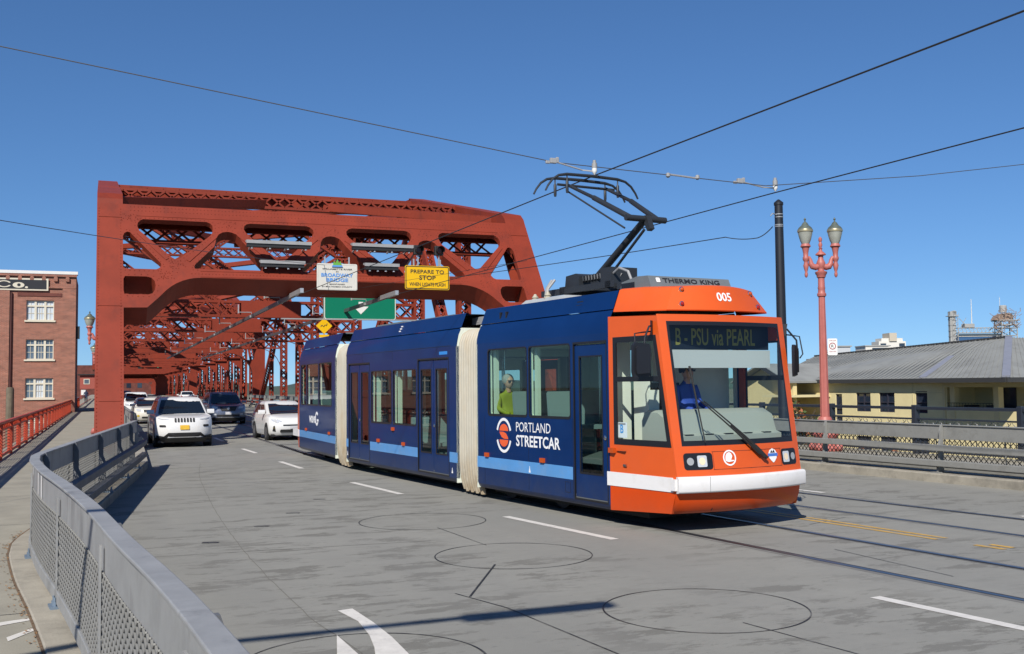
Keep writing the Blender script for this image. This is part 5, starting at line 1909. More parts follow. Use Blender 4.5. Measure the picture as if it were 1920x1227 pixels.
def car(name, label, loc, rz, L, W, H, paint, style, group='cars and vans on the bridge', cat='car'):
    o = empty(name, loc, rz, label, cat, group)
    w0 = W / 2
    cf, cr = 0.42, 0.3
    zh = style.get('nose', 0.86)          # hood leading edge
    zc = style.get('belt', 1.02)
    cowl = style.get('cowl', 1.15)
    rake = style.get('rake', 0.85)
    tail = style.get('tail', 0.5)
    lv = [(0.2, 0.95, 0.16, L - 0.1), (0.3, 0.985, 0.05, L - 0.03), (0.48, 1.0, 0.0, L), (0.62, 1.0, 0.0, L), (zh - 0.1, 0.995, 0.03, L), (zh, 0.985, 0.1, L - 0.01), (zh + (zc - zh) * 0.35, 0.97, 0.28, L - 0.02), (zh + (zc - zh) * 0.75, 0.955, cowl * 0.68, L - 0.03), (zc, 0.93, cowl, L - 0.05)]

    def outline(w, f, r, z, wmax, off=0.0, cfk=1.0):
        pts = []
        for u in XSF:
            pts.append((w * u, f + cf * cfk * u ** 4 - off, z))
        for q in (0.25, 0.5, 0.75):
            pts.append((w + off, f + cf * cfk + (r - cr - f - cf * cfk) * q, z))
        for u in reversed(XSF):
            pts.append((w * u, r - cr * u ** 4 + off, z))
        return pts + [(-x, y_, z_) for x, y_, z_ in reversed(pts[1:-1])]
    mb = MB()
    rows = []
    for z, kw, f, r in lv:
        rows.append(outline(w0 * kw, f, r, z, w0, cfk=1.0 if z < zh + 0.02 else 0.55))
    mb.grid(rows, closed=True)
    mb.poly(rows[-1])
    mb.poly(rows[0])
    body = mb.build('body', paint, o, True, ang=40)
    if style.get('clad'):
        mb = MB()
        rr = [outline(w0 * kw + 0.012, f - 0.012, r + 0.012, z, w0) for z, kw, f, r in ((0.19, 0.95, 0.16, L - 0.1), (0.3, 0.985, 0.05, L - 0.03), (style['clad'], 1.0, 0.02, L - 0.01))]
        mb.grid(rr, closed=True)
        mb.build('sill_cladding', M_TRIM, o, True, fix=False)
    # greenhouse
    gl = []
    n = 5
    for k in range(n + 1):
        t = k / n
        z = zc - 0.01 + (H - 0.07 - zc) * t
        gl.append((z, w0 * (0.915 - 0.17 * t ** 1.2), cowl - 0.02 + rake * t, L - 0.06 - tail * t))
    gl.append((H - 0.02, w0 * 0.68, cowl + rake + 0.14, L - tail - 0.16))
    gl.append((H, w0 * 0.5, cowl + rake + 0.4, L - tail - 0.4))

    def gout(z, w, f, r, off=0.0):
        pts = [(w * u, f + 0.16 * u ** 3 - off, z) for u in XSF]
        pts += [(w + off, f + 0.16 + (r - 0.12 - f - 0.16) * q, z) for q in (0.12, 0.3, 0.5, 0.7, 0.88)]
        pts += [(w * u, r - 0.12 * u ** 3 + off, z) for u in reversed(XSF)]
        return pts
    mb = MB()
    rows = []
    for z, w, f, r in gl:
        p = gout(z, w, f, r)
        rows.append(p + [(-x, y_, z_) for x, y_, z_ in reversed(p[1:-1])])
    mb.grid(rows, closed=True)
    mb.poly(rows[-1])
    mb.build('cabin', paint, o, True, ang=40)
    nx = len(XSF)

    def gpanel(name_, i0, i1, k0, k1, mirror):
        mb = MB()
        for s in ((1, -1) if mirror else (1,)):
            rw = []
            for k in range(k0, k1 + 1):
                z, w, f, r = gl[k]
                zz = z + (0.035 if k == k0 else -0.02 if k == k1 else 0)
                p = gout(zz, w, f + (0.02 if k == k0 else -0.01), r, 0.007)
                seg = p[i0:i1 + 1]
                rw.append([(s * x, y_, z_) for x, y_, z_ in seg])
            mb.grid(rw)
        return mb.build(name_, M_CARGL, o, True, fix=False)
    # windscreen across the whole front, side glass, rear glass
    mb = MB()
    rw = []
    for k in range(0, 6):
        z, w, f, r = gl[k]
        zz = z + (0.03 if k == 0 else -0.015 if k == 5 else 0)
        rr = [(w * u, f + 0.16 * u ** 3 - 0.008 + (0.02 if k == 0 else 0), zz) for u in [-0.93, -0.8, -0.6, -0.3, 0, 0.3, 0.6, 0.8, 0.93]]
        rw.append(rr)
    mb.grid(rw)
    mb.build('windscreen', M_CARGL, o, True, fix=False)
    for s in (1, -1):
        for a, b in ((0.1, 0.47), (0.5, 0.88)):
            mb = MB()
            rw = []
            for k in range(0, 6):
                z, w, f, r = gl[k]
                zz = z + (0.04 if k == 0 else -0.03 if k == 5 else 0)
                A, B = f + 0.16, r - 0.12
                rw.append([(s * (w + 0.007), A + (B - A) * (a + (b - a) * q / 3), zz) for q in range(4)])
            mb.grid(rw)
            mb.build('side_window', M_CARGL, o, fix=False)
    mb = MB()
    rw = []
    for k in range(1, 6):
        z, w, f, r = gl[k]
        rw.append([(w * u, r - 0.12 * abs(u) ** 3 + 0.008, z) for u in [-0.9, -0.6, -0.3, 0, 0.3, 0.6, 0.9]])
    mb.grid(rw)
    mb.build('rear_window', M_CARGL, o, True, fix=False)

    def nose(x, z):
        for (z0, k0, f0, r0), (z1, k1, f1, r1) in zip(lv[:-1], lv[1:]):
            if z0 <= z <= z1:
                t = (z - z0) / (z1 - z0)
                w, f = w0 * (k0 + (k1 - k0) * t), f0 + (f1 - f0) * t
                return f + cf * min(1, abs(x) / w) ** 4
        return 0.0

    def fp(name_, poly, mt, off=0.018, parent=None):
        """patch on the nose, outline in (x, z)"""
        me = curve_mesh([poly], 0.0)
        bm = bmesh.new()
        bm.from_mesh(me)
        for _ in range(2):
            es = [e for e in bm.edges if e.calc_length() > 0.1]
            if es:
                bmesh.ops.subdivide_edges(bm, edges=es, cuts=1)
        bmesh.ops.triangulate(bm, faces=bm.faces)
        for v in bm.verts:
            v.co = (v.co.x, nose(v.co.x, v.co.y) - off, v.co.y)
        bm.to_mesh(me)
        bm.free()
        return link(name_, me, parent or o, mt)

    def both(name_, poly, mt, off=0.018):
        fp(name_, poly, mt, off)
        fp(name_, [(-x, z) for x, z in reversed(poly)], mt, off)
    # wheels
    ys_ = (style.get('wf', 0.86), L - 0.85)
    rw_ = style.get('wr', 0.34)
    for s in (1, -1):
        for yw in ys_:
            MB().tube([(s * (w0 - 0.05), yw, rw_ + 0.01), (s * (w0 + 0.004), yw, rw_ + 0.01)], rw_ + 0.06, 24).build('wheel_arch', M_TRIM, o)
            ty = MB().tube([(s * (w0 - 0.22), yw, rw_), (s * (w0 - 0.02), yw, rw_), (s * (w0 + 0.012), yw, rw_)], [rw_, rw_, rw_ * 0.93], 24).build('tyre', M_TYRE, o, True)
            MB().tube([(s * (w0 - 0.05), yw, rw_), (s * (w0 + 0.018), yw, rw_)], rw_ * 0.66, 20).build('rim', M_RIM, ty)
    # mirrors
    for s in (1, -1):
        mb = MB()
        c = Vector((s * (w0 + 0.07), cowl + 0.42, zc + 0.06))
        mb.grid([[(c.x + s * dx * 0.13, c.y + dy, c.z + dz) for dy, dz in ((-0.05, 0.0), (-0.03, 0.08), (0.04, 0.09), (0.05, 0.0), (0.03, -0.06), (-0.04, -0.06))] for dx in (-0.9, -0.2, 0.6, 0.95)], closed=True)
        mb.build('mirror', style.get('mirror', paint), o, True)
    # underbody
    MB().box(-w0 * 0.9, w0 * 0.9, 0.3, L - 0.3, 0.16, 0.24).build('underbody', M_TRIM, o)
    return o, fp, both, w0, lv


# nearest: white SUV with seven slot grille
o, fp, both, w0, lv = car('sport_utility_car', 'white SUV with seven-slot grille and yellow plate, half shaded by the portal', (2.7, 36.6, 0), R(1), 4.62, 1.86, 1.68, M_CARW, dict(nose=0.98, belt=1.1, cowl=1.1, rake=0.75, tail=0.35, wr=0.36, clad=0.33))
for k in range(7):
    x = (k - 3) * 0.098
    fp('grille_slot', rrect(x - 0.033, 0.85, x + 0.033, 0.985, 0.02, 2), M_TRIM, 0.014)
both('headlamp_strip', [(0.5, 0.93), (0.72, 0.935), (0.9, 0.99), (0.9, 1.01), (0.7, 0.97), (0.5, 0.955)], M_LAMPG)
both('headlamp', rrect(0.6, 0.69, 0.8, 0.76, 0.03), M_TRIM, 0.014)
fp('bumper_cladding', [(-0.88, 0.21), (0.88, 0.21), (0.9, 0.42), (0.66, 0.38), (0.52, 0.5), (-0.52, 0.5), (-0.66, 0.38), (-0.9, 0.42)], M_TRIM, 0.024)
fp('skid_plate', [(-0.5, 0.335), (0.5, 0.335), (0.55, 0.36), (-0.55, 0.36)], M_ALU, 0.04)
fp('number_plate', rrect(-0.15, 0.6, 0.15, 0.75, 0.01), M_PLATE_Y, 0.03)
for s in (1, -1):
    both_ = MB().tube([(s * 0.62, 2.1, 1.66), (s * 0.64, 2.3, 1.715), (s * 0.62, 3.7, 1.71), (s * 0.6, 3.9, 1.66)], 0.018, 6).build('roof_rail', M_ALU, o, True)

# white compact beside the streetcar
o, fp, both, w0, lv = car('hatchback_car', 'small white hatchback with large swept headlamps just behind the streetcar', (6.75, 39.0, 0), R(3), 4.0, 1.7, 1.45, M_CARW, dict(nose=0.8, belt=0.98, cowl=0.95, rake=1.05, tail=0.3, wr=0.3))
both('headlamp', [(0.42, 0.72), (0.6, 0.66), (0.76, 0.74), (0.78, 0.86), (0.6, 0.82)], M_LAMPG)
fp('grille', rrect(-0.5, 0.3, 0.5, 0.42, 0.05), M_TRIM)
fp('upper_grille', rrect(-0.4, 0.56, 0.4, 0.6, 0.015), M_TRIM)
both('fog_lamp', [(0.64, 0.34), (0.74, 0.36), (0.72, 0.54), (0.68, 0.56)], M_TRIM)
both('turn_lamp', [(0.67, 0.42), (0.725, 0.42), (0.715, 0.52), (0.69, 0.53)], M_FOG, 0.016)
fp('number_plate', rrect(-0.15, 0.44, 0.15, 0.55, 0.01), M_PLATE_W, 0.03)
for x in (-0.3, 0.25):   # pale things on the dashboard behind the glass
    pass

# slate SUV further back with roof bars
o, fp, both, w0, lv = car('sport_utility_car', 'slate blue SUV with black roof bars in the shade of the bridge', (6.55, 58.2, 0), R(1), 4.9, 1.93, 1.74, M_CARG, dict(clad=0.36, nose=1.0, belt=1.12, cowl=1.15, rake=0.8, tail=0.35, wr=0.38))
fp('grille', [(-0.36, 0.72), (0.36, 0.72), (0.46, 0.96), (-0.46, 0.96)], M_TRIM)
fp('badge', ring(0, 0.86, 0.07, 0.07, 16), M_ALU, 0.02)
both('headlamp', [(0.52, 0.84), (0.8, 0.86), (0.88, 1.02), (0.56, 0.96)], M_LAMPG)
fp('lower_intake', rrect(-0.6, 0.42, 0.6, 0.52, 0.04), M_TRIM)
fp('bumper_trim', rrect(-0.62, 0.34, 0.62, 0.38, 0.015), M_ALU, 0.016)
both('fog_lamp', rrect(0.62, 0.5, 0.8, 0.58, 0.03), M_LAMPG)
fp('number_plate', rrect(-0.16, 0.53, 0.16, 0.67, 0.01), M_PLATE_W, 0.03)
for yb in (2.3, 3.4):
    MB().bar((-0.85, yb, 1.84), (0.85, yb, 1.84), 0.06, 0.04).build('roof_bar', M_TRIM, o)
    for s in (1, -1):
        MB().bar((s * 0.6, yb, 1.7), (s * 0.62, yb, 1.83), 0.05, 0.05, (0, 1, 0)).build('roof_bar_foot', M_TRIM, o)

# white sedan behind the seven-slot SUV
o, fp, both, w0, lv = car('sedan_car', 'cream-white sedan with yellow fog lamps behind the nearest SUV', (2.75, 61.5, 0), R(1), 4.5, 1.76, 1.46, M_CARW2, dict(nose=0.84, belt=0.98, cowl=1.1, rake=0.95, tail=0.75, wr=0.31))
both('headlamp', [(0.5, 0.72), (0.74, 0.72), (0.82, 0.86), (0.54, 0.82)], M_LAMPG)
fp('grille', [(-0.38, 0.66), (0.38, 0.66), (0.42, 0.8), (-0.42, 0.8)], M_TRIM)
fp('lower_intake', rrect(-0.5, 0.32, 0.5, 0.42, 0.04), M_TRIM)
both('fog_lamp', ring(0.68, 0.46, 0.07, 0.06, 16), M_FOG, 0.016)
fp('number_plate', rrect(-0.15, 0.46, 0.15, 0.57, 0.01), M_PLATE_W, 0.03)
# white SUV further back
o, fp, both, w0, lv = car('sport_utility_car', 'plain white SUV third in the left lane queue', (2.6, 79.5, 0), R(1), 4.7, 1.86, 1.72, M_CARW, dict(clad=0.38, nose=0.98, belt=1.08, cowl=1.1, rake=0.8, tail=0.35, wr=0.36))
both('headlamp', [(0.55, 0.76), (0.82, 0.78), (0.84, 0.92), (0.58, 0.9)], M_LAMPG)
fp('grille', [(-0.4, 0.72), (0.4, 0.72), (0.45, 0.9), (-0.45, 0.9)], M_TRIM)
fp('bumper_trim', rrect(-0.7, 0.34, 0.7, 0.48, 0.03), M_TRIM)
# dark vehicle and pale car deeper in the bridge
o, fp, both, w0, lv = car('pickup_car', 'very dark navy vehicle deep in the left lane beside the portal post', (2.05, 101, 0), 0, 5.0, 1.95, 1.8, M_CARN, dict(nose=1.05, belt=1.15, cowl=1.2, rake=0.7, tail=0.35, wr=0.38))
both('headlamp', rrect(0.6, 0.85, 0.85, 0.98, 0.03), M_LAMPG)
o, fp, both, w0, lv = car('sedan_car', 'pale silver car almost hidden behind the queue in the left lane', (2.9, 116, 0), 0, 4.5, 1.78, 1.5, M_CARW2, dict(nose=0.84, belt=0.98, cowl=1.1, rake=0.95, tail=0.7, wr=0.31))
both('headlamp', [(0.5, 0.72), (0.74, 0.72), (0.82, 0.86), (0.54, 0.82)], M_LAMPG)
o, fp, both, w0, lv = car('hatchback_car', 'tiny white car driving away in the far right lanes of the bridge', (10.6, 140, 0), PI, 4.4, 1.8, 1.55, M_CARW, dict(nose=0.9, belt=1.02, cowl=1.0, rake=0.9, tail=0.4, wr=0.32))
for s in (1, -1):
    MB().box(s * 0.7 - 0.1, s * 0.7 + 0.1, 4.38, 4.42, 0.75, 1.0).build('tail_lamp', M_REDLENS, o)
o.location.y += 4.4

# ------------------------------------------------------------------ people
def skinned(name, joints, edges, parent, material, root=0, sub=2):
    me = bpy.data.meshes.new(name)
    me.from_pydata([j[0] for j in joints], edges, [])
    o = link(name, me, parent, material)
    bm = bmesh.new()
    bm.from_mesh(me)
    lay = bm.verts.layers.skin.verify()
    bm.verts.ensure_lookup_table()
    for v, j in zip(bm.verts, joints):
        v[lay].radius = j[1] if isinstance(j[1], tuple) else (j[1], j[1])
        v[lay].use_root = (v.index == root)
    bm.to_mesh(me)
    bm.free()
    md = o.modifiers.new('skin', 'SKIN')
    md.use_smooth_shade = True
    s = o.modifiers.new('sub', 'SUBSURF')
    s.levels = s.render_levels = sub
    return o


def ellipsoid(mb, c, rx_, ry_, rz_, n=12, m=8, z0=-1.0, z1=1.0):
    rows = []
    a0, a1 = math.asin(z0), math.asin(z1)
    for i in range(m + 1):
        a = a0 + (a1 - a0) * i / m
        rows.append([(c[0] + rx_ * math.cos(a) * math.cos(2 * PI * k / n), c[1] + ry_ * math.cos(a) * math.sin(2 * PI * k / n), c[2] + rz_ * math.sin(a)) for k in range(n)])
    return mb.grid(rows, closed=True)


def seated(name, loc, rz, label, top_mat, hair_mat, glasses=None, sleeves=True):
    """seated figure; origin at the seat, faces local -Y"""
    o = empty(name, loc, rz, label, 'person')
    J = [((0, 0.02, 0.05), (0.15, 0.12)), ((0, 0.05, 0.25), (0.13, 0.1)), ((0, 0.04, 0.45), (0.16, 0.11)), ((0, 0.02, 0.56), (0.07, 0.065)), ((0, 0.0, 0.63), (0.052, 0.055)),
         ((0.17, 0.03, 0.51), 0.06), ((0.21, -0.02, 0.28), 0.047), ((0.17, -0.24, 0.2), 0.037), ((0.14, -0.31, 0.2), 0.03),
         ((-0.17, 0.03, 0.51), 0.06), ((-0.21, -0.02, 0.28), 0.047), ((-0.17, -0.24, 0.2), 0.037), ((-0.14, -0.31, 0.2), 0.03),
         ((0.1, -0.12, 0.06), 0.085), ((0.12, -0.45, 0.08), 0.065), ((0.12, -0.47, -0.36), 0.05),
         ((-0.1, -0.12, 0.06), 0.085), ((-0.12, -0.45, 0.08), 0.065), ((-0.12, -0.47, -0.36), 0.05)]
    E = [(0, 1), (1, 2), (2, 3), (3, 4), (2, 5), (5, 6), (6, 7), (7, 8), (2, 9), (9, 10), (10, 11), (11, 12), (0, 13), (13, 14), (14, 15), (0, 16), (16, 17), (17, 18)]
    skinned('body', J, E, o, top_mat)
    mb = MB()
    ellipsoid(mb, (0, -0.02, 0.74), 0.078, 0.095, 0.118, 16, 12)
    ellipsoid(mb, (0, -0.112, 0.73), 0.014, 0.02, 0.025, 8, 6)
    mb.lathe([(0.05, 0.56), (0.048, 0.66)], 10, (0, 0.0, 0))
    for s in (-1, 1):
        ellipsoid(mb, (s * 0.08, 0.0, 0.735), 0.012, 0.02, 0.03, 8, 6)
    hd = mb.build('head', M_SKIN, o, True, fix=False)
    mb = MB()
    ellipsoid(mb, (0, 0.02, 0.775), 0.105, 0.112, 0.112, 16, 10, -0.5, 1.0)
    mb.build('hair', hair_mat, hd, True, fix=False)
    if glasses:
        mb = MB()
        for s in (-1, 1):
            mb.box(s * 0.036 - 0.028, s * 0.036 + 0.028, -0.122, -0.112, 0.738, 0.772)
        mb.box(-0.08, 0.08, -0.116, -0.11, 0.762, 0.77)
        mb.build('glasses', glasses, hd)
    return o


def tram_world(S, s, y, z):
    return TL0 + S.M @ V(s, y, z)


M_LIME = mat('lime_green_top', (0.28, 0.3, 0.02), 0.8, var=0.1)
M_GHAIR = mat('grey_hair', (0.3, 0.29, 0.28), 0.8, var=0.25, vscale=40)
M_BHAIR = mat('dark_hair', (0.02, 0.016, 0.012), 0.7, var=0.2, vscale=40)
M_UNIF = mat('royal_blue_jacket', (0.02, 0.06, 0.32), 0.7, var=0.1)
p = seated('person', tram_world(SF, -3.5, 0.36, 1.3), 0, 'grey-haired passenger in lime top and glasses at the front section window', M_LIME, M_GHAIR, M_TRIM)
p.rotation_euler = (0, 0, R(7.6))
p = seated('person', tram_world(SF, 0.36, 1.2, 1.42), 0, 'driver in blue jacket and dark glasses behind the streetcar windscreen', M_UNIF, M_BHAIR, M_TRIM)
p.rotation_euler = (0, 0, R(7.6))
p.scale = (1.0, 1.0, 1.0)

wk = empty('person', (-1.45, 140, 0.15), 0, 'tiny distant pedestrian in dark blue walking on the footway', 'person')
J = [((0, 0, 0.95), (0.16, 0.12)), ((0, 0, 1.2), (0.15, 0.11)), ((0, 0, 1.42), (0.18, 0.11)), ((0, -0.01, 1.52), 0.06), ((0, -0.02, 1.62), (0.085, 0.1)), ((0, -0.02, 1.74), (0.07, 0.085)),
     ((0.2, 0, 1.38), 0.06), ((0.25, 0.06, 1.1), 0.05), ((0.24, -0.04, 0.86), 0.04), ((-0.2, 0, 1.38), 0.06), ((-0.25, -0.06, 1.1), 0.05), ((-0.24, -0.14, 0.88), 0.04),
     ((0.1, 0, 0.85), 0.1), ((0.11, -0.14, 0.48), 0.07), ((0.11, -0.18, 0.08), 0.05), ((0.11, -0.3, 0.04), 0.045), ((-0.1, 0, 0.85), 0.1), ((-0.11, 0.1, 0.48), 0.07), ((-0.11, 0.24, 0.1), 0.05), ((-0.11, 0.14, 0.04), 0.045)]
E = [(0, 1), (1, 2), (2, 3), (3, 4), (4, 5), (2, 6), (6, 7), (7, 8), (2, 9), (9, 10), (10, 11), (0, 12), (12, 13), (13, 14), (14, 15), (0, 16), (16, 17), (17, 18), (18, 19)]
skinned('body', J, E, wk, mat('navy_clothes', (0.015, 0.025, 0.06), 0.8), sub=1)

# ------------------------------------------------------------------ ornamental twin lamps
M_LGLASS = mat('frosted_lantern_glass', (0.3, 0.31, 0.27), 0.3, var=0.15, vscale=6)
M_BRASS = mat('brass_lantern_band', (0.5, 0.42, 0.25), 0.35, 0.7)
M_LCAP = mat('weathered_lantern_cap', (0.1, 0.12, 0.1), 0.6, 0.3, var=0.3, vscale=12)


def twin_lamp(loc, rz, label, group='ornamental twin-lantern lamps'):
    o = empty('street_lamp', loc, rz, label, 'street lamp', group)
    MB().lathe([(0.34, 0), (0.36, 0.08), (0.33, 0.14), (0.3, 0.16), (0.27, 0.3), (0.33, 0.42), (0.3, 0.52), (0.2, 0.62), (0.17, 0.78), (0.19, 0.82), (0.155, 0.9)], 16).build('base', M_LAMPRED, o, True)
    for k in range(4):
        a = PI / 4 + k * PI / 2
        mb = MB()
        ellipsoid(mb, (0.36 * math.cos(a), 0.36 * math.sin(a), 0.1), 0.13, 0.13, 0.12, 10, 6)
        ellipsoid(mb, (0.28 * math.cos(a), 0.28 * math.sin(a), 0.5), 0.1, 0.1, 0.14, 10, 6)
        mb.build('scroll_foot', M_LAMPRED, o, True, fix=False)
    MB().lathe([(0.125, 0.88), (0.118, 1.5), (0.1, 3.2), (0.088, 4.1)], 20, flute=1).build('shaft', M_LAMPRED, o)
    MB().lathe([(0.088, 4.1), (0.115, 4.12), (0.12, 4.18), (0.095, 4.22), (0.09, 4.3), (0.1, 4.34), (0.09, 4.38), (0.085, 4.6), (0.115, 4.63), (0.12, 4.68), (0.15, 4.72), (0.16, 4.77), (0.085, 4.8), (0.08, 4.86)], 20).build('capital', M_LAMPRED, o, True)
    MB().lathe([(0.075, 4.84), (0.1, 4.9), (0.12, 5.0), (0.1, 5.06), (0.07, 5.12), (0.065, 5.2), (0.14, 5.23), (0.13, 5.26), (0.05, 5.33), (0.035, 5.38), (0.06, 5.4), (0.03, 5.42), (0.055, 5.5), (0.03, 5.58), (0.05, 5.62), (0.045, 5.68), (0.01, 5.72)], 16).build('centre_finial', M_LAMPRED, o, True)
    for s in (-1, 1):
        pts = [(s * x, 0, z) for x, z in ((0.05, 4.93), (0.14, 4.9), (0.22, 4.92), (0.27, 5.0), (0.28, 5.1), (0.31, 5.16), (0.37, 5.15))]
        MB().tube(pts, [0.075, 0.085, 0.085, 0.07, 0.05, 0.045, 0.05], 12).build('arm', M_LAMPRED, o, True)
        c = (s * 0.4, 0, 0)
        MB().lathe([(0.01, 4.62), (0.04, 4.66), (0.045, 4.72), (0.03, 4.77), (0.05, 4.84), (0.075, 4.95), (0.05, 5.02), (0.055, 5.06), (0.08, 5.1), (0.085, 5.16), (0.065, 5.2), (0.07, 5.3), (0.095, 5.42), (0.14, 5.46), (0.12, 5.5), (0.11, 5.53)], 16, c).build('lantern_stem', M_LAMPRED, o, True)
        lg = MB().lathe([(0.1, 5.53), (0.14, 5.62), (0.175, 5.75), (0.195, 5.85)], 20, c).build('lantern_glass', M_LGLASS, o, True)
        MB().lathe([(0.205, 5.85), (0.21, 5.87), (0.2, 5.92)], 20, c).build('lantern_band', M_BRASS, lg, True)
        MB().lathe([(0.2, 5.92), (0.16, 5.98), (0.1, 6.03), (0.06, 6.1), (0.02, 6.13), (0.018, 6.17), (0.035, 6.19), (0.01, 6.24)], 20, c).build('lantern_cap', M_LCAP, lg, True)
    return o


lampR = twin_lamp((17.98, 22.75, 0.15), R(-21), 'pink-red lamp post with two lanterns rising beyond the right guard rail')
ns = empty('no_standing_sign', (17.9, 22.6, 0.15), R(-21), 'small white prohibition sign strapped to the right lamp post', 'sign')
Ms = frame((0.06, -0.15, 2.85 - 0.3), (1, 0, 0), (0, 0, 1))
plate('sign_panel', rrect(-0.02, -0.02, 0.24, 0.42, 0.03), [], 0.01, M_WHITE, ns, Ms)
text('sign_lettering', 'CURB LANE', Ms @ Matrix.Translation((0.02, 0.35, 0.005)), 0.18, 0.03, M_REDLENS, ns)
text('sign_lettering', '10AM 4PM', Ms @ Matrix.Translation((0.02, 0.06, 0.005)), 0.18, 0.03, M_REDLENS, ns)
plate('sign_ring', ring(0.11, 0.22, 0.09, 0.09, 24), [ring(0.11, 0.22, 0.072, 0.072, 24)], 0.004, M_REDLENS, ns, Ms @ Matrix.Translation((0, 0, 0.008)))
text('sign_lettering', 'R', Ms @ Matrix.Translation((0.075, 0.185, 0.006)), 0.07, 0.07, M_DARKTXT, ns)
MB().bar((0.06, -0.13, 2.75), (0.2, -0.13, 2.75), 0.03, 0.03).build('sign_strap', M_GREY, ns)
lL = twin_lamp((0.04, 39.6, 0.15), R(0), 'red lamp whose lantern shows just left of the near portal post')
lL.scale = (0.9, 0.9, 0.735)
l2 = copy_tree(lL)
l2.location = (0.16, 56, 0.15)
l2.scale = (0.95, 0.95, 0.66)
l2['label'] = 'farther red lamp lower down behind the near portal post'

# ------------------------------------------------------------------ dark overhead-line pole on the right
pole = empty('overhead_line_pole', (15.42, 21.05, 0.15), 0, 'black tapered overhead-line pole with two silver bands behind the streetcar', 'pole')
MB().lathe([(0.2, 0), (0.2, 0.05), (0.13, 0.06), (0.125, 2.0), (0.1, 6.15), (0.115, 6.16), (0.115, 6.22), (0.02, 6.3)], 16).build('shaft', M_BLACK, pole, True)
for z in (5.62, 5.66, 5.85, 5.92):
    MB().lathe([(0.107, 0), (0.109, 0.02)], 16, (0, 0, z)).build('band', M_ALU, pole)
MB().tube([(-0.1, -0.05, 5.9), (-0.25, -0.1, 5.93), (-0.32, -0.1, 5.86)], 0.012, 6).build('bracket', M_GREY, pole)

# ------------------------------------------------------------------ overhead wires


def wire(name, pts, r, label, mt=M_WIRE, group='overhead wires', sag=0.0, n=16):
    P = []
    for a, b in zip(pts[:-1], pts[1:]):
        a, b = Vector(a), Vector(b)
        for k in range(n):
            t = k / n
            q = a.lerp(b, t)
            q.z -= sag * 4 * t * (1 - t)
            P.append(q)
    P.append(Vector(pts[-1]))
    o = MB().tube(P, r, 6).build(name, mt, None, True)
    return tag(o, label, 'wire', group)


wire('contact_wire', [(10.0, -8, 5.6), (8.2, 7.27, 5.52), (7.78, 15.6, 5.52), (6.5, 36.6, 5.22)], 0.011, 'dark contact wire running over the streetcar pantograph to the bridge')
wire('contact_wire', [(13.7, -8, 5.6), (11.97, 10.68, 5.5), (11.62, 16.1, 5.5), (9.87, 36.8, 5.27)], 0.011, 'dark contact wire over the right-hand track')
wire('span_wire', [(-20, 15.9, 9.1), (7.15, 15.9, 5.74), (11.37, 15.9, 5.6), (15.0, 15.9, 6.02), (34, 15.9, 8.9)], 0.008, 'long grey span wire crossing the whole sky above the streetcar', M_WIREG, n=8)
wire('pull_off_wire', [(-5.0, 14.2, 4.65), (7.86, 37.75, 6.42)], 0.008, 'grey wire from the upper left to the white bridge sign', M_WIREG, sag=0.15)
wire('pull_off_wire', [(15.34, 21.2, 5.8), (15.1, 21.5, 5.55), (14.7, 22.3, 5.66), (12.22, 37.6, 6.05)], 0.012, 'black cable from the dark pole to the yellow bridge sign', sag=0.04)
wire('pull_off_wire', [(11.0, 26.5, 5.42), (8.9, 37.6, 5.6), (7.5, 37.8, 5.3)], 0.006, 'thin slack wire in front of the bridge signs')


def insulator_set(name, p0, p1, top, label):
    """steady arm: clamp, rod and white insulator carrying the contact wire"""
    o = empty(name, p0, 0, label, 'insulator', 'steady arms on the span wire')
    p0, p1, top = Vector(p0), Vector(p1), Vector(top)
    q = lambda v: Vector(v) - p0
    MB().tube([q(p0), q(p1)], 0.014, 8).build('rod', M_ALU, o)
    mb = MB()
    mb.box(-0.06, 0.06, -0.03, 0.03, -0.04, 0.05)
    mb.box(-0.14, -0.06, -0.02, 0.02, -0.05, 0.0)
    mb.box(0.05, 0.1, -0.025, 0.025, -0.03, 0.07)
    mb.build('clamp', M_GREY, o, bevel=0.01)
    t = q(top)
    MB().lathe([(0.012, 0), (0.03, 0.03), (0.045, 0.06), (0.045, 0.11)], 12, t).build('porcelain', M_PORCELAIN, o, True)
    MB().lathe([(0.046, 0.11), (0.046, 0.2), (0.03, 0.205), (0.03, 0.25)], 12, t).build('cap', M_GREY, o, True)
    MB().bar(q(p1), t + Vector((0, 0, 0.06)), 0.02, 0.02).build('link', M_GREY, o)


insulator_set('steady_arm', (7.1, 15.9, 5.76), (7.62, 15.85, 5.63), (7.8, 15.75, 5.54), 'grey steady arm and white insulator above the streetcar pantograph')
insulator_set('steady_arm', (10.85, 15.95, 5.66), (11.35, 15.95, 5.58), (11.62, 15.95, 5.52), 'grey steady arm and white insulator over the right-hand wire')
o = empty('line_insulator', (9.6, 15.9, 5.66), 0, 'pale rod insulator in the span wire between the two steady arms', 'insulator')
MB().tube([(-0.28, 0, 0.02), (0.32, 0, -0.015)], 0.018, 8).build('rod', M_ALU, o, True)
for x in (-0.28, 0.32):
    MB().lathe([(0.02, -0.04), (0.04, -0.02), (0.04, 0.03), (0.02, 0.045)], 10, (x, 0, 0.0)).build('fitting', M_GREY, o, True)

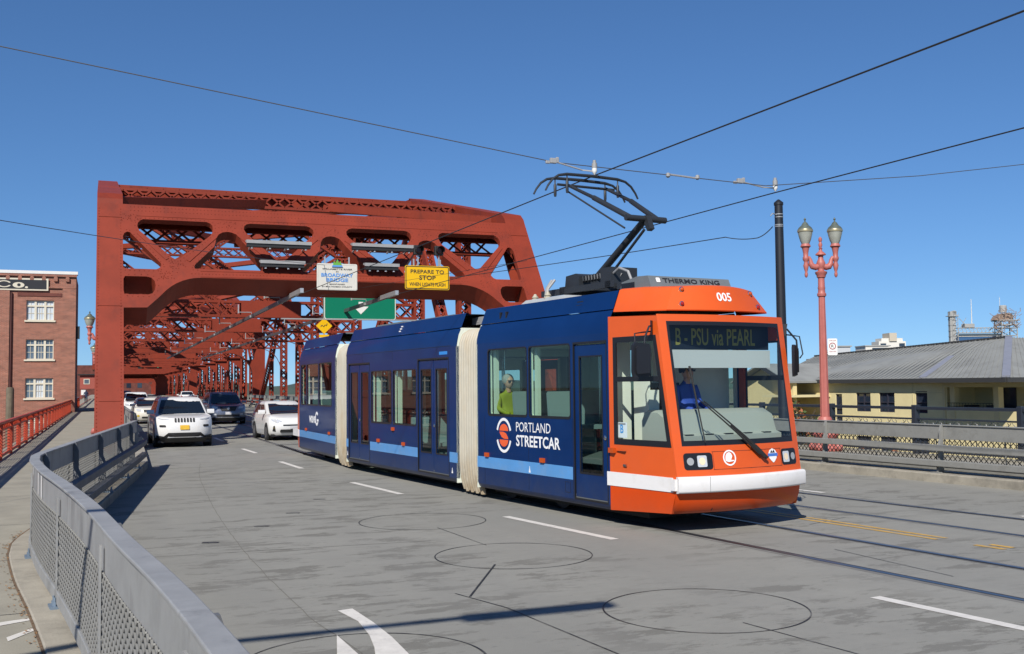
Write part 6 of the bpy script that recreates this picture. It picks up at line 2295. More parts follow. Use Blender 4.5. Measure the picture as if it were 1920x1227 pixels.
# rigid conductor bars inside the bridge with their brackets
for x, lab in ((6.48, 'long grey conductor bar over the left track inside the bridge'), (9.87, 'long grey conductor bar over the right track inside the bridge')):
    o = empty('conductor_bar', (x, 36.5, 5.2), 0, lab, 'conductor bar', 'rigid conductor bars')
    mb = MB()
    mb.bar((0, 0.8, 0.08), (0, 75, -0.2), 0.09, 0.14)
    mb.build('bar', M_WIREG, o)
    MB().bar((0.02, -0.5, 0.12), (0.0, 1.6, 0.1), 0.12, 0.16).build('end_guide', M_ALU, o)
    for k in range(9):
        y = 4.0 + 8.0 * k
        z = -0.0 - 0.0035 * y
        MB().box(-0.1, 0.1, y - 0.06, y + 0.06, z + 0.02, z + 0.12).build('clamp', M_ALU, o)
        mb = MB()
        mb.tube([(0, y, z + 0.1), (-0.02, y, z + 0.25), (-0.6, y, z + 0.25)], 0.02, 6)
        mb.tube([(-0.6, y, z + 0.2), (-0.6, y, z + 0.6)], 0.03, 6)
        mb.build('hanger', M_ALU if k % 2 else M_GREY, o)

# ------------------------------------------------------------------ signs, signals and light bars on the portal
M_SGREEN = mat('road_sign_green', (0.0, 0.16, 0.09), 0.4)
M_SYEL = mat('road_sign_yellow', (0.72, 0.42, 0.0), 0.45, var=0.04)
M_SWHT = mat('road_sign_cream', (0.58, 0.56, 0.5), 0.5, var=0.05, stain=(0.4, 0.25, 0.12), sscale=9, samt=0.5, sthr=(0.66, 0.72))
M_SBLU = mat('sign_pale_blue', (0.1, 0.28, 0.62), 0.5)
M_SGRN2 = mat('sign_leaf_green', (0.12, 0.35, 0.05), 0.5)


def board(name, x0, z0, x1, z1, y, mt, label, border=None, r=0.06):
    o = empty(name, ((x0 + x1) / 2, y, z0), 0, label, 'sign')
    w, h = (x1 - x0) / 2, z1 - z0
    M = frame((0, 0, 0), (1, 0, 0), (0, 0, 1))
    plate('panel', rrect(-w, 0, w, h, r), [], 0.03, mt, o, M)
    if border:
        plate('border', rrect(-w + 0.02, 0.02, w - 0.02, h - 0.02, r * 0.8), [rrect(-w + 0.05, 0.05, w - 0.05, h - 0.05, r * 0.6)], 0.004, border, o, M @ Matrix.Translation((0, 0, 0.018)))
    for s in (-0.6, 0.6):
        MB().bar((s * w, 0.04, 0.1), (s * w, 0.04, h + 0.25), 0.05, 0.05, (0, 1, 0)).build('bracket', M_ALU, o)
        MB().bar((s * w, 0.04, h * 0.8), (s * w, 1.0, h * 0.8), 0.05, 0.05).build('bracket', M_ALU, o)
    return o, lambda t, x, z, w_, h_, m_, b=0.0: text('lettering', t, M @ Matrix.Translation((x, z, 0.021)), w_, h_, m_, o, b)


o, tx = board('bridge_name_sign', 7.23, 5.46, 8.7, 6.42, 37.1, M_SWHT, 'cream bridge name sign with blue lettering hung on the portal', M_SWHT)
tx('WILLAMETTE RIVER', -0.55, 0.73, 1.1, 0.055, M_DARKTXT, 0.01)
tx('at', -0.05, 0.645, 0.1, 0.05, M_DARKTXT)
tx('BROADWAY', -0.58, 0.475, 1.16, 0.135, M_SBLU, 0.03)
tx('BRIDGE', -0.4, 0.3, 0.8, 0.135, M_SBLU, 0.03)
tx('MAINTAINED', -0.28, 0.19, 0.56, 0.045, M_DARKTXT, 0.01)
tx('BY MULTNOMAH COUNTY', -0.55, 0.1, 1.1, 0.045, M_DARKTXT, 0.01)
MF = frame((0, 0, 0), (1, 0, 0), (0, 0, 1)) @ Matrix.Translation((0, 0, 0.03))
plate('crest', [(-0.17, 0.86), (0.17, 0.86), (0.12, 1.05), (0.06, 0.98), (0.0, 1.12), (-0.06, 0.98), (-0.12, 1.05)], [], 0.02, M_SGRN2, o, MF)
plate('crest_base', [(-0.2, 0.84), (0.2, 0.84), (0.17, 0.9), (-0.17, 0.9)], [], 0.02, M_SBLU, o, MF @ Matrix.Translation((0, 0, 0.012)))

o, tx = board('warning_sign', 10.5, 5.56, 12.22, 6.45, 37.1, M_SYEL, 'yellow PREPARE TO STOP WHEN LIGHTS FLASH sign on the portal', M_DARKTXT)
tx('PREPARE TO', -0.65, 0.6, 1.3, 0.14, M_DARKTXT, 0.01)
tx('STOP', -0.32, 0.36, 0.64, 0.17, M_DARKTXT, 0.015)
tx('WHEN LIGHTS FLASH', -0.7, 0.13, 1.4, 0.13, M_DARKTXT, 0.008)

o, tx = board('guide_sign', 8.95, 4.86, 12.15, 6.7, 44.4, M_SGREEN, 'green overhead guide sign with white down arrow behind the portal beam', M_WHITE, 0.12)
plate('arrow', [(-0.08, 0.74), (-0.08, 0.54), (-0.32, 0.54), (0.02, 0.2), (0.36, 0.54), (0.12, 0.54), (0.12, 0.74)], [], 0.006, M_WHITE, o, frame((0, 0, 0), (1, 0, 0), (0, 0, 1)) @ Matrix.Translation((0, 0.05, 0.024)))
MB().bar((-3.5, -0.55, -0.02), (3.0, -0.55, -0.02), 0.12, 0.05).build('catwalk', M_ALU, o)
o = empty('curve_warning_sign', (9.29, 46.0, 4.32), 0, 'yellow diamond winding-road sign below the green guide sign', 'sign')
Md = frame((0, 0, 0.3), (1, 0, 0), (0, 0, 1))
plate('panel', [(-0.36, 0.06), (0, -0.3), (0.36, 0.06), (0, 0.42)], [], 0.02, M_SYEL, o, Md)
mbp = [(-0.16, 0.0), (-0.1, 0.06), (-0.02, 0.0), (0.04, 0.08), (0.1, 0.04), (0.13, 0.14)]
MB().tube([(x, -0.016, 0.33 + z) for x, z in mbp], 0.016, 5).build('winding_arrow', M_DARKTXT, o)
plate('plaque', rrect(-0.22, -0.45, 0.22, -0.33, 0.02), [], 0.02, M_SYEL, o, Md)
MB().bar((0, 0.04, -0.2), (0, 0.04, 2.2), 0.06, 0.06, (0, 1, 0)).build('hanger', M_GREY, o)

for x0, x1, z, lab in ((4.86, 7.19, 7.13, 'upper left grey light bar fixed across the portal openings'), (5.35, 6.96, 6.42, 'lower left grey light bar fixed to the portal beam'), (8.7, 11.1, 7.17, 'upper right grey light bar fixed across the portal openings'), (9.18, 10.5, 6.44, 'lower right grey light bar partly behind the yellow sign')):
    o = empty('light_bar', ((x0 + x1) / 2, 37.95, z), 0, lab, 'light bar', 'light bars on the portal')
    w = (x1 - x0) / 2
    MB().prism([(-w, -0.12, 0.14), (-w, 0.2, 0.16), (-w, 0.2, 0.1), (-w, -0.12, 0.02)], (2 * w, 0, 0)).build('hood', M_GREY, o)
    MB().box(-w + 0.03, w - 0.03, -0.08, 0.18, -0.1, 0.03).build('lamp_box', M_TRIM, o)
    for k in range(4):
        x = -w + 0.2 + k * (2 * w - 0.4) / 3
        MB().bar((x, 0.1, 0.0), (x, 0.75, -0.1), 0.05, 0.05).build('bracket', M_ALU, o)
        MB().lathe([(0.05, -0.16), (0.04, -0.1)], 10, (x, 0, 0)).build('lamp', M_LAMPLENS, o)

for x, lab in ((11.22, 'left black flashing signal head above the yellow sign'), (12.05, 'right black flashing signal head above the yellow sign')):
    o = empty('signal_head', (x, 37.75, 6.95), 0, lab, 'signal', 'flashing signals on the portal')
    MB().box(-0.17, 0.17, 0, 0.2, 0, 0.36).build('housing', M_TRIM, o, bevel=0.02)
    mb = MB()
    n = 14
    rows = [[(0.15 * math.cos(PI * k / n), y, 0.18 + 0.15 * math.sin(PI * k / n)) for k in range(-2, n + 3)] for y in (-0.26, 0.0)]
    mb.grid(rows)
    mb.build('visor', M_TRIM, o, fix=False)
    mb = MB()
    mb.tube([(0, 0.0, 0.18), (0, -0.02, 0.18)], [0.13, 0.1], 16)
    mb.build('lens', mat('unlit_amber_lens', (0.12, 0.03, 0.01), 0.25) if 'unlit_amber_lens' not in MATS else MATS['unlit_amber_lens'], o)
    MB().bar((0, 0.1, -0.4), (0, 0.1, 0.02), 0.05, 0.05, (0, 1, 0)).build('bracket', M_ALU, o)
# far green traffic light and its dark twin under the third portal
for x, c in ((9.6, (0.0, 0.5, 0.25)), (6.6, (0.01, 0.04, 0.03))):
    o = empty('traffic_signal', (x, 192, 5.6), 0, 'small lit green signal hanging far inside the bridge' if c[1] > 0.2 else 'small unlit signal hanging far inside the bridge', 'signal')
    MB().box(-0.3, 0.3, 0, 0.3, -0.2, 1.3).build('housing', M_TRIM, o)
    MB().tube([(0, -0.02, 0.2), (0, -0.04, 0.2)], 0.22, 14).build('lens', mat('green_signal_lens' if c[1] > 0.2 else 'dark_signal_lens', c, 0.3, emit=1.2 if c[1] > 0.2 else 0), o)

# ------------------------------------------------------------------ brick mill building on the left


def brick_material():
    m = bpy.data.materials.new('weathered_red_brick')
    m.use_nodes = True
    nt = m.node_tree
    N, L = nt.nodes.new, nt.links.new
    b = nt.nodes['Principled BSDF']
    b.inputs['Roughness'].default_value = 0.85
    tc = N('ShaderNodeTexCoord')
    sp = N('ShaderNodeSeparateXYZ')
    L(tc.outputs['Object'], sp.inputs[0])
    cb = N('ShaderNodeCombineXYZ')
    L(sp.outputs[0], cb.inputs[0])
    L(sp.outputs[2], cb.inputs[1])
    br = N('ShaderNodeTexBrick')
    br.inputs['Scale'].default_value = 1.0
    br.inputs['Brick Width'].default_value = 0.24
    br.inputs['Row Height'].default_value = 0.085
    br.inputs['Mortar Size'].default_value = 0.012
    br.inputs['Color1'].default_value = (0.3, 0.1, 0.06, 1)
    br.inputs['Color2'].default_value = (0.21, 0.07, 0.046, 1)
    br.inputs['Mortar'].default_value = (0.27, 0.18, 0.14, 1)
    L(cb.outputs[0], br.inputs['Vector'])
    no = N('ShaderNodeTexNoise')
    no.inputs['Scale'].default_value = 1.3
    no.inputs['Detail'].default_value = 8
    no.inputs['Roughness'].default_value = 0.7
    mp = N('ShaderNodeMapping')
    mp.inputs['Scale'].default_value = (0.6, 1, 2.5)
    L(tc.outputs['Object'], mp.inputs[0])
    L(mp.outputs[0], no.inputs['Vector'])
    mr = N('ShaderNodeMapRange')
    mr.inputs[1].default_value, mr.inputs[2].default_value = 0.3, 0.7
    mr.inputs[3].default_value, mr.inputs[4].default_value = 0.72, 1.35
    L(no.outputs[0], mr.inputs[0])
    mx = N('ShaderNodeMix')
    mx.data_type, mx.blend_type = 'RGBA', 'MULTIPLY'
    mx.inputs[0].default_value = 1
    L(br.outputs[0], mx.inputs[6])
    L(mr.outputs[0], mx.inputs[7])
    L(mx.outputs[2], b.inputs['Base Color'])
    return m


M_BRICK = brick_material()
M_CREAM = mat('cream_window_paint', (0.6, 0.56, 0.45), 0.5, var=0.05)
M_WGLASS = mat('old_window_glass', (0.1, 0.13, 0.17), 0.06, spec=1.0, var=0.4, vscale=0.8)
M_CURT = mat('white_blind_behind_glass', (0.5, 0.55, 0.6), 0.15)
M_SIGNK = mat('black_painted_sign', (0.012, 0.014, 0.02), 0.6)
mill = empty('brick_mill_building', (-8, 90, -7), 0, 'three-storey red brick mill with cream windows and painted black sign', 'building')
ML = Vector(mill.location)


def mfr(dy=0.0):
    """facade plane: x across, y up, facing the bridge approach"""
    return frame((-ML.x, dy, -ML.z), (1, 0, 0), (0, 0, 1))


XE = -1.76
wins = []
for z0 in (7.44, 4.35, 1.3, -1.75):
    wins.append((-5.36, z0, -3.36, z0 + 1.58))
    for q in range(1, 8):
        wins.append((-5.36 - 4.54 * q, z0, -3.36 - 4.54 * q, z0 + 1.58))
plate('wall', rect(-42, -7, XE, 11.12), [rect(*w) for w in wins], 0.4, M_BRICK, mill, mfr(0.2))
mb = MB()
mb.box(XE - 0.02 - ML.x - 0.4, XE - ML.x, 0.4, 9, 0, 18.1)
mb.build('wall_return', M_BRICK, mill)
mb = MB()
mb.box(-42 - ML.x, XE - 0.1 - ML.x, 0.5, 8.9, 17.8, 18.0)
mb.build('roof', M_GREY, mill)
MB().box(-42.2 - ML.x, XE + 0.12 - ML.x, -0.18, 0.6, 18.12, 18.36).build('coping', M_WHITE, mill)
for x0, x1 in ((-2.75, XE), (-7.3, -6.55), (-12.2, -11.2)):       # flat brick piers
    MB().box(x0 - ML.x, x1 - ML.x, -0.12, -0.002, 0, 17.0).build('pier', M_BRICK, mill)
MB().box(-16 - ML.x, XE - ML.x, -0.14, -0.003, 17.0, 17.1).build('brick_course', M_BRICK, mill)
MB().box(-6.0 - ML.x, -2.8 - ML.x, -0.05, -0.002, 16.35, 16.6).build('brick_course', mat('dark_brick_band', (0.13, 0.04, 0.03), 0.85, var=0.2), mill)
for k in range(18):
    x = -2.4 - k * 0.86 - ML.x
    MB().prism([(x - 0.14, -0.16, 17.55), (x + 0.14, -0.16, 17.55), (x + 0.14, -0.16, 17.85), (x + 0.06, -0.16, 17.95), (x - 0.06, -0.16, 17.95), (x - 0.14, -0.16, 17.85)], (0, 0.155, 0)).build('corbel', M_BRICK, mill)
MB().box(-16 - ML.x, XE + 0.06 - ML.x, -0.15, -0.004, 17.93, 18.12).build('corbel_course', M_BRICK, mill)
MB().tube([(-6.42 - ML.x, -0.1, 0), (-6.42 - ML.x, -0.1, 16.6)], 0.07, 8).build('downpipe', mat('dark_red_downpipe', (0.06, 0.015, 0.012), 0.6), mill)
for wi, (x0, z0, x1, z1) in enumerate(wins):
    win = plate('window_frame', rect(x0, z0, x1, z1), [rect(x0 + 0.06 + a, z0 + 0.06, x0 + 0.06 + b, z1 - 0.5) for a, b in ((0.0, 0.52), (0.68, 1.22), (1.38, 1.88))] + [rect(x0 + 0.06 + a, z1 - 0.38, x0 + 0.06 + b, z1 - 0.06) for a, b in ((0.0, 0.52), (0.68, 1.22), (1.38, 1.88))], 0.1, M_CREAM, mill, mfr(0.16))
    far_col = x0 < -8
    for pi, (a, b, n) in enumerate(((0.0, 0.52, 2), (0.68, 1.22, 3), (1.38, 1.88, 2))):
        lit = (wi == 16 and pi == 1) or (wi == 0)
        for zz0, zz1 in ((z0 + 0.06, z1 - 0.5), (z1 - 0.38, z1 - 0.06)):
            MB().box(x0 + 0.06 + a - ML.x, x0 + 0.06 + b - ML.x, 0.2, 0.21, zz0 - ML.z, zz1 - ML.z).build('pane', M_CURT if lit else M_WGLASS, win)
            for k in range(1, 1 if far_col else n):
                xx = x0 + 0.06 + a + (b - a) * k / n - ML.x
                MB().box(xx - 0.015, xx + 0.015, 0.17, 0.198, zz0 - ML.z, zz1 - ML.z).build('glazing_bar', M_CREAM, win)
        zm = (z0 + 0.06 + z1 - 0.5) / 2 - ML.z
        MB().box(x0 + 0.06 + a - ML.x, x0 + 0.06 + b - ML.x, 0.165, 0.196, zm - 0.02, zm + 0.02).build('glazing_bar', M_CREAM, win)
    MB().box(x0 - 0.12 - ML.x, x1 + 0.12 - ML.x, -0.1, 0.14, z0 - 0.13 - ML.z, z0 - 0.003 - ML.z).build('window_sill', M_CREAM, mill)
plate('painted_sign', rect(-15, 9.78, -3.79, 10.74), [], 0.03, M_CREAM, mill, mfr(-0.14))
plate('painted_sign_field', rect(-14.9, 9.9, -3.93, 10.62), [], 0.02, M_SIGNK, mill, mfr(-0.165))
M_SL = mfr(-0.18)
plate('sign_letter', ring(-5.93, 10.19, 0.42, 0.22, 28), [ring(-5.9, 10.2, 0.13, 0.12, 18)], 0.012, M_CREAM, mill, M_SL)
plate('sign_letter', ring(-5.36, 10.02, 0.11, 0.08, 16), [], 0.012, M_CREAM, mill, M_SL)
plate('sign_letter', arc_band(-6.95, 10.26, 0.38, 0.2, 0.52, 0.27, 25, 335), [], 0.012, M_CREAM, mill, M_SL)
MB().box(XE - ML.x + 0.002, XE + 0.3 - ML.x, 0.1, 0.5, 13.0, 14.0).build('wall_box', M_TRIM, mill)

pl = MB().lathe([(0.2, -7), (0.2, 0.3), (0.19, 2.0), (0.15, 2.12)], 10).build('timber_pile', mat('old_timber', (0.12, 0.1, 0.07), 0.9, var=0.3, vscale=4), None, True)
pl.location = (-4.28, 60, 0)
tag(pl, 'weathered timber pile standing behind the red footway railing', 'pile')

op = empty('operator_cabin', (-2.0, 200, 0), 0, 'small red bridge operator cabin far along the footway', 'cabin')
M_CAB = mat('cabin_red_paint', (0.3, 0.07, 0.05), 0.7, var=0.1)
MB().box(-1.1, 3.0, 0, 4, 2.0, 4.4).build('wall', M_CAB, op)
MB().box(-1.5, 3.2, -0.4, 4.2, 4.4, 4.6).build('roof', M_TRIM, op)
for x in (0.0, 2.0):
    wf = MB().box(x - 0.5, x + 0.5, -0.06, 0, 2.8, 3.75).build('window', M_CREAM, op)
    MB().box(x - 0.38, x + 0.38, -0.08, -0.061, 2.92, 3.63).build('pane', M_WGLASS, wf)
for x in (-0.9, 2.8):
    MB().box(x - 0.1, x + 0.1, 0.1, 0.3, 0.15, 2.0).build('stilt', M_CAB, op)
bx_ = MB().box(-0.9, -0.1, -0.1, 0.0, 0.9, 1.8).build('panel', M_WHITE, op)

# ------------------------------------------------------------------ black ornamental railing beyond the right sidewalk
M_IRON = M_NAVYRAIL
PR = [p for p in offset_path([Vector((kx(y), y)) for y in [-4 + 0.5 * k for k in range(78)]], 3.78)]
ir = empty('iron_railing', (PR[0].x, PR[0].y, 0.15), 0, 'black iron railing with scrollwork behind the right sidewalk', 'railing')
IR0 = Vector(ir.location)
sh_path = [p - Vector((IR0.x, IR0.y)) for p in PR]
for z0, z1, w in ((1.13, 1.2, 0.06), (0.88, 0.92, 0.025), (0.62, 0.66, 0.025), (0.1, 0.14, 0.025)):
    sweep(MB(), sh_path, -w, w, z0, z1).build('rail_bar', M_IRON, ir)
# posts where the photograph shows them
pd = []
for sd in range(-5, 8):
    s_ = -1.0 + 2.95 * sd
    pd.append(s_)
line = resample(PR, 0.05)
acc0 = min(range(len(line)), key=lambda k: abs(line[k].y - 20.2))
for k in range(0, len(line) - 60, 59):
    i = (acc0 % 59) + k
    if i >= len(line):
        break
    p = line[i] - Vector((IR0.x, IR0.y))
    MB().box(p.x - 0.07, p.x + 0.07, p.y - 0.07, p.y + 0.07, 0, 1.24).build('post', M_IRON, ir, bevel=0.01)
sc_ = MB()
step = 5
for i in range(0, len(line) - step, step):   # S scrolls between the two upper bars
    p, q = line[i] - Vector((IR0.x, IR0.y)), line[i + step] - Vector((IR0.x, IR0.y))
    d = (q - p)
    pts = []
    for k in range(9):
        a = k / 8
        f = 0.5 + 0.42 * math.cos(PI * a) * (1 if (i // step) % 2 else -1)
        pts.append((p.x + d.x * f, p.y + d.y * f, 0.67 + 0.2 * a))
    sc_.tube(pts, 0.008, 4)
    cx, cy = p.x + d.x * 0.5, p.y + d.y * 0.5
    for cz, s_ in ((0.72, 1), (0.82, -1)):
        sc_.tube([(cx + d.normalized().x * 0.05 * math.cos(t) , cy + d.normalized().y * 0.05 * math.cos(t), cz + s_ * 0.04 * math.sin(t)) for t in [k * 0.9 for k in range(6)]], 0.008, 4)
sc_.build('scrollwork', M_IRON, ir, kind='stuff', fix=False)
pk = MB()
for i in range(0, len(line), 3):
    p = line[i] - Vector((IR0.x, IR0.y))
    pk.bar((p.x, p.y, 0.12), (p.x, p.y, 0.64), 0.012, 0.012, (0, 1, 0))
pk.build('pickets', M_IRON, ir, kind='stuff', fix=False)

# ------------------------------------------------------------------ yellow apartment house below the approach on the right
M_YEL = mat('pale_yellow_siding', (0.66, 0.57, 0.31), 0.8, var=0.08, vscale=0.8)
M_YTRIM = mat('cream_house_trim', (0.58, 0.5, 0.28), 0.7)
M_ROOF = mat('grey_standing_seam_roof', (0.225, 0.23, 0.217), 0.6, 0.0, var=0.1, vscale=0.6, stain=(0.16, 0.16, 0.15), sscale=0.7, samt=0.5)
M_ROOF2 = mat('bluish_ridge_cap', (0.2, 0.21, 0.25), 0.5, 0.0, var=0.1)
M_HGLASS = mat('house_window_glass', (0.02, 0.028, 0.045), 0.05, spec=0.9)
M_HFRAME = mat('dark_window_frame', (0.03, 0.03, 0.045), 0.5)
M_FASCIA = mat('dark_fascia', (0.035, 0.035, 0.035), 0.6)
house = empty('yellow_apartment_house', (47.3, 50, -7), 0, 'pale yellow apartment house with grey ribbed metal hip roof', 'house')
H0 = Vector(house.location)


def hp(x, y, z):
    return Vector((x, y, z)) - H0


HX = 47.3
hw = []
for y0, y1, z0, z1 in ((55.16, 56.56, -0.05, 1.18), (52.93, 54.34, -0.05, 1.22), (50.1, 51.1, -0.05, 1.3), (57.99, 58.65, -0.9, 1.1)):
    hw.append((y0, z0, y1, z1))
    if y0 < 57:
        hw.append((y0, z0 - 2.85, y1, z1 - 2.85))
MH = frame((0, -H0.y, -H0.z), (0, 1, 0), (0, 0, 1))
plate('wall', rect(48.6, -7, 64, 1.95), [rect(*w) for w in hw], 0.3, M_YEL, house, MH @ Matrix.Translation((0, 0, 0.15)))
for i, (y0, z0, y1, z1) in enumerate(hw):
    two = y1 - y0 > 1.2
    cols_ = [(y0 + 0.06, (y0 + y1) / 2 - 0.04), ((y0 + y1) / 2 + 0.04, y1 - 0.06)] if two else [(y0 + 0.06, y1 - 0.06)]
    zm = (z0 + z1) / 2
    fr_ = plate('window_frame', rect(y0, z0, y1, z1), [rect(a, z0 + 0.05, b, zm - 0.03) for a, b in cols_] + [rect(a, zm + 0.03, b, z1 - 0.05) for a, b in cols_], 0.08, M_HFRAME, house, MH @ Matrix.Translation((0, 0, 0.1)))
    for a, b in cols_:
        plate('pane', rect(a, z0 + 0.05, b, z1 - 0.05), [], 0.01, M_HGLASS, fr_, MH @ Matrix.Translation((0, 0, 0.14)))
for zz in (1.2, -0.35, -3.2):
    MB().box(-0.02, 0.01, -1.4, 14, 7 + zz, 7 + zz + 0.05).build('belt_trim', M_YTRIM, house)
MB().box(-0.05, 0.3, -1.4, -1.2, 0, 8.95).build('corner_board', M_YTRIM, house)
MB().box(-0.02, 3, 1.25, 1.35, 0, 8.9).build('wall_joint', M_YTRIM, house)
# porch bay at the near end: recess, posts, beam, balcony rail
MB().box(2.2, 2.4, -9, -1.4, 0, 9).build('porch_back_wall', M_YEL, house)
MB().box(0, 2.4, -1.5, -1.35, 0, 9).build('porch_side_wall', M_YEL, house)
MB().box(0.0, 2.3, -9, -1.5, 6.6, 6.75).build('porch_floor', M_YTRIM, house)
MB().box(-0.06, 0.16, -9, -1.38, 8.55, 8.95).build('porch_beam', M_YTRIM, house)
MB().box(-0.04, 0.14, -9, -1.5, 0, 7.35).build('porch_parapet', M_YEL, house)
for y in (-2.0, -5.25, -9.0):
    MB().box(-0.08, 0.3, y - 0.18, y + 0.18, 6.7, 8.6).build('porch_post', M_YTRIM, house)
MB().box(2.1, 2.19, -4.6, -3.4, 6.75, 8.5).build('balcony_door', M_HGLASS, house)
mb = MB()
for z in (7.62, 7.42):
    mb.bar((-0.1, -5.0, z), (-0.1, -1.6, z), 0.03, 0.03)
for k in range(16):
    mb.bar((-0.1, -5.0 + k * 0.22, 7.38), (-0.1, -5.0 + k * 0.22, 7.62), 0.015, 0.015, (0, 1, 0))
mb.build('balcony_railing', M_BLACK, house)
for y in (-2.6, -4.3):
    MB().box(0.5, 1.1, y - 0.3, y + 0.3, 6.75, 7.5).build('porch_chair', M_TRIM, house)
MB().box(0.05, 9, 13.9, 14, 0, 8.9).build('far_wall', M_YEL, house)

# roof: long front slope, near hip and the step in the eave, ribs as real upstands
EZ = 2.1
A0, A1 = (46.9, 66.0), (46.9, 48.3)
B0, B1 = (45.2, 48.3), (45.2, 41.0)
R0, R1 = (54.5, 70.0, 4.0), (53.6, 49.6, 4.62)


def slope(poly, name, ribs=None):
    me = MB()
    P = [hp(*q) for q in poly]
    me.prism(P, (0, 0, -0.12))
    return me.build(name, M_ROOF, house)


slope([(A0[0], A0[1], EZ), (A1[0], A1[1], EZ), (R1[0], R1[1], R1[2]), (R0[0], R0[1], R0[2])], 'roof_slope')
slope([(B0[0], B0[1], EZ), (B1[0], 42.1, EZ), (R1[0], R1[1], R1[2]), (49.8, 50.5, 3.45)], 'roof_slope')
slope([(B1[0], 42.1, EZ), (62, 42.1, EZ), (61.5, 49.6, 4.62), (R1[0], R1[1], R1[2])], 'roof_slope')
slope([(R0[0], R0[1], R0[2]), (R1[0], R1[1], R1[2]), (61.5, 49.6, 4.6), (61.5, 70, 4.4)], 'roof_top')


def ribs(a0, a1, b0, b1, n, name='roof_rib'):
    mb = MB()
    for k in range(n + 1):
        t = k / n
        p = Vector(a0).lerp(Vector(a1), t)
        q = Vector(b0).lerp(Vector(b1), t)
        mb.bar(hp(*p) + Vector((0, 0, 0.02)), hp(*q) + Vector((0, 0, 0.02)), 0.05, 0.03)
    mb.build(name, M_ROOF, house, kind='stuff', fix=False)


ribs((A0[0], A0[1], EZ), (A1[0], A1[1], EZ), R0, R1, 44)
ribs((B0[0], B0[1], EZ), (B1[0], 42.1, EZ), (49.8, 50.5, 3.45), R1, 16)
ribs((B1[0], 42.1, EZ), (62, 42.1, EZ), R1, (61.5, 49.6, 4.62), 34)
for a, b in (((45.2, 42.1, EZ), R1), ((45.3, 48.3, EZ), (49.9, 50.6, 3.42)),):
    MB().bar(hp(*a) + Vector((0, 0, 0.05)), hp(*b) + Vector((0, 0, 0.05)), 0.42, 0.1).build('ridge_cap', M_ROOF2, house)
mb = MB()
for k in range(70):
    p = Vector(R0).lerp(Vector(R1), k / 70)
    q = Vector(R0).lerp(Vector(R1), (k + 0.55) / 70)
    mb.bar(hp(*p) + Vector((0, 0, 0.06)), hp(*q) + Vector((0, 0, 0.06)), 0.2, 0.12)
mb.build('ridge_vent', M_FASCIA, house, kind='stuff', fix=False)
for (xa, ya, xb, yb) in ((46.88, 66, 46.88, 48.3), (45.18, 48.3, 45.18, 42.1), (45.2, 42.08, 62, 42.08)):
    MB().bar(hp(xa, ya, EZ - 0.14), hp(xb, yb, EZ - 0.14), 0.12, 0.26).build('gutter', M_FASCIA, house)
MB().bar(hp(46.9, 48.3, EZ - 0.12), hp(45.2, 48.3, EZ - 0.12), 0.1, 0.25).build('gutter', M_FASCIA, house)
# gabled wing at the far end, facing the road
wg = [(60.2, 1.95), (63.2, 3.15), (66.5, 1.95), (66.5, -7), (60.2, -7)]
plate('gable_wall', wg, [], 0.3, mat('cream_gable_siding', (0.6, 0.5, 0.26), 0.8, var=0.06), house, MH @ Matrix.Translation((0, 0, -2.2)))
slope([(44.2, 60.0, 2.0), (44.2, 63.2, 3.3), (50, 63.2, 3.3), (50, 60.0, 2.0)], 'gable_roof')
slope([(44.2, 63.2, 3.3), (44.2, 66.8, 2.0), (50, 66.8, 2.0), (50, 63.2, 3.3)], 'gable_roof')
MB().bar(hp(44.15, 60.0, 1.93), hp(44.15, 63.2, 3.22), 0.12, 0.25).build('barge_board', M_FASCIA, house)
MB().box(-3.3, 0, 9.2, 12.5, 7.9, 8.05).build('canopy', M_YTRIM, house)
MB().lathe([(0.14, 0), (0.14, 1.0), (0.2, 1.02), (0.2, 1.2), (0.1, 1.25)], 12, hp(55.2, 48.0, 3.9)).build('roof_vent', M_WHITE, house)


# ------------------------------------------------------------------ greenery below the approach
def leafy(name, loc, label, rad, hgt, mats, n=900, group=None, cat='tree', trunk=True, leaf=0.16):
    o = empty(name, loc, 0, label, cat, group)
    if trunk:
        mb = MB()
        mb.tube([(0, 0, 0), (0.1, 0.05, hgt * 0.45), (0.0, 0.1, hgt * 0.8)], [0.16, 0.1, 0.04], 8)
        for k in range(6):
            a = k * 1.1
            mb.tube([(0.05, 0.05, hgt * (0.35 + 0.06 * k)), (math.cos(a) * rad * 0.6, math.sin(a) * rad * 0.6, hgt * (0.55 + 0.06 * k))], [0.05, 0.02], 5)
        mb.build('trunk', mat('bark', (0.07, 0.05, 0.035), 0.9, var=0.3) if 'bark' not in MATS else MATS['bark'], o)
    cl = [(random.uniform(-0.6, 0.6) * rad, random.uniform(-0.6, 0.6) * rad, hgt * random.uniform(0.35, 0.9), random.uniform(0.25, 0.5) * rad) for _ in range(14)]
    for mi, mt in enumerate(mats):
        mb = MB()
        for _ in range(n // len(mats)):
            c = random.choice(cl)
            d = Vector((random.gauss(0, 1), random.gauss(0, 1), random.gauss(0, 1))).normalized() * c[3] * random.uniform(0.4, 1.05)
            p = Vector(c[:3]) + d
            u = Vector((random.gauss(0, 1), random.gauss(0, 1), random.gauss(0, 1))).normalized()
            v = u.cross(Vector((random.gauss(0, 1), random.gauss(0, 1), random.gauss(0, 1)))).normalized()
            l = leaf * random.uniform(0.6, 1.3)
            mb.poly([p - u * l, p + v * l * 0.5, p + u * l, p - v * l * 0.5])
        mb.build('crown', mt, o, fix=False)
    return o


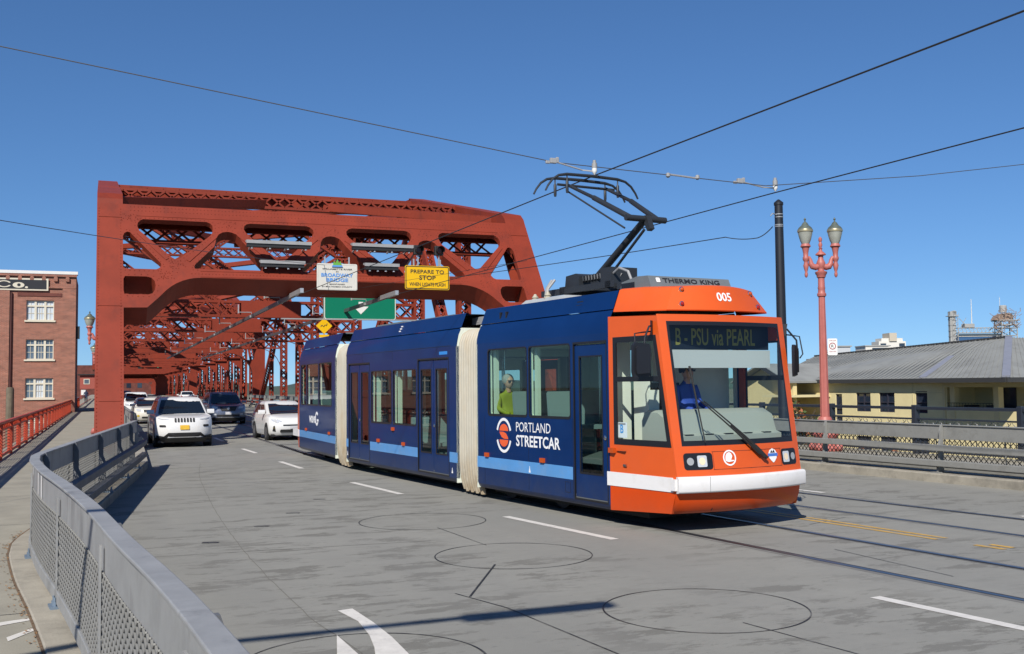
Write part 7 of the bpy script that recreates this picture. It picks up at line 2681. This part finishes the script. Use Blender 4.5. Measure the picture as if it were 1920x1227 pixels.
G1 = mat('leaf_green', (0.06, 0.1, 0.025), 0.7, var=0.3, vscale=3)
G2 = mat('leaf_dark_green', (0.03, 0.06, 0.018), 0.7, var=0.3, vscale=3)
G3 = mat('leaf_autumn_rust', (0.22, 0.07, 0.02), 0.7, var=0.3, vscale=3)
leafy('vine_tree', (43.2, 57.2, -7), 'small tree turning rust and green beside the yellow house gable', 1.7, 8.4, [G1, G2, G3, G3], 1500)
for i, (x, y, h, lab) in enumerate(((41.5, 50.5, 5.8, 'rusty shrub below the second post of the iron railing'), (40.5, 46.0, 5.7, 'green shrub in front of the yellow house porch'), (42.0, 54.0, 5.4, 'low shrub under the yellow house double windows'), (36.0, 36.5, 5.2, 'leafy shrub glimpsed through the mesh at the right edge'))):
    leafy('garden_shrub', (x, y, -7), lab, 1.6, h, [G1, G2, G3], 700, 'garden shrubs by the yellow house', 'shrub')
for i, (x, y, h, lab) in enumerate(((-6.5, 150, 9.0, 'dark tree beside the footway beyond the brick mill'),)):
    leafy('bank_tree', (x, y, -7), lab, 3.0, h + 1.5, [G1, G2], 900, None, 'tree', True, 0.3)

# ------------------------------------------------------------------ distant skyline on the right
M_FARW = mat('far_white_concrete', (0.6, 0.58, 0.53), 0.8)
M_FARG = mat('far_grey_steel', (0.3, 0.3, 0.29), 0.7, var=0.15, vscale=0.5)
M_FARR = mat('far_rusty_steel', (0.24, 0.17, 0.13), 0.8, var=0.3, vscale=0.6)
M_FARB = mat('far_blue_cladding', (0.03, 0.09, 0.2), 0.6, var=0.1)
ge = empty('grain_elevator', (258, 252, -7), R(-21), 'distant grain elevator with lattice tower, gantry and blue shed', 'elevator')


def lt(mb, x, y, z0, z1, w, n, r=0.12):
    c = [(x - w, y - w), (x + w, y - w), (x + w, y + w), (x - w, y + w)]
    for a in c:
        mb.bar((a[0], a[1], z0), (a[0], a[1], z1), r, r, (0, 1, 0))
    for k in range(n):
        za, zb = z0 + (z1 - z0) * k / n, z0 + (z1 - z0) * (k + 1) / n
        for i in range(4):
            a, b = c[i], c[(i + 1) % 4]
            mb.bar((a[0], a[1], za), (b[0], b[1], zb), r * 0.7, r * 0.7)
            mb.bar((a[0], a[1], zb), (b[0], b[1], zb), r * 0.7, r * 0.7)


mb = MB()
lt(mb, -6.5, 0, 18, 29.5, 0.9, 7)
mb.build('lift_tower', M_FARG, ge, fix=False)
mb = MB()
mb.box(-8.0, -6.3, -0.7, 0.7, 18, 29)
for k in range(6):
    mb.box(-8.1, -6.2, -0.8, 0.8, 19 + 1.8 * k, 19.15 + 1.8 * k)
mb.build('leg_casing', M_FARG, ge)
mb = MB()
mb.box(-8.6, -5.4, -1.2, 1.2, 29, 29.2)
mb.box(-8.0, -6.0, -0.9, 0.9, 29.2, 30.6)
mb.tube([(-6.6, -0.9, 30.2), (-6.6, 0.9, 30.2)], 0.7, 10)
for k in range(5):
    mb.bar((-8.6 + 0.8 * k, -1.2, 29.2), (-8.6 + 0.8 * k, -1.2, 30.1), 0.08, 0.08, (0, 1, 0))
mb.build('tower_head', M_FARG, ge)
mb = MB()
mb.box(-5.5, 9.0, -1.0, 1.0, 23.6, 23.9)
mb.box(-5.5, 9.0, -1.0, 1.0, 25.2, 25.4)
for k in range(12):
    x = -5.5 + 1.2 * k
    mb.bar((x, -1.0, 23.8), (x + 1.2, -1.0, 25.3), 0.12, 0.12)
    mb.bar((x, -1.0, 23.8), (x, -1.0, 25.3), 0.12, 0.12, (0, 1, 0))
mb.bar((-5.4, -1, 28.5), (-2, -1, 25), 0.15, 0.15)
mb.bar((-5.2, -1, 25), (-3, -1, 28.5), 0.12, 0.12)
mb.box(-3.6, -0.5, -1.2, 1.2, 25.4, 26.6)
mb.build('gantry', M_FARG, ge)
mb = MB()
lt(mb, 10, 0, 18, 27.5, 2.4, 4, 0.25)
mb.box(7.4, 12.8, -2.6, 2.6, 26.0, 26.3)
mb.box(6.6, 13.4, -2.8, 2.8, 27.4, 27.7)
for k in range(20):
    a, b = random.uniform(6.6, 12.8), random.uniform(24, 30)
    mb.bar((a, -2.5, b), (a + random.uniform(-2, 2), random.uniform(-2, 2), b + random.uniform(-2.0, 1.0)), 0.18, 0.18)
mb.build('headhouse_frame', M_FARG, ge, fix=False)
mb = MB()
mb.prism([(5.8, -1.5, 27.7), (6.6, -1.5, 28.9), (8.2, -1.5, 29.8), (10.4, -1.5, 29.9), (11.6, -1.5, 29.2), (11.8, -1.5, 27.7)], (0, 3, 0))
for k in range(70):
    a, b = random.uniform(4.8, 13.6), random.uniform(23.5, 30.8)
    e, f = random.choice(((1, 0), (0, 1), (0.8, 0.6), (-0.8, 0.6)))
    l = random.uniform(0.6, 2.2)
    mb.bar((a, -2.8, b), (a + e * l, -2.8 + random.uniform(-0.2, 0.2), b + f * l), 0.13, 0.13)
mb.build('headhouse', M_FARR, ge)
mb = MB()
mb.lathe([(1.1, 30.1), (1.1, 32.2), (0.9, 32.4)], 12, (9.3, 0, 0))
mb.build('tank', M_FARG, ge)
mb = MB()
mb.tube([(-0.8, 0, 26), (-0.8, 0, 34.5)], [0.16, 0.08], 6)
mb.tube([(8.3, 0, 32.3), (8.3, 0, 35)], 0.07, 5)
mb.build('mast', M_FARW, ge)
MB().box(-5.6, 8.6, 0.2, 6, 16, 23.2).build('blue_shed', M_FARB, ge)
MB().box(-5.6, 8.6, 0.0, 0.19, 22.6, 23.4).build('shed_eave', M_FARW, ge)

wb = empty('white_tower_block', (283.5, 317.5, -7), R(-21), 'small far white apartment block top above the grey roof', 'building')
MB().box(-5.2, 5.2, 0, 8, 0, 24.0).build('wall', M_FARW, wb)
MB().box(-1.2, 1.6, -0.5, 7, 24.0, 27.2).build('lift_core', mat('far_tan_concrete', (0.45, 0.4, 0.32), 0.8), wb)
MB().box(-4.0, 4.2, 0.5, 7, 24.0, 25.2).build('penthouse', M_FARW, wb)
for x in (-4.6, 2.6):
    for z in (22.0, 19.5):
        MB().box(x, x + 2.2, -0.05, 0, z, z + 1.2).build('window', M_HGLASS, wb)
gb = empty('grey_gabled_shed', (92.0, 114.2, -7), R(-21), 'grey gabled building peeking over the left end of the metal roof', 'building')
plate('gable_wall', [(-2.0, 0), (2.2, 0), (2.2, 13.6), (0, 13.6), (-2.0, 12.2)], [], 0.3, mat('pale_grey_cladding', (0.42, 0.44, 0.46), 0.7), gb, frame((0, 0, 0), (1, 0, 0), (0, 0, 1)))
MB().bar((-2.2, -0.1, 12.1), (0, -0.1, 13.65), 0.4, 0.15).build('barge_board', M_FARG, gb)
MB().bar((0, -0.1, 13.65), (2.4, -0.1, 13.65), 0.4, 0.15).build('barge_board', M_FARG, gb)
MB().box(-2, 2.2, 0.2, 6, 0, 12.1).build('wall', M_FARG, gb)
gb2 = empty('flat_roofed_block', (97.0, 112.5, -7), R(-21), 'small flat-roofed block with dark windows above the metal roof', 'building')
MB().box(-0.9, 2.2, 0, 4, 0, 13.6).build('wall', M_FARW, gb2)
MB().box(-1.0, 2.5, -0.1, 4, 13.6, 13.75).build('roof', M_FARG, gb2)
MB().box(0.0, 2.1, -0.06, 0, 12.6, 13.4).build('window', M_HGLASS, gb2)
gt = empty('glass_tower', (128, 108, -7), R(-21), 'slim pale tower cut by the right edge of the picture', 'building')
MB().box(-2, 4, 0, 6, 0, 17.0).build('wall', M_FARW, gt)
for k in range(5):
    MB().box(-1.8, 3.8, -0.06, 0, 15.6 - 3 * k, 16.6 - 3 * k).build('window', M_HGLASS, gt)

# wooded ridge closing the view through the bridge
hl = MB()
n = 120
prof = [(-700 + 1900 * k / n, 9 + 4 * math.sin(k * 0.31) + 3 * math.sin(k * 0.83 + 1) + random.uniform(-1.5, 1.5)) for k in range(n + 1)]
hl.grid([[(x, 1150 + 80 * math.sin(x * 0.004), -8) for x, z in prof], [(x, 1160 + 80 * math.sin(x * 0.004), z * 0.75) for x, z in prof], [(x, 1260 + 80 * math.sin(x * 0.004), z) for x, z in prof], [(x, 1700, -8) for x, z in prof]])
tag(hl.build('wooded_hills', mat('distant_wooded_hill', (0.045, 0.07, 0.06), 0.95, var=0.4, vscale=0.02), None, True, fix=False), kind='structure')

# street-light mast just outside the picture; only its soft shadow falls on the road
ms = empty('street_light_mast', (-5.2, 2.15, -7), 0, 'street-light mast arm whose soft shadow crosses the near lane', 'street light')
MB().tube([(0, 0, 0), (0, 0, 10), (0.1, 0, 13.2), (0.8, 0, 13.7), (3.4, 0, 13.75)], [0.16, 0.13, 0.09, 0.06, 0.05], 10).build('mast', M_GALV, ms, True)
MB().bar((3.3, 0, 13.72), (4.75, 0, 13.72), 0.24, 0.12).build('lamp_housing', M_GALV, ms, bevel=0.05)

fb = empty('far_brick_block', (6, 430, 0), 0, 'dull red block closing the view at the far end of the bridge', 'building')
MB().box(-26, 14, 0, 12, -1, 11).build('wall', mat('dull_red_far_wall', (0.12, 0.035, 0.025), 0.9, var=0.4, vscale=0.5), fb)
for k in range(9):
    for z in (2.2, 5.4):
        MB().box(-24 + 4 * k, -22.4 + 4 * k, -0.1, 0, z, z + 1.8).build('window', M_HGLASS, fb)
